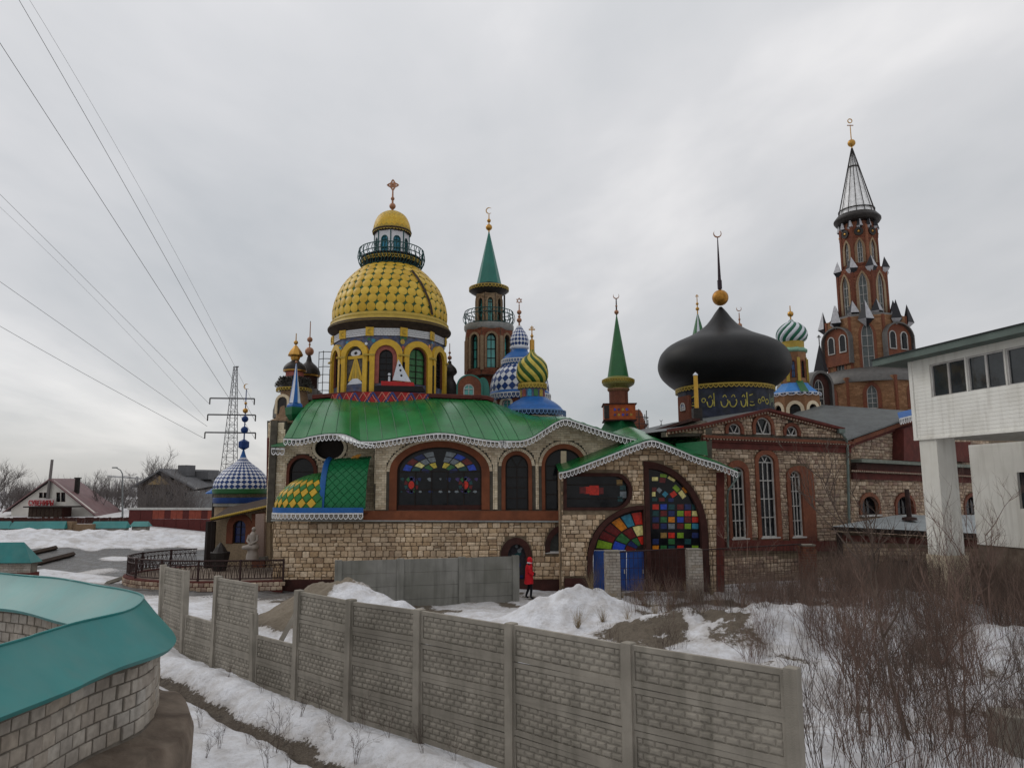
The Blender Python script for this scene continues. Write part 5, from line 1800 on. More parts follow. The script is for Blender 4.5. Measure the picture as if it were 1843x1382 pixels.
# red zigzag balcony with sail on a boat base
zz_pts = [F0.p(u, v, 1.0) for u, v in ((640, 728), (640, 706))]
par = thing('zigzag_balcony', 'curved red parapet with zigzag stripes below the golden dome', 'parapet', (*T.c, T.z(730)))
ra_ = RR + .75
nz_ = 22
angs = [rad(-46 + 92 * i / nz_) for i in range(nz_ + 1)]
zp0, zp1 = F0.p(716, 733, .75)[1], F0.p(716, 705, .75)[1]
cyl = lambda a, z, q=0: Vector((T.c[0] + (ra_ + q) * math.sin(a), T.c[1] - (ra_ + q) * math.cos(a), z))
part('parapet_wall', MB().add([cyl(a, z) for a in angs for z in (zp0, zp1)], [(2 * i, 2 * i + 2, 2 * i + 3, 2 * i + 1) for i in range(nz_)]), mat('crimson_paint', (.16, .015, .018), .55, var=.25, scale=6), par)
part('parapet_floor', MB().add([cyl(a, zp0 + .1, q) for a in angs for q in (0, -.8)], [(2 * i, 2 * i + 2, 2 * i + 3, 2 * i + 1) for i in range(nz_)]), mWood, par)
stm = [mat('scarlet_stripe', (.36, .02, .02), .5), mat('blue_stripe', (.03, .06, .2), .5), mat('pink_stripe', (.5, .16, .12), .5)]
nzz = 12
for i in range(nzz):
    a0 = rad(-44 + 88 * i / nzz)
    a1 = rad(-44 + 88 * (i + 1) / nzz)
    if i % 2: a0, a1 = a1, a0
    for q, (dw_, wd_, mm) in enumerate(((0, .026, stm[0]), (.05, .008, stm[2]), (-.05, .008, stm[2]), (.085, .012, stm[1]))):
        o_ = .012 + q * .004
        part('zigzag_stripe', MB().add([cyl(a0 + dw_ - wd_, zp0 + .02, o_), cyl(a0 + dw_ + wd_, zp0 + .02, o_), cyl(a1 + dw_ + wd_, zp1 - .02, o_), cyl(a1 + dw_ - wd_, zp1 - .02, o_)], [(0, 1, 2, 3)]), mm, par)
fb_ = T.fr(rad(10), RR + .55)
boat = thing('sail_sculpture', 'white triangular sail with three dark holes on a red and black boat base', 'sculpture', fb_.w(*fb_.p(725, 705)))
bp_ = lambda l: [fb_.p(590 + x / 7.68, 560 + y / 7.68) for x, y in l]
part('black_hull', MB().plate(bp_([(640, 1110), (640, 1035), (700, 1028), (1310, 1040), (1345, 1110)]), (), .35, -.3), mBlk, boat, fb_.M())
part('red_hull', MB().plate(bp_([(740, 1045), (735, 965), (1185, 985), (1205, 1050)]), (), .3, -.28), stm[0], boat, fb_.M())
hl = []
for x, y in ((995, 745), (1005, 815), (1017, 887)):
    a, z = fb_.p(590 + x / 7.68, 560 + y / 7.68)
    hl.append([(a + .055 * math.cos(2 * PI * i / 10), z + .06 * math.sin(2 * PI * i / 10)) for i in range(10)])
part('sail', MB().plate(bp_([(895, 950), (1150, 975), (975, 660)]), hl, .06, -.12), mWhT, boat, fb_.M())
for q in hl:
    part('sail_hole', MB().plate([(x, z) for x, z in q], (), .02, -.13), mBlk, boat, fb_.M())
a, z = fb_.p(700.5, 682)
part('lamp_post', MB().tube([fb_.w(a, z - .1, -.05), fb_.w(a, z + .12, -.05)], .05, 8).ball(fb_.w(a, z + .22, -.05), .07, 8), mWhT, boat)
# service ladder cage left of the rotunda
lc = at(589, 660, 36.6)
mb = MB()
for k in range(5):
    a = rad(-70 + 55 * k)
    mb.tube([(lc.x + .42 * math.sin(a), lc.y - .42 * math.cos(a), T.z(712)), (lc.x + .42 * math.sin(a), lc.y - .42 * math.cos(a), T.z(636))], .018, 4)
for v in (706, 692, 678, 664, 650, 638):
    mb.tube([(lc.x + .42 * math.sin(rad(a)), lc.y - .42 * math.cos(rad(a)), T.z(v)) for a in range(-70, 170, 20)], .018, 4)
single('ladder_cage', mb, mDark, 'dark iron ladder cage fixed to the left side of the golden domed rotunda', 'ladder', base=(lc.x, lc.y, T.z(712)))

# ---------------------------------------------------------------- teal minaret
T = Tw(880, 560, 41.0)
mn = thing('teal_minaret', 'tall brick minaret with a teal cone, balcony and turquoise windows', 'minaret', (*T.c, T.z(730)))
mTanBr = mat('tan_brick', (.22, .155, .095), .9, var=.2, scale=12, bump=.3, bscale=40, pal=[(.16, .105, .065), (.24, .17, .105), (.29, .22, .145), (.20, .125, .075)])
rl, rU = T.r(40), T.r(22.5)
def w1(th, F, hw): return [arch(-hw * .5, hw * .5, T.z(668), T.z(618), T.z(608))]
def w2(th, F, hw): return [arch(-hw * .5, hw * .5, T.z(584), T.z(548), T.z(541))]
d1, f1 = drum(mn, T, rl, 8, rad(8), T.z(680), T.z(597), mMort, w1, (.09, .24, mRedBr))
for th, F, hw, ho in f1:
    if abs(th) < 2.15:
        window(mn, F, ho[0], 0, .22, .05, glass=mGlassT, nv=1, nh=3)
        part('arch_trim', MB().plate(band(grow(ho[0], .12), ho[0]), (), .26, -.2), mTanBr, mn, F.M())
        part('pier', MB().box(-hw - .09, -hw + .09, T.z(672), T.z(612), -.02, .08), mTanBr, mn, F.M())
lathe_part(mn, 'base_shaft', T, [(27, 735), (27, 676), (41, 673)], mRedBr, 8, False, 20)
lathe_part(mn, 'balcony_slab', T, [(39, 601), (43, 597), (44.5, 594), (44.5, 588), (20, 587)], mat('grey_slab_edge', (.25, .25, .24), .7), 40, False, 30)
railing(mn, T, 40, 43, 587.5, 563, 36, mIronT)
d2, f2 = drum(mn, T, rU, 8, rad(8), T.z(590), T.z(531), mMort, w2, (.09, .22, mTanBr))
for th, F, hw, ho in f2:
    if abs(th) < 2.15:
        window(mn, F, ho[0], 0, .12, .04, glass=mGlassT, nv=1, nh=2)
        part('arch_trim', MB().plate(band(grow(ho[0], .1), ho[0]), (), .16, -.1), mTanBr, mn, F.M())
lathe_part(mn, 'cone_eave', T, [(22, 534), (26, 531), (33, 527), (36, 522), (36, 519), (24, 514)], mDark, 40, False, 40)
fringe(mn, T, 35.5, 519, .2, .2, mGold2)
lathe_part(mn, 'cone', T, [(22.8, 513), (.8, 417)], mTealR, 8, False, 20)
finial(mn, T, [(409.5, 6), (397.5, 3.6)], (418, 386, 1.4), ('crescent', 379.5, 6))
fl = T.pt(587, T.r(28), -.4)
part('flue', MB().tube([fl, fl + Vector((0, 0, T.z(535) - T.z(587)))], .05, 8), mDark, mn)
# teal dormer beside it
D = at(845, 690, 36.5)
FD_ = Fr((D.x, 36.0), (D.x + 1, 36.0))
dm_ = thing('teal_dormer', 'barrel roofed teal dormer with an arched window left of the teal minaret', 'dormer', (D.x, 36, FD_.p(845, 722)[1]))
do, di = archp(FD_, 824, 866, 722, 695, 676), archp(FD_, 834, 853, 716, 700, 691)
part('barrel_roof', MB().plate(band(grow(do, .07), do), (), 1.6, -1.6), mTealR, dm_, FD_.M(), smooth=60)
part('front_wall', MB().plate(do, [di], .1, -.12), mRedBr, dm_, FD_.M())
window(dm_, FD_, di, -.03, .06, .05, glass=mGlassT, frame=mFrameW, nv=1, nh=1)
part('barrel_roof', MB().plate(archp(FD_, 857, 880, 722, 697, 678), (), 1.5, -1.7), mTealR, dm_, FD_.M(), smooth=60)

# ---------------------------------------------------------------- blue and white double dome
T = Tw(935, 650, 38.5)
bt = thing('blue_checker_tower', 'tower with two stacked onion domes in blue and white diamonds and a star', 'tower', (*T.c, T.z(740)))
v2 = lambda y: 360 + y / 3.29
h2 = lambda w_: w_ / 3.29
def wb_(th, F, hw): return [arch(-hw * .5, hw * .5, T.z(v2(1260)), T.z(v2(1215)), T.z(v2(1195)))]
bd, bf = drum(bt, T, T.r(h2(145)), 8, rad(-32), T.z(750), T.z(v2(1170)), mRedBr, wb_)
for th, F, hw, ho in bf:
    if abs(th) < 2.15:
        window(bt, F, ho[0], 0, .12, .05, glass=mGlassT, frame=mFrameW, nv=1, nh=1)
        part('arch_trim', MB().plate(band(grow(ho[0], .12), ho[0]), (), .1, -.05), mFBrick, bt, F.M())
lathe_part(bt, 'eave', T, [(h2(146), v2(1195)), (h2(182), v2(1165)), (h2(176), v2(1148)), (h2(172), v2(1140))], mBlu, 48, False, 30)
fringe(bt, T, h2(182), v2(1156), .22, .3, mWhite)
checker(bt, T, [(h2(174), v2(1142)), (h2(171), v2(1100)), (h2(158), v2(1050)), (h2(135), v2(1015)), (h2(100), v2(984))], 24, 8, mDBlu, mWhT, 150)
fringe(bt, T, h2(108), v2(950), .16, .26, mWhite)
lathe_part(bt, 'blue_skirt', T, [(h2(100), v2(984)), (h2(108), v2(955)), (h2(98), v2(938)), (h2(75), v2(915)), (h2(52), v2(902)), (h2(48), v2(885))], mBlu, 40, False, 60)
lathe_part(bt, 'neck_ring', T, [(h2(48), v2(888)), (h2(57), v2(880)), (h2(57), v2(870)), (h2(50), v2(866))], mWhT, 32, False, 30)
checker(bt, T, [(h2(51), v2(868)), (h2(55), v2(845)), (h2(53), v2(820)), (h2(40), v2(790)), (h2(22), v2(765)), (h2(12), v2(745))], 16, 11, mDBlu, mWhT, 0)
finial(bt, T, [(v2(712), 4.6), (v2(665), 4.3), (v2(690), 2.6)], (v2(750), v2(618), 1.6), ('star', v2(597), 6.3), m=mCop)

# ---------------------------------------------------------------- green and yellow striped onion
T = Tw(958, 680, 35.5)
so2 = thing('striped_onion_tower', 'small tower with a green and yellow spiral striped onion dome above a blue bell roof', 'tower', (*T.c, T.z(765)))
lathe_part(so2, 'onion_neck', T, [(4.5, 632), (4.5, 612)], mGold, 12, False)
onion(so2, T, [(21, 691), (25, 686), (28, 677), (27.5, 666), (25, 655), (18, 646), (10, 640), (5, 634), (4.4, 630)], 18, -2.15, [mat('dark_green_stripe', (.02, .07, .015), .45), mat('lemon_stripe', (.47, .37, .07), .45)], .035)
fringe(so2, T, 25.5, 691.5, .17, .26, mGold2)
lathe_part(so2, 'dome_ring', T, [(25, 691), (26, 694), (22, 700)], mGold2, 36, False)
lathe_part(so2, 'mosaic_drum', T, [(21.5, 720), (21.5, 697)], mMos, 12, False, 20)
for k in range(12):
    F = T.fr(2 * PI * (k + .5) / 12, T.r(21.5) * math.cos(PI / 12))
    part('mosaic_panel', MB().plate(arch(-.1, .1, T.z(715), T.z(705), T.z(702)), (), .03, 0), [GL['green'], mGold2, mPink, GL['cyan']][k % 4], so2, F.M())
TB = Tw(961, 735, 35.5)
lathe_part(so2, 'bell_roof', TB, [(23, 716), (27, 719), (38, 725), (47, 732), (52, 738), (56, 741)], mBlu, 48)
lathe_part(so2, 'bell_edge', TB, [(56, 741), (57, 744), (40, 751)], mDBlu, 48, False)
fringe(so2, TB, 57, 741, .2, .26, mat('pale_blue_trim', (.12, .2, .36), .5))
lathe_part(so2, 'drum_base', TB, [(42, 790), (42, 748)], mFBrick, 12, False, 20)
finial(so2, T, [(618, 4.5), (605, 3)], (634, 600, 2.2), ('cross', 596, 9.5))

# ---------------------------------------------------------------- green minaret
T = Tw(1112, 660, 40.0)
gm = thing('green_minaret', 'slim minaret with a dark green cone, gold rim and painted orange box', 'minaret', (*T.c, T.z(790)))
h3 = lambda w_: w_ / 3.29
lathe_part(gm, 'cone', T, [(19.2, 680), (.6, 566)], mGrnC, 24, False, 30)
lathe_part(gm, 'rim', T, [(19, 679), (27.5, 683), (28.2, 685), (28.2, 692), (26, 694), (19, 698), (18, 703)], mat('olive_gold_rim', (.17, .16, .045), .5, var=.4, scale=14), 40, False, 30)
fringe(gm, T, 28.7, 684, .15, .17, mGold2)
lathe_part(gm, 'shaft', T, [(17, 735), (17, 701)], mRedBr, 12, False, 20)
lathe_part(gm, 'shaft_ring', T, [(17.5, 705), (20, 702), (20, 700)], mOrgBr, 24, False, 30)
Fb = T.fr(rad(-4), T.r(24))
bxm = MB()
za_, zb2_ = T.z(757), T.z(730)
w_ = T.r(27)
part('painted_box', bxm.box(-w_, w_, za_, zb2_, -2 * w_, .0), mat('orange_paint', (.33, .075, .02), .6, var=.25, scale=6), gm, Fb.M())
part('box_side_panel', MB().box(-w_ - .02, -w_ + .25, za_ + .05, zb2_ - .05, -.2, .03), mDark, gm, Fb.M())
for k in range(9):
    a_, z_ = -w_ * .45 + w_ * 1.3 * (k % 5) / 5 + .1, za_ + .25 + .28 * (k // 5)
    part('painted_flower', MB().plate([(a_ + .1 * (1 if i % 2 else .45) * math.cos(2 * PI * i / 10), z_ + .1 * (1 if i % 2 else .45) * math.sin(2 * PI * i / 10)) for i in range(10)], (), .01, .001 + .001 * k), [GL['purple'], mGold2, GL['blue']][k % 3], gm, Fb.M())
part('box_roof', MB().box(-w_ - .08, w_ + .08, zb2_, zb2_ + .05, -2 * w_, .08).box(-w_ - .06, w_ + .06, za_ - .06, za_, -2 * w_, .06), mDkMar, gm, Fb.M())
lathe_part(gm, 'green_base', T, [(44, 792), (24, 757)], mGreenD, 4, False, 20)
finial(gm, T, [(562, 4.2), (551, 2)], (567, 538, 1.6), ('crescent_up', 533, 5.5), m=mCop, rodm=mDark)

# ---------------------------------------------------------------- black onion dome
T = Tw(1302, 660, 39.5)
bo = thing('black_onion_drum', 'wide black onion dome with a gold ball and spike above a drum of painted script', 'dome', (*T.c, T.z(760)))
z3 = lambda y: 400 + y / 3.455
h4 = lambda w_: w_ / 3.455
DPB = [(285, 1046), (300, 1034), (340, 1003), (378, 963), (398, 920), (400, 875), (383, 822), (346, 780), (300, 752), (245, 728), (190, 703), (138, 672), (97, 640), (64, 602), (36, 562), (8, 527)]
lathe_part(bo, 'onion_dome', T, [(h4(a), z3(b)) for a, b in DPB], mBlack, 64)
fringe(bo, T, h4(296), z3(1030), .26, .3, mGold2)
lathe_part(bo, 'gold_ring', T, [(h4(284), z3(1050)), (h4(299), z3(1044)), (h4(297), z3(1030))], mGold2, 64, False)
RB = T.r(h4(282))
mScr = mat('dark_script_panel', (.022, .026, .045), .6, var=.5, scale=3, bump=.1, dirt=(.04, .04, .02))
n16 = 16
dz0, dz1 = T.z(772), T.z(z3(1046))
bd2, bf2 = drum(bo, T, RB, n16, rad(11), dz0, dz1, mScr)
def text_mesh(body, size, font_ext=.012):
    cu = bpy.data.curves.new('lettering', 'FONT')
    cu.body = body
    cu.size = size
    cu.extrude = font_ext
    cu.align_x = 'CENTER'
    ob = bpy.data.objects.new('lettering', cu)
    COL.objects.link(ob)
    bpy.context.view_layer.update()
    me = bpy.data.meshes.new_from_object(ob.evaluated_get(bpy.context.evaluated_depsgraph_get()))
    bpy.data.objects.remove(ob)
    me.materials.clear()
    return me
# painted script: strokes, loops and dots as raised ribbons, one group per facet
rs = random.Random(41)
mScY = mat('yellow_script_paint', (.36, .31, .07), .6, var=.3)
mScG = mat('pale_script_paint', (.22, .26, .16), .6, var=.3)
for th, F, hw, ho in bf2:
    if abs(th) > 1.6: continue
    zlo, zhi = F.p(upx(F.w(0, 7, 0)), 734)[1], dz1 - .42
    mb = MB()
    def stroke(pts, t=.028):
        P = resample(spline([Vector(p) for p in pts], 6), .05)
        for i in range(len(P) - 1):
            d = (P[i + 1] - P[i]).normalized()
            n = Vector((-d.y, d.x)) * t
            mb.plate([(P[i] - n)[:], (P[i + 1] - n)[:], (P[i + 1] + n)[:], (P[i] + n)[:]], (), .015, 0)
    H = zhi - zlo
    x = -hw + .08
    while x < hw - .12:
        k = rs.random()
        if k < .34:
            stroke([(x, zlo + H * .1), (x + .01, zlo + H * .5), (x, zhi)], .03); x += .14
        elif k < .62:
            w_ = rs.uniform(.25, .4)
            stroke([(x, zlo + H * .45), (x + w_ * .2, zlo + H * .12), (x + w_ * .7, zlo + H * .1), (x + w_, zlo + H * .38), (x + w_ * .9, zlo + H * .55)])
            stroke([(x + w_ * .3, zlo + H * .7), (x + w_ * .6, zlo + H * .85), (x + w_ * .8, zlo + H * .68)], .022); x += w_ + .06
        elif k < .82:
            r_ = rs.uniform(.09, .13)
            cz = zlo + H * rs.uniform(.25, .7)
            stroke([(x + r_ + r_ * math.cos(a), cz + r_ * math.sin(a)) for a in (0, 1.2, 2.4, 3.6, 4.8, 6.2)], .024); x += 2 * r_ + .06
        else:
            stroke([(x, zlo + H * .2), (x + .12, zlo + H * .16), (x + .26, zlo + H * .22)])
            for q in range(2):
                mb.box(x + .05 + q * .1, x + .1 + q * .1, zlo + H * .36, zlo + H * .36 + .05, 0, .016)
            stroke([(x, zlo + H * .8), (x + .2, zlo + H * .9)], .022); x += .32
    if mb.v:
        part('painted_script', mb, mScY if rs.random() < .6 else mScG, bo, F.M() @ Matrix.Translation((0, 0, .004)))
Fw = T.fr(rad(-72), RB + .05)
part('corner_panel', MB().box(-.55, .55, dz0, dz1 - .4, -.1, .05), mRedBr, bo, Fw.M())
window(bo, Fw, arch(-.22, .22, dz0 + .9, dz1 - 1.0, dz1 - .75), .12, .05, .05, glass=mGlassB, frame=mFrameW, nv=1, nh=2)
f_ = part('finial', MB().tube([T.pt(530), T.pt(520)], .08, 8).tube([T.pt(520), T.pt(505), T.pt(504), T.pt(428)], [T.r(4.2), T.r(4.2), T.r(3), T.r(.8)], 8), mat('dark_plum_metal', (.035, .024, .03), .5, metal=.3), bo, smooth=40)
part('finial_ball', MB().ball((*T.c, T.z(536)), T.r(14.6), 28), mat('golden_ball', (.36, .17, .03), .4, metal=.5, var=.25, scale=8, bump=.3, bscale=16), f_, smooth=80)
part('emblem', MB().plate(crescent(T.r(7.5), .3, True), (), .06, -.03, upright(T.pt(421))), mCop, f_)
# gold post in front of the black dome
gp_ = at(1254, 735, 33.8)
gq = at(1251, 676, 33.8)
gpt = thing('gilded_chimney', 'slender gilded post with a pale cap in front of the black dome', 'chimney', gp_)
part('post', MB().lathe([(.1, gp_.z), (.1, gq.z)], 12, (gp_.x, gp_.y)), mat('golden_paint', (.50, .29, .045), .35, metal=.3, var=.1), gpt, smooth=40)
part('cap', MB().lathe([(.115, gq.z), (.115, gq.z + .05), (.005, gq.z + .16)], 12, (gp_.x, gp_.y)), mWhT, gpt)
part('foot', MB().box(gp_.x - .2, gp_.x + .2, gp_.y - .2, gp_.y + .2, gp_.z - .9, gp_.z), mDark, gpt)

# ---------------------------------------------------------------- spires peeping behind the black dome
T = Tw(1257, 600, 47)
sp1 = thing('green_white_spire', 'green and white striped spire peeping up left of the black dome', 'spire', (*T.c, T.z(620)))
onion(sp1, T, [(16, 640), (13, 614), (6.5, 586), (1, 565)], 12, 0, [mGrnC, mGrnC, mWhT], .04, 'striped_cone', 2)
lathe_part(sp1, 'spire_shaft', T, [(14, 760), (14, 638)], mRedBr, 8, False)
finial(sp1, T, [(556, 3.4), (547, 2.6)], (566, 535, 1.2), ('cross', 535, 5))
T = Tw(1331, 580, 47)
sp2 = thing('crescent_finial_spire', 'thin crescent topped finial peeping over the right shoulder of the black dome', 'spire', (*T.c, T.z(640)))
lathe_part(sp2, 'spire_cone', T, [(22, 700), (1, 595)], mGrnC, 12, False)
finial(sp2, T, [(586, 4.4), (575, 2)], (596, 563, 1.4), ('crescent_up', 556, 4.6), m=mCop)

# ---------------------------------------------------------------- green and white onion tower on a blue roof
T = Tw(1427, 640, 45)
gw_ = thing('green_white_onion_tower', 'ochre brick turret with a green and white swirled onion dome on a blue roof', 'tower', (*T.c, T.z(770)))
v4 = lambda y: 200 + y / 2.382
h5 = lambda w_: w_ / 2.382
onion(gw_, T, [(h5(46), v4(992)), (h5(58), v4(980)), (h5(62), v4(958)), (h5(55), v4(935)), (h5(36), v4(915)), (h5(14), v4(904)), (h5(7), v4(895))], 20, 1.5, [mat('emerald_stripe', (.015, .10, .06), .4), mWhT], .05)
lathe_part(gw_, 'gold_band', T, [(h5(47), v4(1022)), (h5(48), v4(992))], mGold2, 28, False)
lathe_part(gw_, 'cap', T, [(h5(50), v4(1042)), (h5(62), v4(1036)), (h5(64), v4(1030)), (h5(48), v4(1018))], mat('pale_green_paint', (.2, .36, .26), .6), 8, False, 20)
def w5(th, F, hw): return [arch(-hw * .35, hw * .35, T.z(v4(1150)), T.z(v4(1090)), T.z(v4(1078)))]
d5, f5 = drum(gw_, T, T.r(h5(52)), 8, rad(22), T.z(v4(1180)), T.z(v4(1040)), mOrgBr, w5)
for th, F, hw, ho in f5:
    if abs(th) < 2.15:
        window(gw_, F, ho[0], 0, .08, .04, nv=1, nh=2, sur=grow(ho[0], .08), sur_mat=mRedBr, sur_t=.03, glass=mGlassB)
        part('gold_strip', MB().box(-hw - .1, -hw + .1, T.z(v4(1165)), T.z(v4(1065)), 0, .05), mGold2, gw_, F.M())
lathe_part(gw_, 'blue_roof', T, [(h5(50), v4(1160)), (h5(62), v4(1180)), (h5(90), v4(1205)), (h5(104), v4(1218))], mat('sky_blue_roof_metal', (.05, .20, .50), .4, var=.12), 8, False, 20)
part('green_strip', MB().add([T.pt(v4(1160), -.2, -T.r(h5(50))), T.pt(v4(1160), .2, -T.r(h5(50))), T.pt(v4(1216), .25, -T.r(h5(106))), T.pt(v4(1216), -.25, -T.r(h5(106)))], [(0, 3, 2, 1)]), mGrnC, gw_)
fringe(gw_, T, h5(104), v4(1214), .5, .22, mWhT)
def w6(th, F, hw): return [arch(-hw * .55, hw * .55, T.z(v4(1330)), T.z(v4(1290)), T.z(v4(1265)))]
d6, f6 = drum(gw_, T, T.r(h5(95)), 8, rad(22), T.z(800), T.z(v4(1222)), mOrgBr, w6)
for th, F, hw, ho in f6:
    if abs(th) < 2.15: window(gw_, F, ho[0], 0, .15, .06, nv=1, nh=1, sur=grow(ho[0], .2), sur_mat=mFBrick, sur_t=.05)
finial(gw_, T, [(v4(870), 5.4)], (v4(905), v4(835), 1.5), None, m=mGold)

# ---------------------------------------------------------------- gothic brick tower
T = Tw(1553, 536, 50)
gt = thing('gothic_brick_tower', 'tall ochre and red brick tower with pointed windows and an open white rib spire', 'tower', (*T.c, T.z(770)))
def wg(zb, zs_, za_, f): return lambda th, F, hw: [arch(-hw * f, hw * f, T.z(v4(zb)), T.z(v4(zs_)), T.z(v4(za_)), 12, True)]
def gothic_stage(r, y0, y1, m, wz, f=.42, tr=mRedBr, frm=mFrameW, th=rad(-24), bricks=True, tw_=.1):
    d_, fr_ = drum(gt, T, T.r(h5(r)), 8, th, T.z(v4(y0)), T.z(v4(y1)), m, wg(*wz, f), (.11, .28, m) if bricks else None)
    for t_, F, hw, ho in fr_:
        if abs(t_) < 2.15:
            window(gt, F, ho[0], 0, .14, .05, glass=mat('pale_grey_glass', (.10, .115, .115), .2, bump=0), frame=frm, nv=1, nh=3, sur=grow(ho[0], tw_ * 1.7), sur_mat=tr, sur_t=.05)
            part('corner_rib', MB().box(-hw - .09, -hw + .09, T.z(v4(y0)), T.z(v4(y1)), -.05, .06), mRedBr, gt, F.M())
    return fr_
gothic_stage(150, 1145, 908, mOrgBr, (1120, 990, 935), .36, mRedBr)
gothic_stage(94, 915, 690, mRedBr, (885, 770, 718), .42, mTanBr)
gothic_stage(70, 695, 512, mRedBr, (668, 605, 572), .36, mTanBr)
lathe_part(gt, 'skirt_roof', T, [(h5(226), v4(1185)), (h5(222), v4(1160)), (h5(190), v4(1130)), (h5(152), v4(1118))], mat('grey_barrel_roof', (.11, .105, .10), .45, metal=.3, var=.15), 16, False, 40)
gothic_stage(208, 1345, 1165, mOrgBr, (1295, 1235, 1200), .22, mRedBr, bricks=True, tw_=.14)
lathe_part(gt, 'shoulder', T, [(h5(160), v4(912)), (h5(140), v4(895)), (h5(96), v4(880))], MATS['grey_barrel_roof'], 8, False, 20)
for th in (rad(-69), rad(21)):
    F = T.fr(th, T.r(h5(150)) + .03)
    z0_, zs_, za_ = T.z(v4(1100)), T.z(v4(1000)), T.z(v4(945))
    o_ = arch(-1.15, 1.15, z0_, zs_, za_)
    part('arch_hood', MB().plate(band(grow(o_, .09), o_), (), .35, .0), MATS['grey_barrel_roof'], gt, F.M(), smooth=40)
    pn_ = part('arch_panel', MB().plate(o_, (), .06, .06), mRedBr, gt, F.M())
    for x in (-.5, .5):
        wi_ = arch(x - .3, x + .3, T.z(v4(1050)), T.z(v4(995)), T.z(v4(975)))
        wq = part('arch_window', MB().plate(wi_, [shrink(wi_, .06)], .08, .1), mFrameW, gt, F.M())
        part('pane', MB().plate(wi_, (), .02, .121), mGlass, wq, F.M())
def pinnacles(rpx, y0, y1, y2, n, th0, s):
    """black and white diamond pyramids standing round a stage: widest at y1, point up at y0, point down at y2"""
    for k in range(n):
        th = th0 + 2 * PI * k / n
        th = (th + PI) % (2 * PI) - PI
        if abs(th) > 2.3: continue
        r = T.r(h5(rpx))
        c = Vector((T.c[0] + r * math.sin(th), T.c[1] - r * math.cos(th), 0))
        d = Vector((math.cos(th), math.sin(th), 0)) * s
        nn = Vector((math.sin(th), -math.cos(th), 0)) * s
        up_, md, dn = Vector((0, 0, T.z(v4(y0)))), Vector((0, 0, T.z(v4(y1)))), Vector((0, 0, T.z(v4(y2))))
        mb = MB()
        mb.add([c + up_, c - d + md, c + nn * .8 + md, c + d + md, c - nn * .6 + md, c + dn - nn * .3], [])
        b = 0
        mb.f = [(0, 1, 2), (0, 2, 3), (5, 2, 1), (5, 3, 2), (0, 3, 4), (0, 4, 1), (5, 1, 4), (5, 4, 3)]
        mb.m = [0, 1, 1, 0, 0, 0, 0, 0]
        part('pinnacle', mb, [mat('black_slate', (.02, .02, .024), .5), mat('dull_white_sheet', (.40, .40, .42), .5)], gt)
pinnacles(98, 645, 695, 738, 8, rad(-1.5), .42)
pinnacles(118, 832, 885, 915, 8, rad(-1.5), .44)
pinnacles(162, 845, 925, 955, 8, rad(21), .5)
pinnacles(74, 472, 515, 530, 12, rad(10), .22)
for k in range(8):                                            # round wreaths under the crown
    th = rad(-24) + 2 * PI * k / 8
    F = T.fr(th, T.r(h5(70)) + .01)
    z_ = T.z(v4(538))
    part('wreath', MB().plate([(.3 * math.cos(2 * PI * i / 12), z_ + .3 * math.sin(2 * PI * i / 12)) for i in range(12)], [[(.13 * math.cos(2 * PI * i / 12), z_ + .13 * math.sin(2 * PI * i / 12)) for i in range(12)]], .1, 0), mDark, gt, F.M())
    part('wreath_boss', MB().ball(F.w(0, z_, .06), .09, 8), mGold, gt)
lathe_part(gt, 'crown_wall', T, [(h5(72), v4(515)), (h5(60), v4(480))], mRedBr, 16, False)
lathe_part(gt, 'spire_brim', T, [(h5(60), v4(492)), (h5(88), v4(484)), (h5(95), v4(474)), (h5(95), v4(468)), (h5(80), v4(450)), (h5(74), v4(448))], mDark, 32, False, 30)
mb = MB()
rb0 = T.r(h5(76))
apx = T.pt(v4(160))
for k in range(14):
    a = 2 * PI * k / 14
    mb.tube([Vector((T.c[0] + rb0 * math.sin(a), T.c[1] - rb0 * math.cos(a), T.z(v4(452)))), apx + Vector((.04 * math.sin(a), -.04 * math.cos(a), 0))], .026, 5)
sr = part('spire_ribs', mb, mDark, gt, kind='stuff')
lathe_part(gt, 'spire_inner', T, [(h5(72), v4(452)), (h5(4), v4(180))], mat('milky_spire_sheet', (.8, .8, .8), .5, bump=.05), 16, False)
for y, r in ((242, 22), (430, 72)):
    mb = MB()
    k = 24
    q = T.r(h5(r))
    mb.tube([(T.c[0] + q * math.sin(2 * PI * i / k), T.c[1] - q * math.cos(2 * PI * i / k), T.z(v4(y))) for i in range(k + 1)], .05, 5, False)
    part('spire_ring', mb, mDark, gt)
finial(gt, T, [(v4(138), 7)], (v4(160), v4(60), 1.2), ('ring', v4(43), 4.6), m=mGold)
part('cross_arm', MB().tube([T.pt(v4(62), -.22), T.pt(v4(62), .22)], .035, 6), mCop, gt)
# small black pyramids with crosses beside it
for u_, y0, y1, w_, lab in ((1472, 1000, 1118, 32, 'black pyramid turret with a cross left of the gothic brick tower'), (1641, 995, 1090, 22, 'small dark pyramid with a cross right of the gothic brick tower')):
    Tq = Tw(u_ + 4, 640, 47.5)
    tq = thing('black_pyramid_turret', lab, 'turret', (*Tq.c, Tq.z(v4(1180))))
    lathe_part(tq, 'pyramid', Tq, [(h5(w_), v4(y1)), (.6, v4(y0))], mat('black_slate', (.02, .02, .024), .5), 4, False, 20)
    lathe_part(tq, 'turret_shaft', Tq, [(h5(w_ * .8), v4(1340)), (h5(w_ * .8), v4(y1))], mOrgBr, 4, False, 20)
    finial(tq, Tq, [], (v4(y0), v4(y0 - 38), 1), ('cross', v4(y0 - 26), 6), m=mDark)
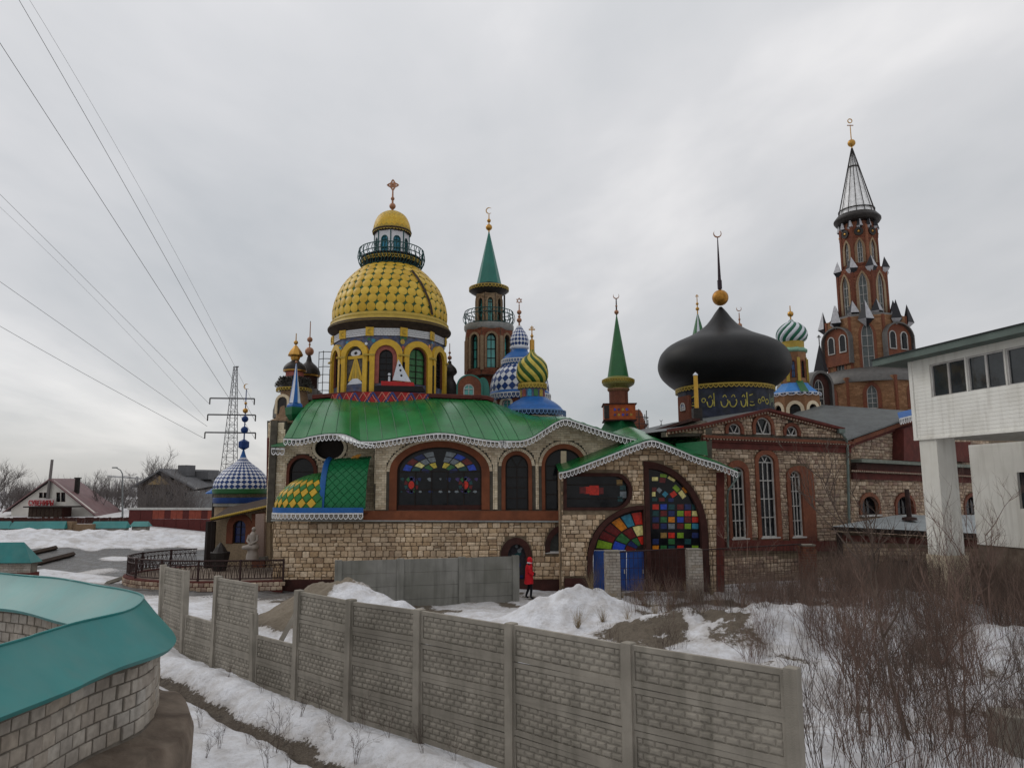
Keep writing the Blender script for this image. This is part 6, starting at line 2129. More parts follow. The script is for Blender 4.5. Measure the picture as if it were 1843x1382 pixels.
# barrel gable on the left of the gothic tower
Fq = Fr((at(1480, 700, 46).x, 46), (at(1480, 700, 46).x + 1, 46.35))
bgx = thing('barrel_gable', 'barrel roofed brick gable with an arched window left of the gothic tower', 'building', Fq.w(0, 8))
o_ = archp(Fq, 1459, 1493, 770, 695, 672)
i_ = archp(Fq, 1467, 1484, 735, 700, 683)
part('front_wall', MB().plate(o_, [i_], .2, -.25), mDkMar, bgx, Fq.M())
part('barrel_roof', MB().plate(band(grow(o_, .16), o_), (), 3.2, -3.0), MATS['grey_barrel_roof'], bgx, Fq.M(), smooth=50)
window(bgx, Fq, i_, -.05, .1, .05, frame=mFrameW, nv=1, nh=2)
# red tower under scaffold, far behind
T = Tw(1147, 760, 58)
sc_ = thing('scaffolded_turret', 'distant red turret wrapped in scaffolding right of the green minaret', 'tower', (*T.c, T.z(800)))
lathe_part(sc_, 'turret', T, [(17, 800), (15, 770), (17, 768), (12, 755), (10, 745), (6, 738)], mRedBr, 10, False, 20)
mb = MB()
for k in range(10):
    a = 2 * PI * k / 10
    r = T.r(19)
    mb.tube([(T.c[0] + r * math.sin(a), T.c[1] - r * math.cos(a), T.z(800)), (T.c[0] + r * math.sin(a), T.c[1] - r * math.cos(a), T.z(738 + 9 * (k % 3)))], .035, 4)
for v in (788, 776, 764, 752):
    r = T.r(20)
    mb.tube([(T.c[0] + r * math.sin(2 * PI * i / 14), T.c[1] - r * math.cos(2 * PI * i / 14), T.z(v)) for i in range(15)], .03, 4, False)
part('scaffold', mb, mDark, sc_, kind='stuff')
T = Tw(1190, 760, 50)
fs_ = thing('small_roof_finial', 'tiny dark finial on the roof between the green minaret and the black dome', 'finial', (*T.c, T.z(790)))
finial(fs_, T, [(766, 2.4)], (782, 757, .8), ('crescent_up', 756, 2.4), m=mDark)

# ---------------------------------------------------------------- dark twin cupolas on the left
z7 = lambda y: 600 + y / 3.004
h7 = lambda w_: w_ / 3.004
T = Tw(531, 660, 35.5)
tc1 = thing('dark_cupola_tower', 'brick turret with a dark cupola, gold onion and carved leafy capital at the left end', 'tower', (*T.c, T.z(z7(500))))
lathe_part(tc1, 'gold_onion', T, [(6, z7(150)), (8, z7(140)), (9, z7(128)), (13.5, z7(122)), (14, z7(118)), (11, z7(100)), (6, z7(80)), (2.5, z7(66))], mGold, 8, False, 20)
lathe_part(tc1, 'dark_dome', T, [(19.5, z7(205)), (20.5, z7(200)), (19, z7(182)), (14, z7(165)), (9, z7(155)), (7, z7(148))], mDark, 24)
lathe_part(tc1, 'gold_ring', T, [(17, z7(212)), (20.5, z7(207)), (20.5, z7(202)), (17, z7(198))], mGold, 24, False, 30)
lathe_part(tc1, 'red_neck', T, [(16, z7(238)), (15.5, z7(208))], mPink, 16, False, 40)
cap_ = lathe_part(tc1, 'leafy_capital', T, [(22, z7(318)), (28, z7(308)), (31, z7(302)), (29, z7(292)), (27, z7(262)), (21, z7(240)), (14, z7(235))], mDark, 20, False, 20)
rs = random.Random(8)
mb = MB()
for k in range(130):
    a, f = rs.uniform(-1.9, 1.9), rs.random()
    r = T.r(21 + 9 * (1 - f))
    c = Vector((T.c[0] + r * math.sin(a), T.c[1] - r * math.cos(a), T.z(z7(245 + 50 * (1 - f)))))
    o_ = Vector((math.sin(a), -math.cos(a), 0))
    sd_ = Vector((math.cos(a), math.sin(a), 0))
    mb.add([c, c + sd_ * .07 + o_ * .08, c + o_ * .16 + Vector((0, 0, .1)), c - sd_ * .07 + o_ * .08], [(0, 1, 2), (0, 2, 3)])
part('carved_leaves', mb, mat('carved_grey_stone', (.09, .085, .075), .8, var=.4), cap_, kind='stuff')
fringe(tc1, T, 30.5, z7(300), .16, .16, mGold2)
lathe_part(tc1, 'shaft', T, [(30, z7(470)), (29, z7(440)), (28, z7(400)), (25, z7(360)), (23, z7(330)), (23, z7(310))], mTanBr, 20, False, 40)
nf = T.fr(rad(-25), T.r(28))
nA = arch(-.3, .3, T.z(z7(440)), T.z(z7(380)), T.z(z7(352)))
part('niche_arch', MB().plate(band(grow(nA, .13), nA), (), .1, -.05), mFBrick, tc1, nf.M())
part('niche', MB().plate(nA, (), .03, -.04), mDark, tc1, nf.M())
lathe_part(tc1, 'cornice', T, [(32, z7(500)), (40, z7(492)), (41, z7(470)), (36, z7(462)), (30, z7(458))], mTanBr, 4, False, 20)
finial(tc1, T, [(z7(50), 4)], (z7(70), z7(0), 1.3), None, m=mGold)
part('grey_side_dome', MB().lathe([(T.r(19), T.z(z7(452))), (T.r(19), T.z(z7(410))), (T.r(16), T.z(z7(370))), (T.r(9), T.z(z7(340))), (.02, T.z(z7(325)))], 20, (T.c[0] - T.r(24), T.c[1] + .6)), mat('grey_dome_sheet', (.12, .115, .11), .55), tc1, smooth=60)
T = Tw(556, 660, 38)
tc2 = thing('dark_cupola_tower', 'round dark cupola with a copper ball finial between the gold onion and the rotunda', 'tower', (*T.c, T.z(z7(420))))
lathe_part(tc2, 'dark_dome', T, [(20, z7(228)), (20.5, z7(222)), (19, z7(200)), (14, z7(178)), (8, z7(162)), (5, z7(152))], mDark, 24)
lathe_part(tc2, 'gold_ring', T, [(19, z7(236)), (21, z7(228)), (19, z7(224))], mGold, 24, False, 30)
lathe_part(tc2, 'shaft', T, [(16, z7(430)), (16, z7(232))], mDkMar, 16, False, 40)
lathe_part(tc2, 'cone_base', T, [(38, z7(372)), (28, z7(330)), (16, z7(300))], mat('grey_cone_roof', (.10, .09, .085), .6), 16, False, 40)
lathe_part(tc2, 'neck', T, [(6, z7(160)), (4.5, z7(142)), (3, z7(122))], mDark, 12, False, 40)
finial(tc2, T, [(z7(98), 8), (z7(34), 5), (z7(60), 2)], (z7(125), z7(-60), 1.3), None, m=mCop)
part('neck_tip', MB().tube([T.pt(z7(-10)), T.pt(z7(-66))], .02, 5), mDark, tc2)
# blue and white pyramid spire on a green box
T = Tw(531.5, 700, 32.9)
bs = thing('blue_white_spire', 'thin blue and white striped pyramid spire on a green box at the roof corner', 'spire', (*T.c, T.z(z7(450))))
onion(bs, T, [(10.5, z7(378)), (7.2, z7(310)), (3.8, z7(235)), (.7, z7(160))], 8, .4, [mBlu, mWhT], .0, 'striped_pyramid', 1)
lathe_part(bs, 'blue_foot', T, [(14, z7(400)), (14, z7(388)), (10.5, z7(376))], mBlu, 4, False, 20)
lathe_part(bs, 'green_box', T, [(9, z7(470)), (16, z7(440)), (17, z7(400))], mGreenD, 4, False, 20)
finial(bs, T, [(z7(155), 2.4)], (z7(162), z7(150), .8), None, m=mCop)
# small dark cupola right of the rotunda
T = Tw(809, 680, 40)
dc = thing('small_dark_cupola', 'small dark two tiered cupola with a thin finial right of the golden dome', 'cupola', (*T.c, T.z(730)))
lathe_part(dc, 'cap_dome', T, [(9, 676), (13.5, 671), (12, 664), (8, 659), (4, 655), (3, 650)], mDark, 16)
lathe_part(dc, 'bulb_dome', T, [(14, 725), (14, 700), (12, 690), (8, 682), (8, 675)], mDark, 16)
finial(dc, T, [(644, 4), (635, 2.4)], (652, 618, 1), None, m=mCop)

# ---------------------------------------------------------------- chapel with blue diamond dome
T = Tw(436, 860, 40)
ch = thing('blue_dome_chapel', 'small chapel with a blue and white diamond onion dome and stacked ball finial', 'building', (*T.c, .6))
checker(ch, T, [(48.5, z7(840)), (48, z7(815)), (45, z7(790)), (39, z7(765)), (30, z7(737)), (19, z7(712)), (10, z7(690)), (5, z7(668)), (4, z7(655))], 30, 20, mDBlu, mWhT, 220)
lathe_part(ch, 'neck_cone', T, [(6, z7(672)), (3.5, z7(650)), (1.4, z7(628))], mBlu, 12, False, 40)
lathe_part(ch, 'green_band', T, [(46, z7(868)), (49, z7(862)), (50, z7(842)), (47, z7(838))], mGrnC, 32, False, 30)
lathe_part(ch, 'dark_band', T, [(46.5, z7(888)), (46.5, z7(862))], mat('dark_bead_band', (.07, .06, .035), .7, var=.5, scale=12), 32, False, 30)
lathe_part(ch, 'blue_band', T, [(47.5, z7(915)), (48, z7(905)), (48, z7(888)), (46, z7(885))], mDBlu, 32, False, 30)
lathe_part(ch, 'grey_band', T, [(45, z7(935)), (47, z7(930)), (46, z7(914))], mConc2, 32, False, 30)
lathe_part(ch, 'drum_wall', T, [(44, z7(1230)), (44, z7(930))], mTanBr, 16, False, 20)
pf_ = finial(ch, T, [(z7(463), 6, mDBlu), (z7(522), 6.6, mDBlu), (z7(418), 4.8), (z7(378), 2.6)], (z7(640), z7(300), 1.4), ('crescent', z7(288), 5.2), rodm=mDBlu)
part('finial_polyhedron', MB().lathe([(.01, T.z(z7(632))), (T.r(9.8), T.z(z7(616))), (T.r(9.8), T.z(z7(586))), (.01, T.z(z7(570)))], 8, T.c), mDBlu, pf_)
# side kiosk roof with blue brim left of the dome
br = Tw(386, 880, 42)
kc = thing('blue_kiosk_roof', 'small blue canopy with a dark finial left of the blue dome chapel', 'canopy', (*br.c, br.z(z7(900))))
lathe_part(kc, 'canopy', br, [(15, z7(866)), (14, z7(858)), (7, z7(846)), (4, z7(838))], mBlu, 12, False, 20)
lathe_part(kc, 'canopy_post', br, [(3, z7(1040)), (3, z7(860))], mDark, 8, False, 20)
finial(kc, br, [(z7(808), 3.6), (z7(785), 2.2)], (z7(840), z7(776), 1.2), None, m=mDark)
# porch: sloping roof, brick wall, window
FP = Fr((at(380, 1000, 36.4).x, 36.4), (at(488, 1000, 36.0).x, 36.0))
pw = part('porch_wall', MB().plate(FP.pl([(385, 1035), (385, 928), (486, 912), (486, 1035)]), [archp(FP, 420, 443, 978, 948, 936)], .3, -.3), mTanBr, ch, FP.M())
ai = archp(FP, 420, 443, 978, 948, 936)
window(ch, FP, ai, 0, .14, .05, nv=1, nh=2, sur=grow(ai, .32), sur_mat=mRedBr, sur_t=.05, glass=GL['navy'])
part('porch_pilaster', MB().plate(FP.pl([(455, 1020), (455, 925), (478, 921), (478, 1020)]), (), .12, 0), mRedBr, ch, FP.M())
r0, r1 = at(379, 934, 35.6), at(495, 908, 35.2)
part('porch_roof', MB().add([r0, r1, r1 + Vector((0, 2, .5)), r0 + Vector((0, 2, .5)), r0 - Vector((0, 0, .12)), r1 - Vector((0, 0, .12))], [(0, 1, 2, 3), (4, 5, 1, 0)]), mWood, ch)
mb = MB()
for k in range(34):
    c = r0.lerp(r1, (k + .5) / 34)
    mb.ball(c + Vector((0, -.03, .0)), .065, 8)
part('yellow_tile_edge', mb, mGold2, ch, kind='stuff')
part('porch_post', MB().tube([at(377, 938, 35.8), Vector((at(377, 938, 35.8).x, 35.8, .6))], .16, 6).tube([at(384, 938, 35.8), Vector((at(384, 938, 35.8).x, 35.8, .6))], .14, 6), mFrame, ch)
# ================================================================ plain grey concrete wall in the middle
cA, cB = at(606, 1060, 26.2), at(932, 1060, 27.8)
FCW = Fr((cA.x, cA.y), (cB.x, cB.y))
cw = thing('panel_wall', 'smooth grey concrete panel wall standing before the stone base, left of the person', 'wall', (cA.x, cA.y, .3))
zc1 = FCW.p(770, 1005)[1]
us = [608, 720, 831, 928]
for i, u in enumerate(us):
    a = FCW.p(u, 1050)[0]
    part('post', MB().box(a - .12, a + .12, 0, zc1 + .03, -.1, .09), mConc2, cw, FCW.M())
for i in range(3):
    a0, a1 = FCW.p(us[i], 1050)[0] + .12, FCW.p(us[i + 1], 1050)[0] - .12
    for r in range(5):
        z1 = zc1 - r * .46
        part('panel', MB().box(a0, a1, z1 - .452, z1, -.04, .03 + RS.uniform(-.008, .008)), mConc2, cw, FCW.M())

# ================================================================ brick gate pillars and the wire fence between them
pils = []
for u, v, Y, lab in ((1101, 992, 27.3, 'white brick pillar in front of the blue doors'), (1248, 989, 27.6, 'white brick pillar below the tall coloured glass arch'), (1452, 981, 29.5, 'reddish brick pillar among the shrubs before the stone hall')):
    p = at(u, v, Y)
    g = GH(p.x, p.y)
    t = thing('brick_pillar', lab, 'pillar', (p.x, p.y, g), 'brick pillars of the yard fence')
    hw = .26
    part('core', MB().box(p.x - hw + .02, p.x + hw - .02, p.y - hw + .02, p.y + hw - .02, g - .2, p.z), mMortL, t)
    mm = mSil if u < 1400 else mRedBr
    nrow = int((p.z - g) / .1)
    for s_, (dx, dy) in enumerate(((0, -1), (1, 0), (-1, 0))):
        F = Fr((p.x + dx * (hw - .01), p.y + dy * (hw - .01)), (p.x + dx * (hw - .01) - dy, p.y + dy * (hw - .01) + dx))
        mb = MB()
        for r in range(nrow):
            for q in range(-1, 2):
                x0, x1 = max(-hw, (q - .5 + .5 * (r % 2)) * .26 + .006), min(hw, (q + .5 + .5 * (r % 2)) * .26 - .006)
                if x1 - x0 < .03: continue
                T_ = F.M() @ Matrix.Translation(((x0 + x1) / 2, g + .1 * r + .05, -.012)) @ Matrix.Diagonal((x1 - x0, .088, .025, 1))
                if s_ == 0:
                    link('brick', shared('brick', RS.randrange(5), mm), t, T_)
                else:
                    mb.add(BRICKS[0].v, BRICKS[0].f, T_)
        if mb.v: part('brick_field', mb, mm, t, kind='stuff')
    part('top', MB().box(p.x - hw, p.x + hw, p.y - hw, p.y + hw, p.z, p.z + .04), mConc, t)
    pils.append(p)
for (a, b, lab) in ((pils[0], pils[1], 'rusty mesh fence between the two white brick pillars'), (pils[1], pils[2], 'rusty mesh fence right of the white brick pillars, behind shrubs')):
    d = b - a
    wf = thing('mesh_fence', lab, 'fence', (a.x, a.y, GH(a.x, a.y)))
    L_ = d.length
    part('top_rail', MB().tube([a + d * (.3 / L_) + Vector((0, 0, -.02)), b - d * (.3 / L_) + Vector((0, 0, .05))], .03, 6), mRust, wf)
    mb = MB()
    n = int(L_ / .16)
    for i in range(1, n):
        p = a.lerp(b, i / n)
        mb.tube([Vector((p.x, p.y, GH(p.x, p.y) + .1)), Vector((p.x, p.y, a.z + (b.z - a.z) * i / n))], .009, 3)
    for h in (.25, .6, 1.0, 1.4):
        mb.tube([Vector((a.x, a.y, a.z - h)), Vector((b.x, b.y, b.z - h))], .009, 3)
    part('mesh', mb, mRust, wf, kind='stuff')

# ================================================================ person in a red coat
def person():
    p = at(952, 1040, 28.6)
    x, y = p.x, p.y
    g = GH(x, y)
    h = at(952, 1003, 28.6).z - g
    k = h / 1.68
    t = thing('person', 'person in a red hooded coat and dark trousers walking beside the grey wall', 'person', (x, y, g))
    def skin(name, V, E, Rr, m, lv=1):
        me = bpy.data.meshes.new(name)
        me.from_pydata([(x + a * k, y + b * k, g + c * k) for a, b, c in V], E, [])
        o = link(name, me, t)
        md = o.modifiers.new('skin', 'SKIN')
        for i, r in enumerate(Rr):
            r = r if isinstance(r, tuple) else (r, r)
            me.skin_vertices[0].data[i].radius = (r[0] * k, r[1] * k)
        me.skin_vertices[0].data[0].use_root = True
        md.use_smooth_shade = True
        sb = o.modifiers.new('sub', 'SUBSURF')
        sb.levels = sb.render_levels = lv
        me.materials.append(m)
        return o
    mSkin = mat('skin', (.45, .28, .2), .6, var=.05, bump=0)
    mTr = mat('dark_trousers', (.012, .012, .015), .85)
    mCoat = mat('red_coat', (.52, .012, .02), .75, var=.12, scale=8, bump=.2, bscale=14)
    # body: pelvis, spine, neck, head, two legs in a short stride, two bent arms with hands
    V = [(0, 0, .92), (0, 0, 1.15), (0, 0, 1.38), (.02, 0, 1.46), (.04, 0, 1.53), (.06, 0, 1.64),
         (.0, -.09, .86), (.10, -.09, .48), (.07, -.09, .08), (.19, -.10, .04),
         (.0, .09, .86), (.0, .09, .47), (-.13, .09, .1), (-.02, .10, .04),
         (.02, -.19, 1.36), (.0, -.23, 1.10), (.17, -.20, .98), (.25, -.18, .97),
         (.02, .19, 1.36), (.04, .23, 1.10), (.22, .17, 1.0), (.30, .15, 1.0)]
    E = [(0, 1), (1, 2), (2, 3), (3, 4), (4, 5), (0, 6), (6, 7), (7, 8), (8, 9), (0, 10), (10, 11), (11, 12), (12, 13), (2, 14), (14, 15), (15, 16), (16, 17), (2, 18), (18, 19), (19, 20), (20, 21)]
    Rr = [.13, .12, .13, .055, .07, .085, .09, .065, .045, .04, .09, .065, .045, .04, .06, .045, .035, .035, .06, .045, .035, .035]
    body = skin('body', V, E, Rr, mTr)
    # hands: palm with five fingers each
    for s_, (hx, hy, hz) in ((-1, (.26, -.18, .97)), (1, (.31, .15, 1.0))):
        HV, HE, HR = [(hx, hy, hz), (hx + .05, hy, hz - .005)], [(0, 1)], [(.03, .018), (.032, .016)]
        for f in range(4):
            b = len(HV)
            o_ = -.026 + .0175 * f
            l_ = (.07, .08, .075, .06)[f]
            HV += [(hx + .075, hy + o_, hz), (hx + .075 + l_ * .5, hy + o_, hz - .012), (hx + .075 + l_ * .8, hy + o_, hz - .04)]
            HE += [(1, b), (b, b + 1), (b + 1, b + 2)]
            HR += [.009, .008, .007]
        b = len(HV)
        HV += [(hx + .03, hy - s_ * .04, hz + .01), (hx + .07, hy - s_ * .055, hz)]
        HE += [(0, b), (b, b + 1)]
        HR += [.01, .008]
        skin('hand', HV, HE, HR, mSkin)
    # coat, hood and face
    mb = MB()
    rings = [(.62, .19, .24, -.01), (.8, .18, .225, 0), (1.0, .155, .20, 0), (1.2, .155, .205, 0), (1.34, .14, .215, .01), (1.42, .10, .15, .02), (1.47, .085, .10, .03)]
    n = 16
    vs = [(x + (ox + rx * math.cos(2 * PI * i / n)) * k, y + ry * math.sin(2 * PI * i / n) * k, g + z * k + .012 * math.sin(5 * i) * (z < .7)) for z, rx, ry, ox in rings for i in range(n)]
    mb.add(vs, [(j * n + i, j * n + (i + 1) % n, (j + 1) * n + (i + 1) % n, (j + 1) * n + i) for j in range(len(rings) - 1) for i in range(n)])
    for s_, pts in ((-1, [(.02, -.17, 1.37), (.0, -.235, 1.12), (.16, -.205, .985)]), (1, [(.02, .17, 1.37), (.04, .235, 1.12), (.2, .175, 1.005)])):
        mb.tube([(x + a * k, y + b * k, g + c * k) for a, b, c in pts], [.085 * k, .075 * k, .06 * k], 10)
    part('coat', mb, mCoat, t, smooth=60)
    mb = MB()
    c = Vector((x + .05 * k, y, g + 1.59 * k))
    prof = [(.002, 1.71), (.075, 1.69), (.115, 1.63), (.12, 1.56), (.105, 1.49), (.12, 1.44)]
    mb.lathe([(a * k, g + b * k) for a, b in prof], 16, (x + .045 * k, y), rad(120), 0, rad(300))
    part('hood', mb, mCoat, t, smooth=70)
    part('scarf', MB().lathe([(.10 * k, g + 1.43 * k), (.125 * k, g + 1.46 * k), (.1 * k, g + 1.5 * k)], 14, (x + .035 * k, y)), mWhT, t, smooth=60)
    fc = MB().ball((x + .075 * k, y, g + 1.60 * k), .088 * k, 14)
    fc.add([(x + (.155) * k, y - .012 * k, g + 1.575 * k), (x + .155 * k, y + .012 * k, g + 1.575 * k), (x + .185 * k, y, g + 1.58 * k), (x + .158 * k, y, g + 1.62 * k)], [(0, 2, 3), (1, 3, 2), (0, 1, 2)])
    hd = part('head', fc, mSkin, t, smooth=80)
    for s_ in (-1, 1):
        part('eye', MB().ball((x + .148 * k, y + s_ * .03 * k, g + 1.615 * k), .011 * k, 8), mBlk, hd)
    part('mouth', MB().box(x + .150 * k, x + .162 * k, y - .022 * k, y + .022 * k, g + 1.545 * k, g + 1.552 * k), mPink, hd)
person()

# ================================================================ terrace railing on the left
pathR = resample(spline([(-9.25, 30.55), (-11.2, 30.2), (-13.2, 30.25), (-15.0, 30.9), (-16.3, 32.1), (-16.8, 33.6), (-16.4, 35.4), (-15.3, 36.6)], 8), .11)
pathR = [Vector((p[0], p[1])) for p in pathR]
tr_ = thing('terrace_railing', 'dark wrought iron railing with looped bars curving round the terrace', 'railing', (-13, 30.2, .95))
zr0, zr1 = .98, 1.76
for z, r in ((zr1, .032), (zr1 - .2, .018), (zr0 + .08, .024)):
    part('rail', MB().tube([(p.x, p.y, z) for p in pathR], r, 5), mRust, tr_)
mb = MB()
for i in range(0, len(pathR) - 1):
    p, q = pathR[i], pathR[i + 1]
    if i % 2 == 0 and i + 2 < len(pathR):
        q2 = pathR[i + 2]
        mid = pathR[i + 1]
        mb.tube([(p.x, p.y, zr0 + .08), (p.x * .6 + mid.x * .4, p.y * .6 + mid.y * .4, zr0 + .42), (mid.x, mid.y, zr1 - .2), (q2.x * .6 + mid.x * .4, q2.y * .6 + mid.y * .4, zr0 + .42), (q2.x, q2.y, zr0 + .08)], .014, 4, False)
        mb.tube([(mid.x, mid.y, zr0 + .08), (mid.x, mid.y, zr1)], .011, 4, False)
        c = Vector((mid.x, mid.y, zr1 - .1))
        d = (q2 - p).normalized()
        mb.tube([(c.x + d.x * .085 * math.cos(a), c.y + d.y * .085 * math.cos(a), c.z + .085 * math.sin(a)) for a in [2 * PI * j / 8 for j in range(9)]], .012, 4, False)
part('bars', mb, mRust, tr_, kind='stuff')
for i in range(0, len(pathR), 15):
    p = pathR[i]
    part('post', MB().box(p.x - .035, p.x + .035, p.y - .035, p.y + .035, .9, zr1 + .04), mRust, tr_)
nR = [nrm(pathR, i) for i in range(len(pathR))]
rw = thing('retaining_wall', 'low brick retaining wall under the iron railing', 'wall', (-13, 30.2, .4))
part('wall_core', sweep([(-.16, .1), (-.16, .97), (.16, .97), (.16, .1)], pathR, nR, True), mMaroon, rw)
part('terrace_slab', MB().add([(p.x, p.y, .93) for p in pathR] + [(-9.3, 36.6, .93)], [tuple(range(len(pathR) + 1))]), mDirtC, rw)
for k in range(0, len(pathR) - 2, 2):
    for row in range(2):
        i = min(k + row, len(pathR) - 1)
        p, n_ = pathR[i], nR[i]
        F = Fr((p.x, p.y), (p.x + 1, p.y))
        F.o = Vector((p.x, p.y, 0))
        out_n = Vector((p.x + 12.5, p.y - 33.5, 0))
        s_ = 1 if out_n.x * n_.x + out_n.y * n_.y > 0 else -1
        F.n = Vector((n_.x * s_, n_.y * s_, 0))
        F.d = Vector((-F.n.y, F.n.x, 0))
        link('stone', shared('stone', (k + row * 3) % 10, mStoneB), rw, F.M() @ Matrix.Translation((0, .84 - .17 * row, .15)) @ Matrix.Diagonal((.215, .16, .035, 1)))

# ---- stele with a seated pale figure, dark planter
Fst = Fr((at(466, 1000, 34.2).x, 34.2), (at(466, 1000, 34.2).x + 1, 34.2))
st = thing('pink_stele', 'tall pinkish stone slab behind the pale seated statue', 'stele', Fst.w(0, .93))
part('slab', MB().plate(Fst.pl([(457, 1006), (460, 925), (476, 924), (474, 1006)]), (), .3, -.3), mat('pink_granite', (.27, .20, .17), .8, var=.15, scale=20, bump=.1), st, Fst.M())
part('slab_foot', MB().plate(Fst.pl([(454, 1008), (454, 1002), (478, 1002), (478, 1008)]), (), .5, -.4), mConc2, st, Fst.M())
sp_ = at(450, 1003, 33.6)
stt = MB()
q = 33.6 / FPX
zz_ = lambda v: at(450, v, 33.6).z
stt.lathe(smooth_prof([(11 * q, zz_(1006)), (10.5 * q, zz_(999)), (9 * q, zz_(994)), (9 * q, zz_(990)), (11 * q, zz_(986)), (10 * q, zz_(981)), (6.5 * q, zz_(976)), (6.8 * q, zz_(967)), (5.8 * q, zz_(961)), (3 * q, zz_(957)), (2.4 * q, zz_(955.5))]), 18, (sp_.x + .1, sp_.y))
stt.ball((sp_.x + .12, sp_.y, zz_(952)), 3.9 * q, 14)
stt.tube([(sp_.x - .28, sp_.y - .12, zz_(985)), (sp_.x - .05, sp_.y - .25, zz_(984)), (sp_.x + .25, sp_.y - .15, zz_(985))], [.09, .11, .09], 8)
for s_ in (-1, 1):
    stt.tube([(sp_.x + .1 + s_ * .18, sp_.y, zz_(963)), (sp_.x + .1 + s_ * .22, sp_.y - .1, zz_(973)), (sp_.x + .08, sp_.y - .24, zz_(979))], [.065, .055, .045], 8)
single('seated_statue', stt, mat('pale_statue_stone', (.30, .265, .235), .8, var=.15, bump=.2), 'pale stone statue of a seated cross-legged figure before the pink slab', 'statue', smooth=60, base=(sp_.x, sp_.y, zz_(1006)))
pl_ = at(396, 1000, 34.5)
single('dark_planter', MB().lathe([(.3, .93), (.42, 1.5), (.46, 1.75), (.38, 1.78)], 8, (pl_.x, pl_.y)).lathe([(.38, 1.7), (.2, 2.0), (.02, 2.2)], 8, (pl_.x, pl_.y)), mDark, 'dark metal urn standing by the porch post of the chapel', 'urn', base=(pl_.x, pl_.y, .93))

# ================================================================ far left: low walls, fence, houses
def cap_wall(u0, u1, vt, ve, vb, Y, lab, hip=False):
    a, b = at(u0, ve, Y), at(u1, ve, Y)
    F = Fr((a.x, Y), (b.x, Y))
    t = thing('teal_capped_wall', lab, 'wall', (a.x, Y, F.p(u0, vb)[1]), 'low brick walls with teal caps')
    ln = b.x - a.x
    zt_, ze_, zb_2 = F.p(u0, vt)[1], F.p(u0, ve)[1], F.p(u0, vb)[1]
    d = .38
    h = .5 if hip else 0
    part('cap', MB().add([(-.1, ze_, d), (ln + .1, ze_, d), (ln + .1, ze_, -d), (-.1, ze_, -d), (0, zt_, 0), (ln - h, zt_, 0)], [(0, 1, 5, 4), (2, 3, 4, 5), (1, 2, 5), (3, 0, 4)]), mTeal, t, F.M())
    wl = part('wall_core', MB().box(0, ln, zb_2 - .6, ze_, -.22, .2), mMortL, t, F.M())
    scatter('brick', cells_for([(0, zb_2 - .3), (ln, zb_2 - .3), (ln, ze_), (0, ze_)], [], .1, (.26, .26), .006, brick=True), F.M(), wl, mSil, 0, .19, .025)
    part('foot', MB().box(-.05, ln + .05, zb_2 - .7, zb_2 + .22, -.3, .26), mMaroon, t, F.M())
cap_wall(-60, 19, 938, 951, 968, 50, 'teal capped low brick wall cut by the left edge of the photo')
cap_wall(24, 119, 938, 951, 968, 49, 'long teal capped low brick wall before the white gabled house')
cap_wall(168, 229, 938, 950, 968, 50, 'teal capped low brick wall between the snow bank and the red fence')
cap_wall(240, 267, 938, 947, 962, 51, 'shortest teal capped brick wall, rightmost, by the snow bank')
cap_wall(-90, 62, 976, 1012, 1040, 31.5, 'teal hipped cap on a brick wall at the left edge, behind the near curved wall', True)
pg = at(125, 950, 49.3)
single('brick_pier', MB().box(pg.x - .3, pg.x + .3, pg.y - .3, pg.y + .3, pg.z - 1.2, pg.z + .42).box(pg.x + .3, pg.x + 1.6, pg.y - .15, pg.y + .2, pg.z - 1.2, pg.z + .25), mTanBr, 'brown brick pier between the teal capped walls', 'pier', base=(pg.x, pg.y, pg.z - 1.2))
# maroon yard fence with a pale top strip
rA, rB = at(232, 930, 62), at(385, 930, 60)
FRf = Fr((rA.x, rA.y), (rB.x, rB.y))
rf = thing('maroon_fence', 'maroon sheet metal yard fence with a pale top strip behind the ploughed snow', 'fence', (rA.x, rA.y, FRf.p(232, 955)[1]))
m1 = mat('maroon_sheet', (.085, .016, .014), .55, var=.15, bump=.05)
m2 = mat('brick_red_sheet', (.23, .05, .03), .55, var=.2, bump=.05)
zt_ = FRf.p(300, 917)[1]
zb_3 = FRf.p(300, 962)[1]
ln = (Vector((rB.x, rB.y)) - Vector((rA.x, rA.y))).length
nP = 14
for i in range(nP):
    a0, a1 = ln * i / nP, ln * (i + 1) / nP - .02
    z1 = zt_ - (.75 if i > 3 else 0)
    part('panel', MB().box(a0, a1, zb_3, z1, -.02, .02 + .02 * (i % 2)), m1, rf, FRf.M())
    if i > 3:
        part('infill_panel', MB().box(a0, a1, z1 + .01, zt_, -.02, .03), m2 if i % 3 else m1, rf, FRf.M())
part('top_strip', MB().box(-.1, ln + .1, zt_ - .02, zt_ + .16, -.2, .1), mFrameW, rf, FRf.M())
lwA, lwB = at(-80, 940, 64), at(232, 936, 63)
FLw = Fr((lwA.x, lwA.y), (lwB.x, lwB.y))
lf_ = thing('brown_board_fence', 'dark brown board fence below the white gabled house', 'fence', (lwA.x, lwA.y, FLw.p(0, 955)[1]))
n_ = 60
l2 = (lwB - lwA).length
for i in range(n_):
    zt3 = FLw.p(100, 931)[1] + RS.uniform(-.03, .03)
    part('board', MB().box(l2 * i / n_, l2 * (i + 1) / n_ - .03, FLw.p(100, 960)[1] - .4, zt3, -.02, .02 + RS.uniform(0, .01)), mDkMar, lf_, FLw.M())

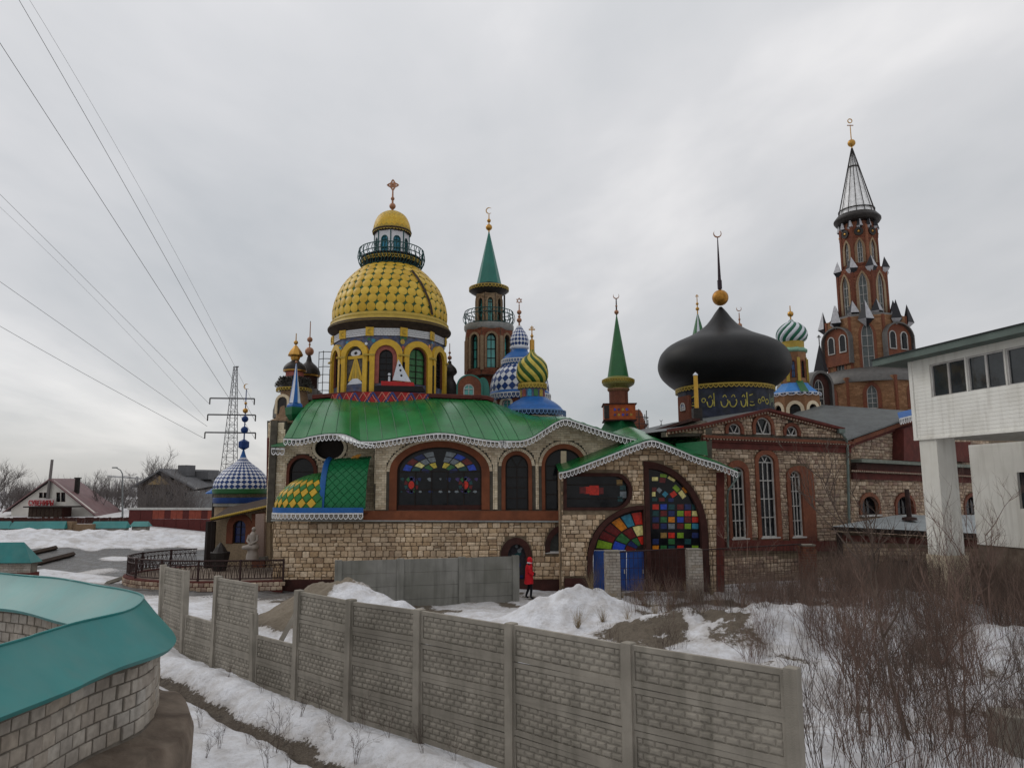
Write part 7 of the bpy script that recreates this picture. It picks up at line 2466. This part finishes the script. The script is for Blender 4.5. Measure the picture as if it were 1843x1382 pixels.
# white gabled house with red lettering
hA = at(20, 925, 75)
FHo = Fr((hA.x, 75), (at(168, 925, 74).x, 74))
ho_ = thing('gabled_house', 'white gabled house with a maroon roof and a red lettered sign', 'house', (hA.x, 75, FHo.p(94, 935)[1]))
hp = lambda l, o=0: FHo.pl(l, o)
wn_ = [hp([(u0, v1), (u0, v0), (u1, v0), (u1, v1)]) for u0, v0, u1, v1 in ((70.5, 886, 77, 896), (78.5, 886, 85, 896), (101.5, 886, 108.5, 903), (110, 886, 117.5, 903))]
part('front_wall', MB().plate(hp([(20, 940), (20, 916), (94, 864), (168, 922), (168, 942)]), wn_, .3, -.3), mat('white_house_siding', (.62, .59, .54), .7, var=.1, scale=1, dirt=(.50, .47, .43)), ho_, FHo.M())
for q_ in wn_:
    wq = part('window', MB().plate(q_, [[(x + (.05 if x < (q_[0][0] + q_[1][0]) / 2 + .0 else -.05), z + (.05 if z < (q_[0][1] + q_[2][1]) / 2 else -.05)) for x, z in q_]], .1, -.1), mDkMar, ho_, FHo.M())
    part('pane', MB().plate(q_, (), .02, -.14), mGlass, wq, FHo.M())
ap = hp([(94, 861)])[0]
le, re_ = hp([(10, 921)])[0], hp([(182, 931)])[0]
mHR = mat('maroon_house_roof', (.16, .09, .09), .6, var=.15, scale=1, bump=.1, dirt=(.2, .14, .14))
bkx, bkz = 3.2, .0
part('roof', MB().add([(ap[0], ap[1], .4), (re_[0], re_[1], .4), (re_[0] - 3.4, re_[1] + .1, -9), (ap[0] - 4.2, ap[1] + .15, -9), (ap[0], ap[1] - .14, .4), (re_[0], re_[1] - .14, .4)], [(0, 1, 2, 3), (4, 5, 1, 0)]), mHR, ho_, FHo.M())
part('roof', MB().add([(ap[0], ap[1], .4), (le[0], le[1], .4), (le[0] - 4.2, le[1], -9), (ap[0] - 4.2, ap[1] + .15, -9), (ap[0], ap[1] - .14, .4), (le[0], le[1] - .14, .4)], [(3, 2, 1, 0), (0, 1, 5, 4)]), mHR, ho_, FHo.M())
part('flank_wall', MB().add([(hp([(168, 922)])[0][0], hp([(168, 922)])[0][1], -.3), (hp([(168, 942)])[0][0], hp([(168, 942)])[0][1], -.3), (hp([(168, 942)])[0][0] - 3.6, hp([(168, 942)])[0][1], -9), (hp([(168, 922)])[0][0] - 3.6, hp([(168, 922)])[0][1], -9)], [(0, 1, 2, 3)]), MATS['white_house_siding'], ho_, FHo.M())
cc = FHo.w(hp([(129, 875)])[0][0] - .9, hp([(129, 877)])[0][1], -2)
part('chimney', MB().box(cc.x - .18, cc.x + .18, cc.y - .18, cc.y + .18, cc.z - .6, cc.z + 1.0).box(cc.x - .25, cc.x + .25, cc.y - .25, cc.y + .25, cc.z + .92, cc.z + 1.02), mDark, ho_)
# the sign reads as in the photograph
sme = text_mesh('СУВЕНИРЫ', .72, .03)
sme.materials.append(mat('red_sign_letter', (.42, .02, .025), .5))
sl_ = hp([(75, 909.5)], .5)[0]
xs_ = [v.co.x for v in sme.vertices]
sx_ = (hp([(97, 905)])[0][0] - hp([(53, 905)])[0][0]) / (max(xs_) - min(xs_))
sg = thing('shop_sign', 'red lettered shop sign on the front of the white gabled house', 'sign', FHo.w(sl_[0], sl_[1], .5))
link('letters', sme, sg, FHo.M() @ Matrix.Translation((sl_[0], sl_[1], .62)) @ Matrix.Diagonal((sx_, 1.0, 1, 1)))
part('sign_board', MB().box(sl_[0] - 1.35, sl_[0] + 1.35, sl_[1] - .12, sl_[1] + .65, .5, .56), mat('pale_sign_board', (.50, .46, .45), .7), sg, FHo.M())
kk = thing('market_kiosk', 'dark wooden kiosk with a flat roof under the shop sign', 'kiosk', FHo.w(*hp([(78, 940)], 2)[0], 2))
k0 = hp([(49, 945), (49, 913), (110, 945)], 2)
part('cabin', MB().box(k0[0][0], k0[2][0], k0[0][1], k0[1][1], 0.7, 2.0), mDkMar, kk, FHo.M())
part('flat_roof', MB().box(k0[0][0] - .2, k0[2][0] + 1.1, k0[1][1], k0[1][1] + .12, .5, 2.5), mFrame, kk, FHo.M())
for i in range(8):
    a = k0[0][0] + (k0[2][0] - k0[0][0]) * (i + .5) / 8
    part('plank', MB().box(a - .19, a + .19, k0[0][1], k0[1][1] - .06, 2.0, 2.03 + .01 * (i % 2)), mWood, kk, FHo.M())
lp0, lp1 = FHo.w(*FHo.p(86, 896, .25), .25), FHo.w(*FHo.p(94, 827, .25), .25)
lp0 = lp0 + (lp0 - lp1) * .6
single('leaning_pole', MB().tube([lp0, lp1], [.17, .13], 8), mat('grey_weathered_wood', (.16, .145, .14), .9, var=.25, scale=6, stretch=(1, 1, .15)), 'leaning grey wooden pole in front of the white gabled house', 'utility pole', base=lp0)
# dark house with grey roof behind bare trees
FH2 = Fr((at(246, 900, 86).x, 86), (at(346, 900, 84).x, 84))
h2_ = thing('grey_roofed_house', 'dark house with a grey hipped roof half hidden by bare trees', 'house', (at(246, 900, 86).x, 86, FH2.p(290, 925)[1]))
gp2 = lambda l, o=0: FH2.pl(l, o)
part('front_wall', MB().plate(gp2([(248, 930), (248, 876), (283, 853), (345, 876), (345, 930)]), (), .3, -.3), mat('dark_timber_wall', (.06, .05, .045), .85, var=.3, dirt=(.12, .09, .05)), h2_, FH2.M())
part('gable_panel', MB().plate(gp2([(266, 872), (288, 856), (306, 872)]), (), .06, .0), mat('ochre_gable_board', (.26, .19, .10), .8), h2_, FH2.M())
A2, B2_, C2 = gp2([(241, 877)])[0], gp2([(292, 843)])[0], gp2([(356, 878)])[0]
m3 = mat('grey_slate_roof', (.11, .11, .115), .7, var=.15, dirt=(.16, .16, .165))
part('roof', MB().add([(A2[0], A2[1], .5), (B2_[0], B2_[1], .3), (B2_[0] + 1.5, B2_[1], -8), (A2[0], A2[1], -8), (C2[0], C2[1], .5), (C2[0], C2[1], -8), (A2[0], A2[1] - .2, .5), (B2_[0], B2_[1] - .25, .4), (C2[0], C2[1] - .2, .5)], [(0, 1, 2, 3), (1, 4, 5, 2), (6, 7, 1, 0), (7, 8, 4, 1)]), m3, h2_, FH2.M())
D2 = gp2([(303, 850), (320, 836), (265, 856), (340, 846)])
part('dormer', MB().box(D2[0][0], D2[1][0], D2[0][1] - .4, D2[1][1], -3, -1.5).box(D2[2][0], D2[3][0] + .1, D2[2][1] - .4, D2[3][1], -5, -3.2), m3, h2_, FH2.M())
for u in (262, 300, 330):
    part('window', MB().plate(gp2([(u, 903), (u, 885), (u + 12, 885), (u + 12, 903)]), (), .05, .01), mGlass, h2_, FH2.M())
sh2 = at(360, 900, 80)
single('grey_shed', MB().box(sh2.x - 1.5, sh2.x + 1.6, sh2.y, sh2.y + 4, 1, sh2.z + .9).add([(sh2.x - 1.8, sh2.y - .2, sh2.z + .9), (sh2.x + 1.8, sh2.y - .2, sh2.z + 1.6), (sh2.x + 1.8, sh2.y + 4, sh2.z + 1.7), (sh2.x - 1.8, sh2.y + 4, sh2.z + 1.0)], [(0, 1, 2, 3)]), mat('light_grey_boards', (.2, .2, .2), .8, var=.2), 'light grey shed between the dark house and the blue dome chapel', 'shed', base=(sh2.x, sh2.y, 1))
# street lamp and distant crane
s_b, s_t = at(222, 915, 72), at(220.5, 853, 72)
single('street_lamp', MB().tube([s_b - Vector((0, 0, 1.2)), s_t, at(217, 846, 72), at(209, 841.5, 72)], [.09, .06, .05, .05], 6).box(*(lambda p: (p.x - .35, p.x + .1, p.y - .1, p.y + .1, p.z - .06, p.z + .06))(at(209, 841.5, 72))), mat('galvanised_pole', (.17, .18, .18), .6), 'tall curved street lamp between the two houses', 'street lamp', base=s_b)
cr0 = at(247, 862, 300)
single('tower_crane', MB().tube([at(194, 856.5, 300), at(255, 861, 300)], .35, 4).tube([at(247, 925, 300), at(247, 857, 300)], .5, 4).tube([at(247, 853, 300), at(215, 858, 300)], .12, 3), mat('pale_crane_paint', (.42, .42, .42), .8), 'pale tower crane far away between the houses', 'crane', base=at(247, 925, 300))

# ================================================================ power pylon and wires
mSteel = mat('dark_galvanised_steel', (.10, .10, .105), .6, metal=.2)
PY = 118
py = thing('power_pylon', 'tall lattice power pylon with three crossarms behind the blue dome', 'pylon', at(406, 930, PY))
top, bot = at(424, 660, PY), at(413, 935, PY)
bot = Vector((top.x - .3, top.y, 1.5))
hw0, hw1 = 1.25, .22
pylon_pt = lambda f, sx, sy: Vector((bot.x + (top.x - bot.x) * f + sx * (hw0 + (hw1 - hw0) * f), bot.y + sy * (hw0 + (hw1 - hw0) * f), bot.z + (top.z - bot.z) * f))
for sx in (-1, 1):
    for sy in (-1, 1):
        part('leg', MB().tube([pylon_pt(0, sx, sy), pylon_pt(1, sx, sy)], .055, 4), mSteel, py)
mb = MB()
nb_ = 22
for k in range(nb_):
    f0, f1 = k / nb_, (k + 1) / nb_
    for (a, b) in (((-1, -1), (1, -1)), ((1, -1), (1, 1)), ((1, 1), (-1, 1)), ((-1, 1), (-1, -1))):
        if k % 2: a, b = b, a
        mb.tube([pylon_pt(f0, *a), pylon_pt(f1, *b)], .03, 3)
        mb.tube([pylon_pt(f1, *a), pylon_pt(f1, *b)], .026, 3)
part('bracing', mb, mSteel, py, kind='stuff')
ends = {}
for k, (v, u0, u1) in enumerate(((716.5, 378, 458), (746, 374, 460), (778, 369, 460))):
    a, b = at(u0, v, PY), at(u1, v + 1, PY)
    part('crossarm', MB().tube([a, b], .12, 4), mSteel, py)
    for j, e_ in enumerate((a, b)):
        ins = part('insulator', MB().tube([e_, e_ - Vector((0, 0, 1.0))], .1, 6), mDark, py)
        ends[(k, j)] = e_ - Vector((0, 0, 1.0))
part('peak_arm', MB().tube([top, top + Vector((.5, 0, 0))], .1, 4), mSteel, py)
ends['t'] = top
WIRES = [((2, 1), 0, (187, 367), (0, 78), 'power wire meeting the left edge near the top corner'),
         ((1, 1), 0, (212, 311), (34, 0), 'dark power wire leaving through the top edge of the photo'),
         ((0, 1), 0, (230, 300), (53, 0), 'faint power wire beside the one leaving through the top edge'),
         ((0, 0), 0, (205, 554), (0, 350), 'dark power wire meeting the left edge about a quarter way down'),
         ((1, 0), 0, (190, 558), (0, 373), 'thin power wire just below the dark one at the left edge'),
         ('m', 0, (156, 616), (0, 507), 'power wire second lowest at the left edge'),
         ((2, 0), 0, (156, 675), (0, 587), 'lowest power wire at the left edge')]
ends['m'] = ends[(1, 0)] - Vector((0, 0, .9))
for key, q1, q2, q3, lab in WIRES:
    e0 = ends[key]
    e3 = atz(*q3, e0.z - .5)
    L0 = (e3 - e0).length
    pts = [e0]
    # follow the photographed line, with distance going from the pylon to the near end
    pu = lambda p: (CM.transposed() @ (p - CAM))
    c0_ = pu(e0)
    s0 = (CX + FPX * c0_.x / -c0_.z, CY - FPX * c0_.y / -c0_.z)
    y0_, y3_ = e0.y, e3.y
    seq = [s0, q2, q3]
    # quadratic through the three pixels, parameterised by inverse distance
    def invd(t): return 1 / (1 / y0_ + (1 / y3_ - 1 / y0_) * t)
    dq = lambda a, b: math.hypot(a[0] - b[0], a[1] - b[1])
    tm = dq(s0, q2) / (dq(s0, q2) + dq(q2, q3))
    for k in range(1, 31):
        t = k / 30 * 1.12
        l0 = (t - tm) * (t - 1) / ((0 - tm) * (0 - 1))
        l1 = (t - 0) * (t - 1) / ((tm - 0) * (tm - 1))
        l2_ = (t - 0) * (t - tm) / ((1 - 0) * (1 - tm))
        u = s0[0] * l0 + q2[0] * l1 + q3[0] * l2_
        v = s0[1] * l0 + q2[1] * l1 + q3[1] * l2_
        pts.append(at(u, v, invd(t)))
    thin = 'faint' in lab or 'thin' in lab
    single('power_wire', MB().tube(pts, [.0135 * (p.y / 60 + .25) * (.6 if thin else 1) for p in pts], 4), mSteel, lab, 'wire', 'power lines', base=pts[-1])

# ================================================================ bare shrubs, saplings, weeds, far trees
def twig_mesh(name, seed, h, nst, spread, lv, r0, m, kids=4, up=.35, curl=.22, seg=4, bw=.06):
    r = random.Random(seed)
    mb = MB()
    def grow_(p, d, ln, rd, l):
        pts, rs_ = [p], [rd]
        for s_ in range(seg):
            d = (d + Vector((r.gauss(0, curl), r.gauss(0, curl), r.gauss(0, curl) + up * .25))).normalized()
            p = p + d * (ln / seg)
            pts.append(p)
            rs_.append(rd * (1 - .75 * (s_ + 1) / seg))
        mb.tube(pts, rs_, 3, False)
        if l > 0:
            for q in range(kids + r.randrange(2)):
                f = r.uniform(.25, .98)
                i = min(seg - 1, int(f * seg))
                b = pts[i].lerp(pts[i + 1], f * seg - i)
                dd_ = (pts[i + 1] - pts[i]).normalized()
                side = Vector((r.gauss(0, 1), r.gauss(0, 1), r.gauss(.2, .6))).normalized()
                nd_ = (dd_ * .75 + side * .75 + Vector((0, 0, up))).normalized()
                grow_(b, nd_, ln * r.uniform(.35, .62), max(rd * .5, .0022 if h < 4 else .012), l - 1)
    for k in range(nst):
        a = r.uniform(0, 2 * PI)
        t = r.uniform(.05, spread)
        base = Vector((math.cos(a) * r.uniform(0, bw) * h, math.sin(a) * r.uniform(0, bw) * h, -.05))
        grow_(base, Vector((math.cos(a) * t, math.sin(a) * t, 1)).normalized(), h * r.uniform(.6, 1.0), r0 * r.uniform(.7, 1.1), lv)
    return mb.mesh(name, m)
mTwR = mat('reddish_twig_bark', (.15, .10, .08), .9, var=.3, scale=2, bump=0)
mTwB = mat('brown_twig_bark', (.085, .062, .05), .9, var=.3, scale=2, bump=0)
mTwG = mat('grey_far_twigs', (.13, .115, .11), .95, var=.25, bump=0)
mDry = mat('dry_straw', (.26, .20, .12), .95, var=.3, scale=3, bump=0)
SH = [twig_mesh('shrub', 500 + k, 1.45, 15, .8, 2, .0095, [mTwR, mTwB, mTwR][k % 3], 4, .28, .2, 4, .32) for k in range(6)]
SHs = [twig_mesh('shrub_upright', 520 + k, 1.5, 30, .3, 1, .006, [mTwR, mTwB][k % 2], 5, .5, .12, 4, .42) for k in range(4)]
def put(name, me, x, y, s, label, cat, group, rz=None, sz=None, dz=0.0):
    z = GH(x, y) + dz
    M = Matrix.Translation((x, y, z)) @ Matrix.Rotation(rz if rz is not None else RS.uniform(0, 6.28), 4, 'Z') @ Matrix.Diagonal((s, s, sz or s, 1))
    o = link(name, me, None, M)
    tag(o, label, cat, group)
    return o
rb_ = random.Random(77)
n = 0
def okp(x, y):
    dF = (Vector((x, y)) - FA).dot(FN)
    lF = (Vector((x, y)) - FA).dot(FD)
    return dF < -.5 or lF < -.4
tries = 0
while n < 245 and tries < 8000:
    tries += 1
    y = rb_.uniform(10.2, 29.0)
    x = rb_.uniform(1.5, 17.5)
    u = CX + FPX * x / y
    if u > 1930 or not okp(x, y): continue
    dens = (.32 * sst(1010, 1120, u) * sst(16.5, 19, y) + sst(1150, 1470, u)) * (.5 + .5 * sst(16, 22, y) + .5 * sst(15, 11, y))
    if u < 1430 and y < 17: dens *= .12
    if rb_.random() > dens: continue
    if y > 26.6 and u < 1300: continue
    if y < 15 and rb_.random() < .12: continue
    up_ = rb_.random() < (.7 if y > 16 else .35)
    s_ = rb_.uniform(.65, 1.15) * (1.0 if y < 22 else 1.1)
    if u < 1440: s_ *= .62
    kx = rb_.randrange(4 if up_ else 6)
    look = ('tall ' if s_ > .98 else 'low ' if s_ < .78 else '') + ('upright ' if up_ else 'spreading ') + (('reddish', 'brown')[kx % 2] if up_ else ('reddish', 'brown', 'reddish')[kx % 3]) + ' bare shrub '
    if y > 15:
        zone = 'before the stone hall windows' if 1440 < u < 1520 else 'before the pale roofed shed' if 1440 < u < 1650 else 'round the foot of the white pillar' if 1440 < u < 1740 else 'below the white sided wall' if u > 1440 else \
            'on the snow mound before the stone hall' if y < 22 else 'before the gatehouse and pillars'
    else:
        zone = 'in the snow beside the concrete fence end' if u < 1560 else 'round the leaning sapling at the bottom right' if u < 1720 else 'at the right edge near the concrete block'
    put('shrub', (SHs if up_ else SH)[kx], x, y, s_, look + zone, 'shrub', 'bare shrubs ' + zone)
    n += 1
# single stems and saplings near the right edge
SAP = [twig_mesh('sapling', 601, 3.3, 1, .3, 3, .045, mTwB, 6, .25, .10, 7), twig_mesh('sapling', 602, 3.0, 2, .5, 3, .028, mTwR, 5, .3, .10, 6), twig_mesh('sapling', 603, 3.4, 1, .12, 2, .02, mTwR, 6, .3, .07, 7)]
for (u, v, k, s_, rz, lab) in ((1648, 1360, 0, 1.0, 2.2, 'dark bare sapling with a leaning trunk at the bottom right'), (1560, 1330, 1, .8, .5, 'two stemmed bare sapling nearest the concrete fence end'),
                               (1720, 1320, 1, .95, 3.0, 'spreading bare sapling right of the leaning one at the bottom right'), (1712, 1120, 2, 1.05, 1.0, 'thin upright sapling in front of the white pillar'),
                               (1336, 1140, 1, .75, 1.9, 'dark twin stemmed sapling on the snow mound before the stone hall'), (1500, 1090, 2, .9, 4.0, 'thin pale sapling before the corner of the shed'), (1790, 1180, 1, 1.0, 5.1, 'bare sapling at the right edge below the white building')):
    p = atz(u, v, .55)
    put('sapling', SAP[k], p.x, p.y, s_, lab, 'sapling', None, rz)
# dry grass tufts
TU = [twig_mesh('grass_tuft', 640 + k, .75, 70, .5, 0, .004, mDry, 0, .2, .16, 3) for k in range(3)]
for i, (u, v, s_) in enumerate([(1040, 1120, 1.0), (1065, 1105, .9), (1085, 1118, .8), (1160, 1100, .7), (1205, 1085, .8), (1120, 1060, .7), (1150, 1062, .8), (1185, 1058, .8), (1290, 1075, .8), (1230, 1110, .7), (1265, 1095, .6), (1005, 1095, .5), (1100, 1098, .8), (1140, 1085, .7), (1180, 1120, .7), (1250, 1068, .8), (1310, 1100, .7), (1345, 1085, .7), (1380, 1110, .7), (1130, 1120, .6), (1215, 1062, .7), (1160, 1050, .8), (1235, 1052, .8), (1280, 1056, .8)]):
    p = atz(u, v, .8)
    put('grass_tuft', TU[i % 3], p.x, p.y, s_, 'clump of dry straw coloured grass sticking out of the snow behind the fence', 'grass', 'dry grass behind the fence')
WE = [twig_mesh('dead_weed', 660 + k, .62, 4 + k % 3, .5, 2, .0045, mTwB, 3, .2, .2, 4) for k in range(4)]
rw_ = random.Random(9)
for i, (u, v, s_) in enumerate([(330, 1265, .6), (360, 1310, .8), (395, 1345, .7), (430, 1300, .6), (480, 1372, 1.0), (495, 1350, 1.1), (540, 1300, .8), (575, 1285, .8), (600, 1330, .7), (655, 1320, .8), (640, 1360, .9), (700, 1350, .7), (760, 1376, .8), (560, 1240, .5), (410, 1235, .5), (470, 1262, .6), (520, 1375, .7), (820, 1378, .6), (370, 1360, .6), (445, 1335, .7)]):
    p = atz(u, v, .55)
    put('dead_weed', WE[i % 4], p.x, p.y, s_, 'dead dark weed stalk on the snow strip between the near wall and the fence', 'weed', 'weeds on the snow strip')
# far bare trees on the left skyline
FT = [twig_mesh('bare_tree', 700 + k, 7.5, 2, .3, 3, .12, mTwG, 6, .3, .14, 5) for k in range(4)]
rt = random.Random(31)
trees = [(-5, 84, .95), (22, 78, .7), (48, 95, .6), (150, 100, .8), (178, 92, .85), (205, 98, .8), (235, 100, .85), (268, 95, 1.35), (285, 92, 1.15), (260, 78, .75), (300, 77, .85), (325, 76, .8), (340, 90, .8), (370, 110, 1.0), (-40, 90, 1.1), (120, 120, .8), (395, 120, .9), (160, 85, .6), (190, 80, .6), (215, 82, .6)]
LT = ['bare grey tree on the skyline left of the white gabled house', 'bare grey tree behind and between the two far houses', 'bare grey tree in front of or beside the dark grey roofed house']
for i, (u, Y, s_) in enumerate(trees):
    p = at(u, 925, Y)
    k = 0 if u < 60 else (2 if 245 < u < 345 else 1)
    z = GH(p.x, Y)
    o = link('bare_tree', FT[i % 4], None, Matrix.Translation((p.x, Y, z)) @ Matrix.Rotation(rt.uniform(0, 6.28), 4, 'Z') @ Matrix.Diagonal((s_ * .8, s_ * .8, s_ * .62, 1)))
    tag(o, LT[k], 'tree', ['trees left of the white house', 'trees between the far houses', 'trees round the dark house'][k])
# far belt of woods closing the horizon
mb = MB()
r = random.Random(5)
tw_ = FT[0]
for i in range(1500):
    a = r.uniform(-1.1, 1.1)
    d = r.uniform(330, 420)
    x, y = math.sin(a) * d, math.cos(a) * d
    h = r.uniform(7, 13)
    for q in range(5):
        dx = r.uniform(-1.8, 1.8)
        mb.add([(x - .15, y, 1), (x + .15, y, 1), (x + dx, y + r.uniform(-1, 1), 1 + h * r.uniform(.7, 1)), (x + dx * 1.6, y, 1 + h * r.uniform(.3, .6))], [(0, 1, 2), (0, 1, 3)])
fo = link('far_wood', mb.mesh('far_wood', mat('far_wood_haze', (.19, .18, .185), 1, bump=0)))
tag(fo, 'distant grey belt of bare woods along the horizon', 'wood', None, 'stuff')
# hedge of low scrub under the far trees
HD = [twig_mesh('scrub', 720 + k, 2.6, 18, .6, 1, .03, mTwG, 5, .3, .2, 4) for k in range(3)]
for i in range(46):
    u = -30 + i * 9.2 + rt.uniform(-4, 4)
    Y = rt.uniform(82, 100) if not 235 < u < 350 else rt.uniform(68, 74)
    p = at(u, 925, Y)
    z = GH(p.x, Y)
    s_ = rt.uniform(.8, 1.4)
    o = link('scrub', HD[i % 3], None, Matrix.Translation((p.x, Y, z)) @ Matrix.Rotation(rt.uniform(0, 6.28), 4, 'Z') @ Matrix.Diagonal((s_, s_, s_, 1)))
    tag(o, 'low bare scrub at the foot of the far trees behind the maroon and brown fences', 'shrub', 'far scrub')

# ================================================================ bits and pieces
p = atz(1822, 1390, .45)
zt9 = at(1822, 1292, p.y).z
single('concrete_block', MB().add([(p.x + a, p.y + b, z) for a, b, z in ((0, 0, .2), (1.0, -.2, .2), (1.0, .5, .2), (.02, .6, .2), (.03, .02, zt9), (1.0, -.18, zt9), (1.0, .45, zt9), (.05, .55, zt9))], [(0, 1, 5, 4), (1, 2, 6, 5), (2, 3, 7, 6), (3, 0, 4, 7), (4, 5, 6, 7)]), mConc, 'grey concrete block cut by the right edge at the bottom', 'block', base=(p.x, p.y, .2))
k0_, k1_ = atz(192, 1050, .75), atz(245, 1026, .7)
single('kerb', MB().tube([k0_, k1_ + Vector((.4, .6, 0))], .1, 4), mConc, 'concrete kerb beside the wet lane left of the iron railing', 'kerb', base=k0_)
for u0, v0, u1, v1, lab in ((55, 1003, 100, 998, 'dark plank lying at the foot of the snow bank'), (62, 1013, 132, 1001, 'long dark plank on the lane below the snow bank')):
    a, b = atz(u0, v0, 1.0), atz(u1, v1, 1.0)
    a.z, b.z = GH(a.x, a.y) + .1, GH(b.x, b.y) + .1
    single('plank', MB().tube([a, b], .13, 4), mWood, lab, 'plank', base=a)
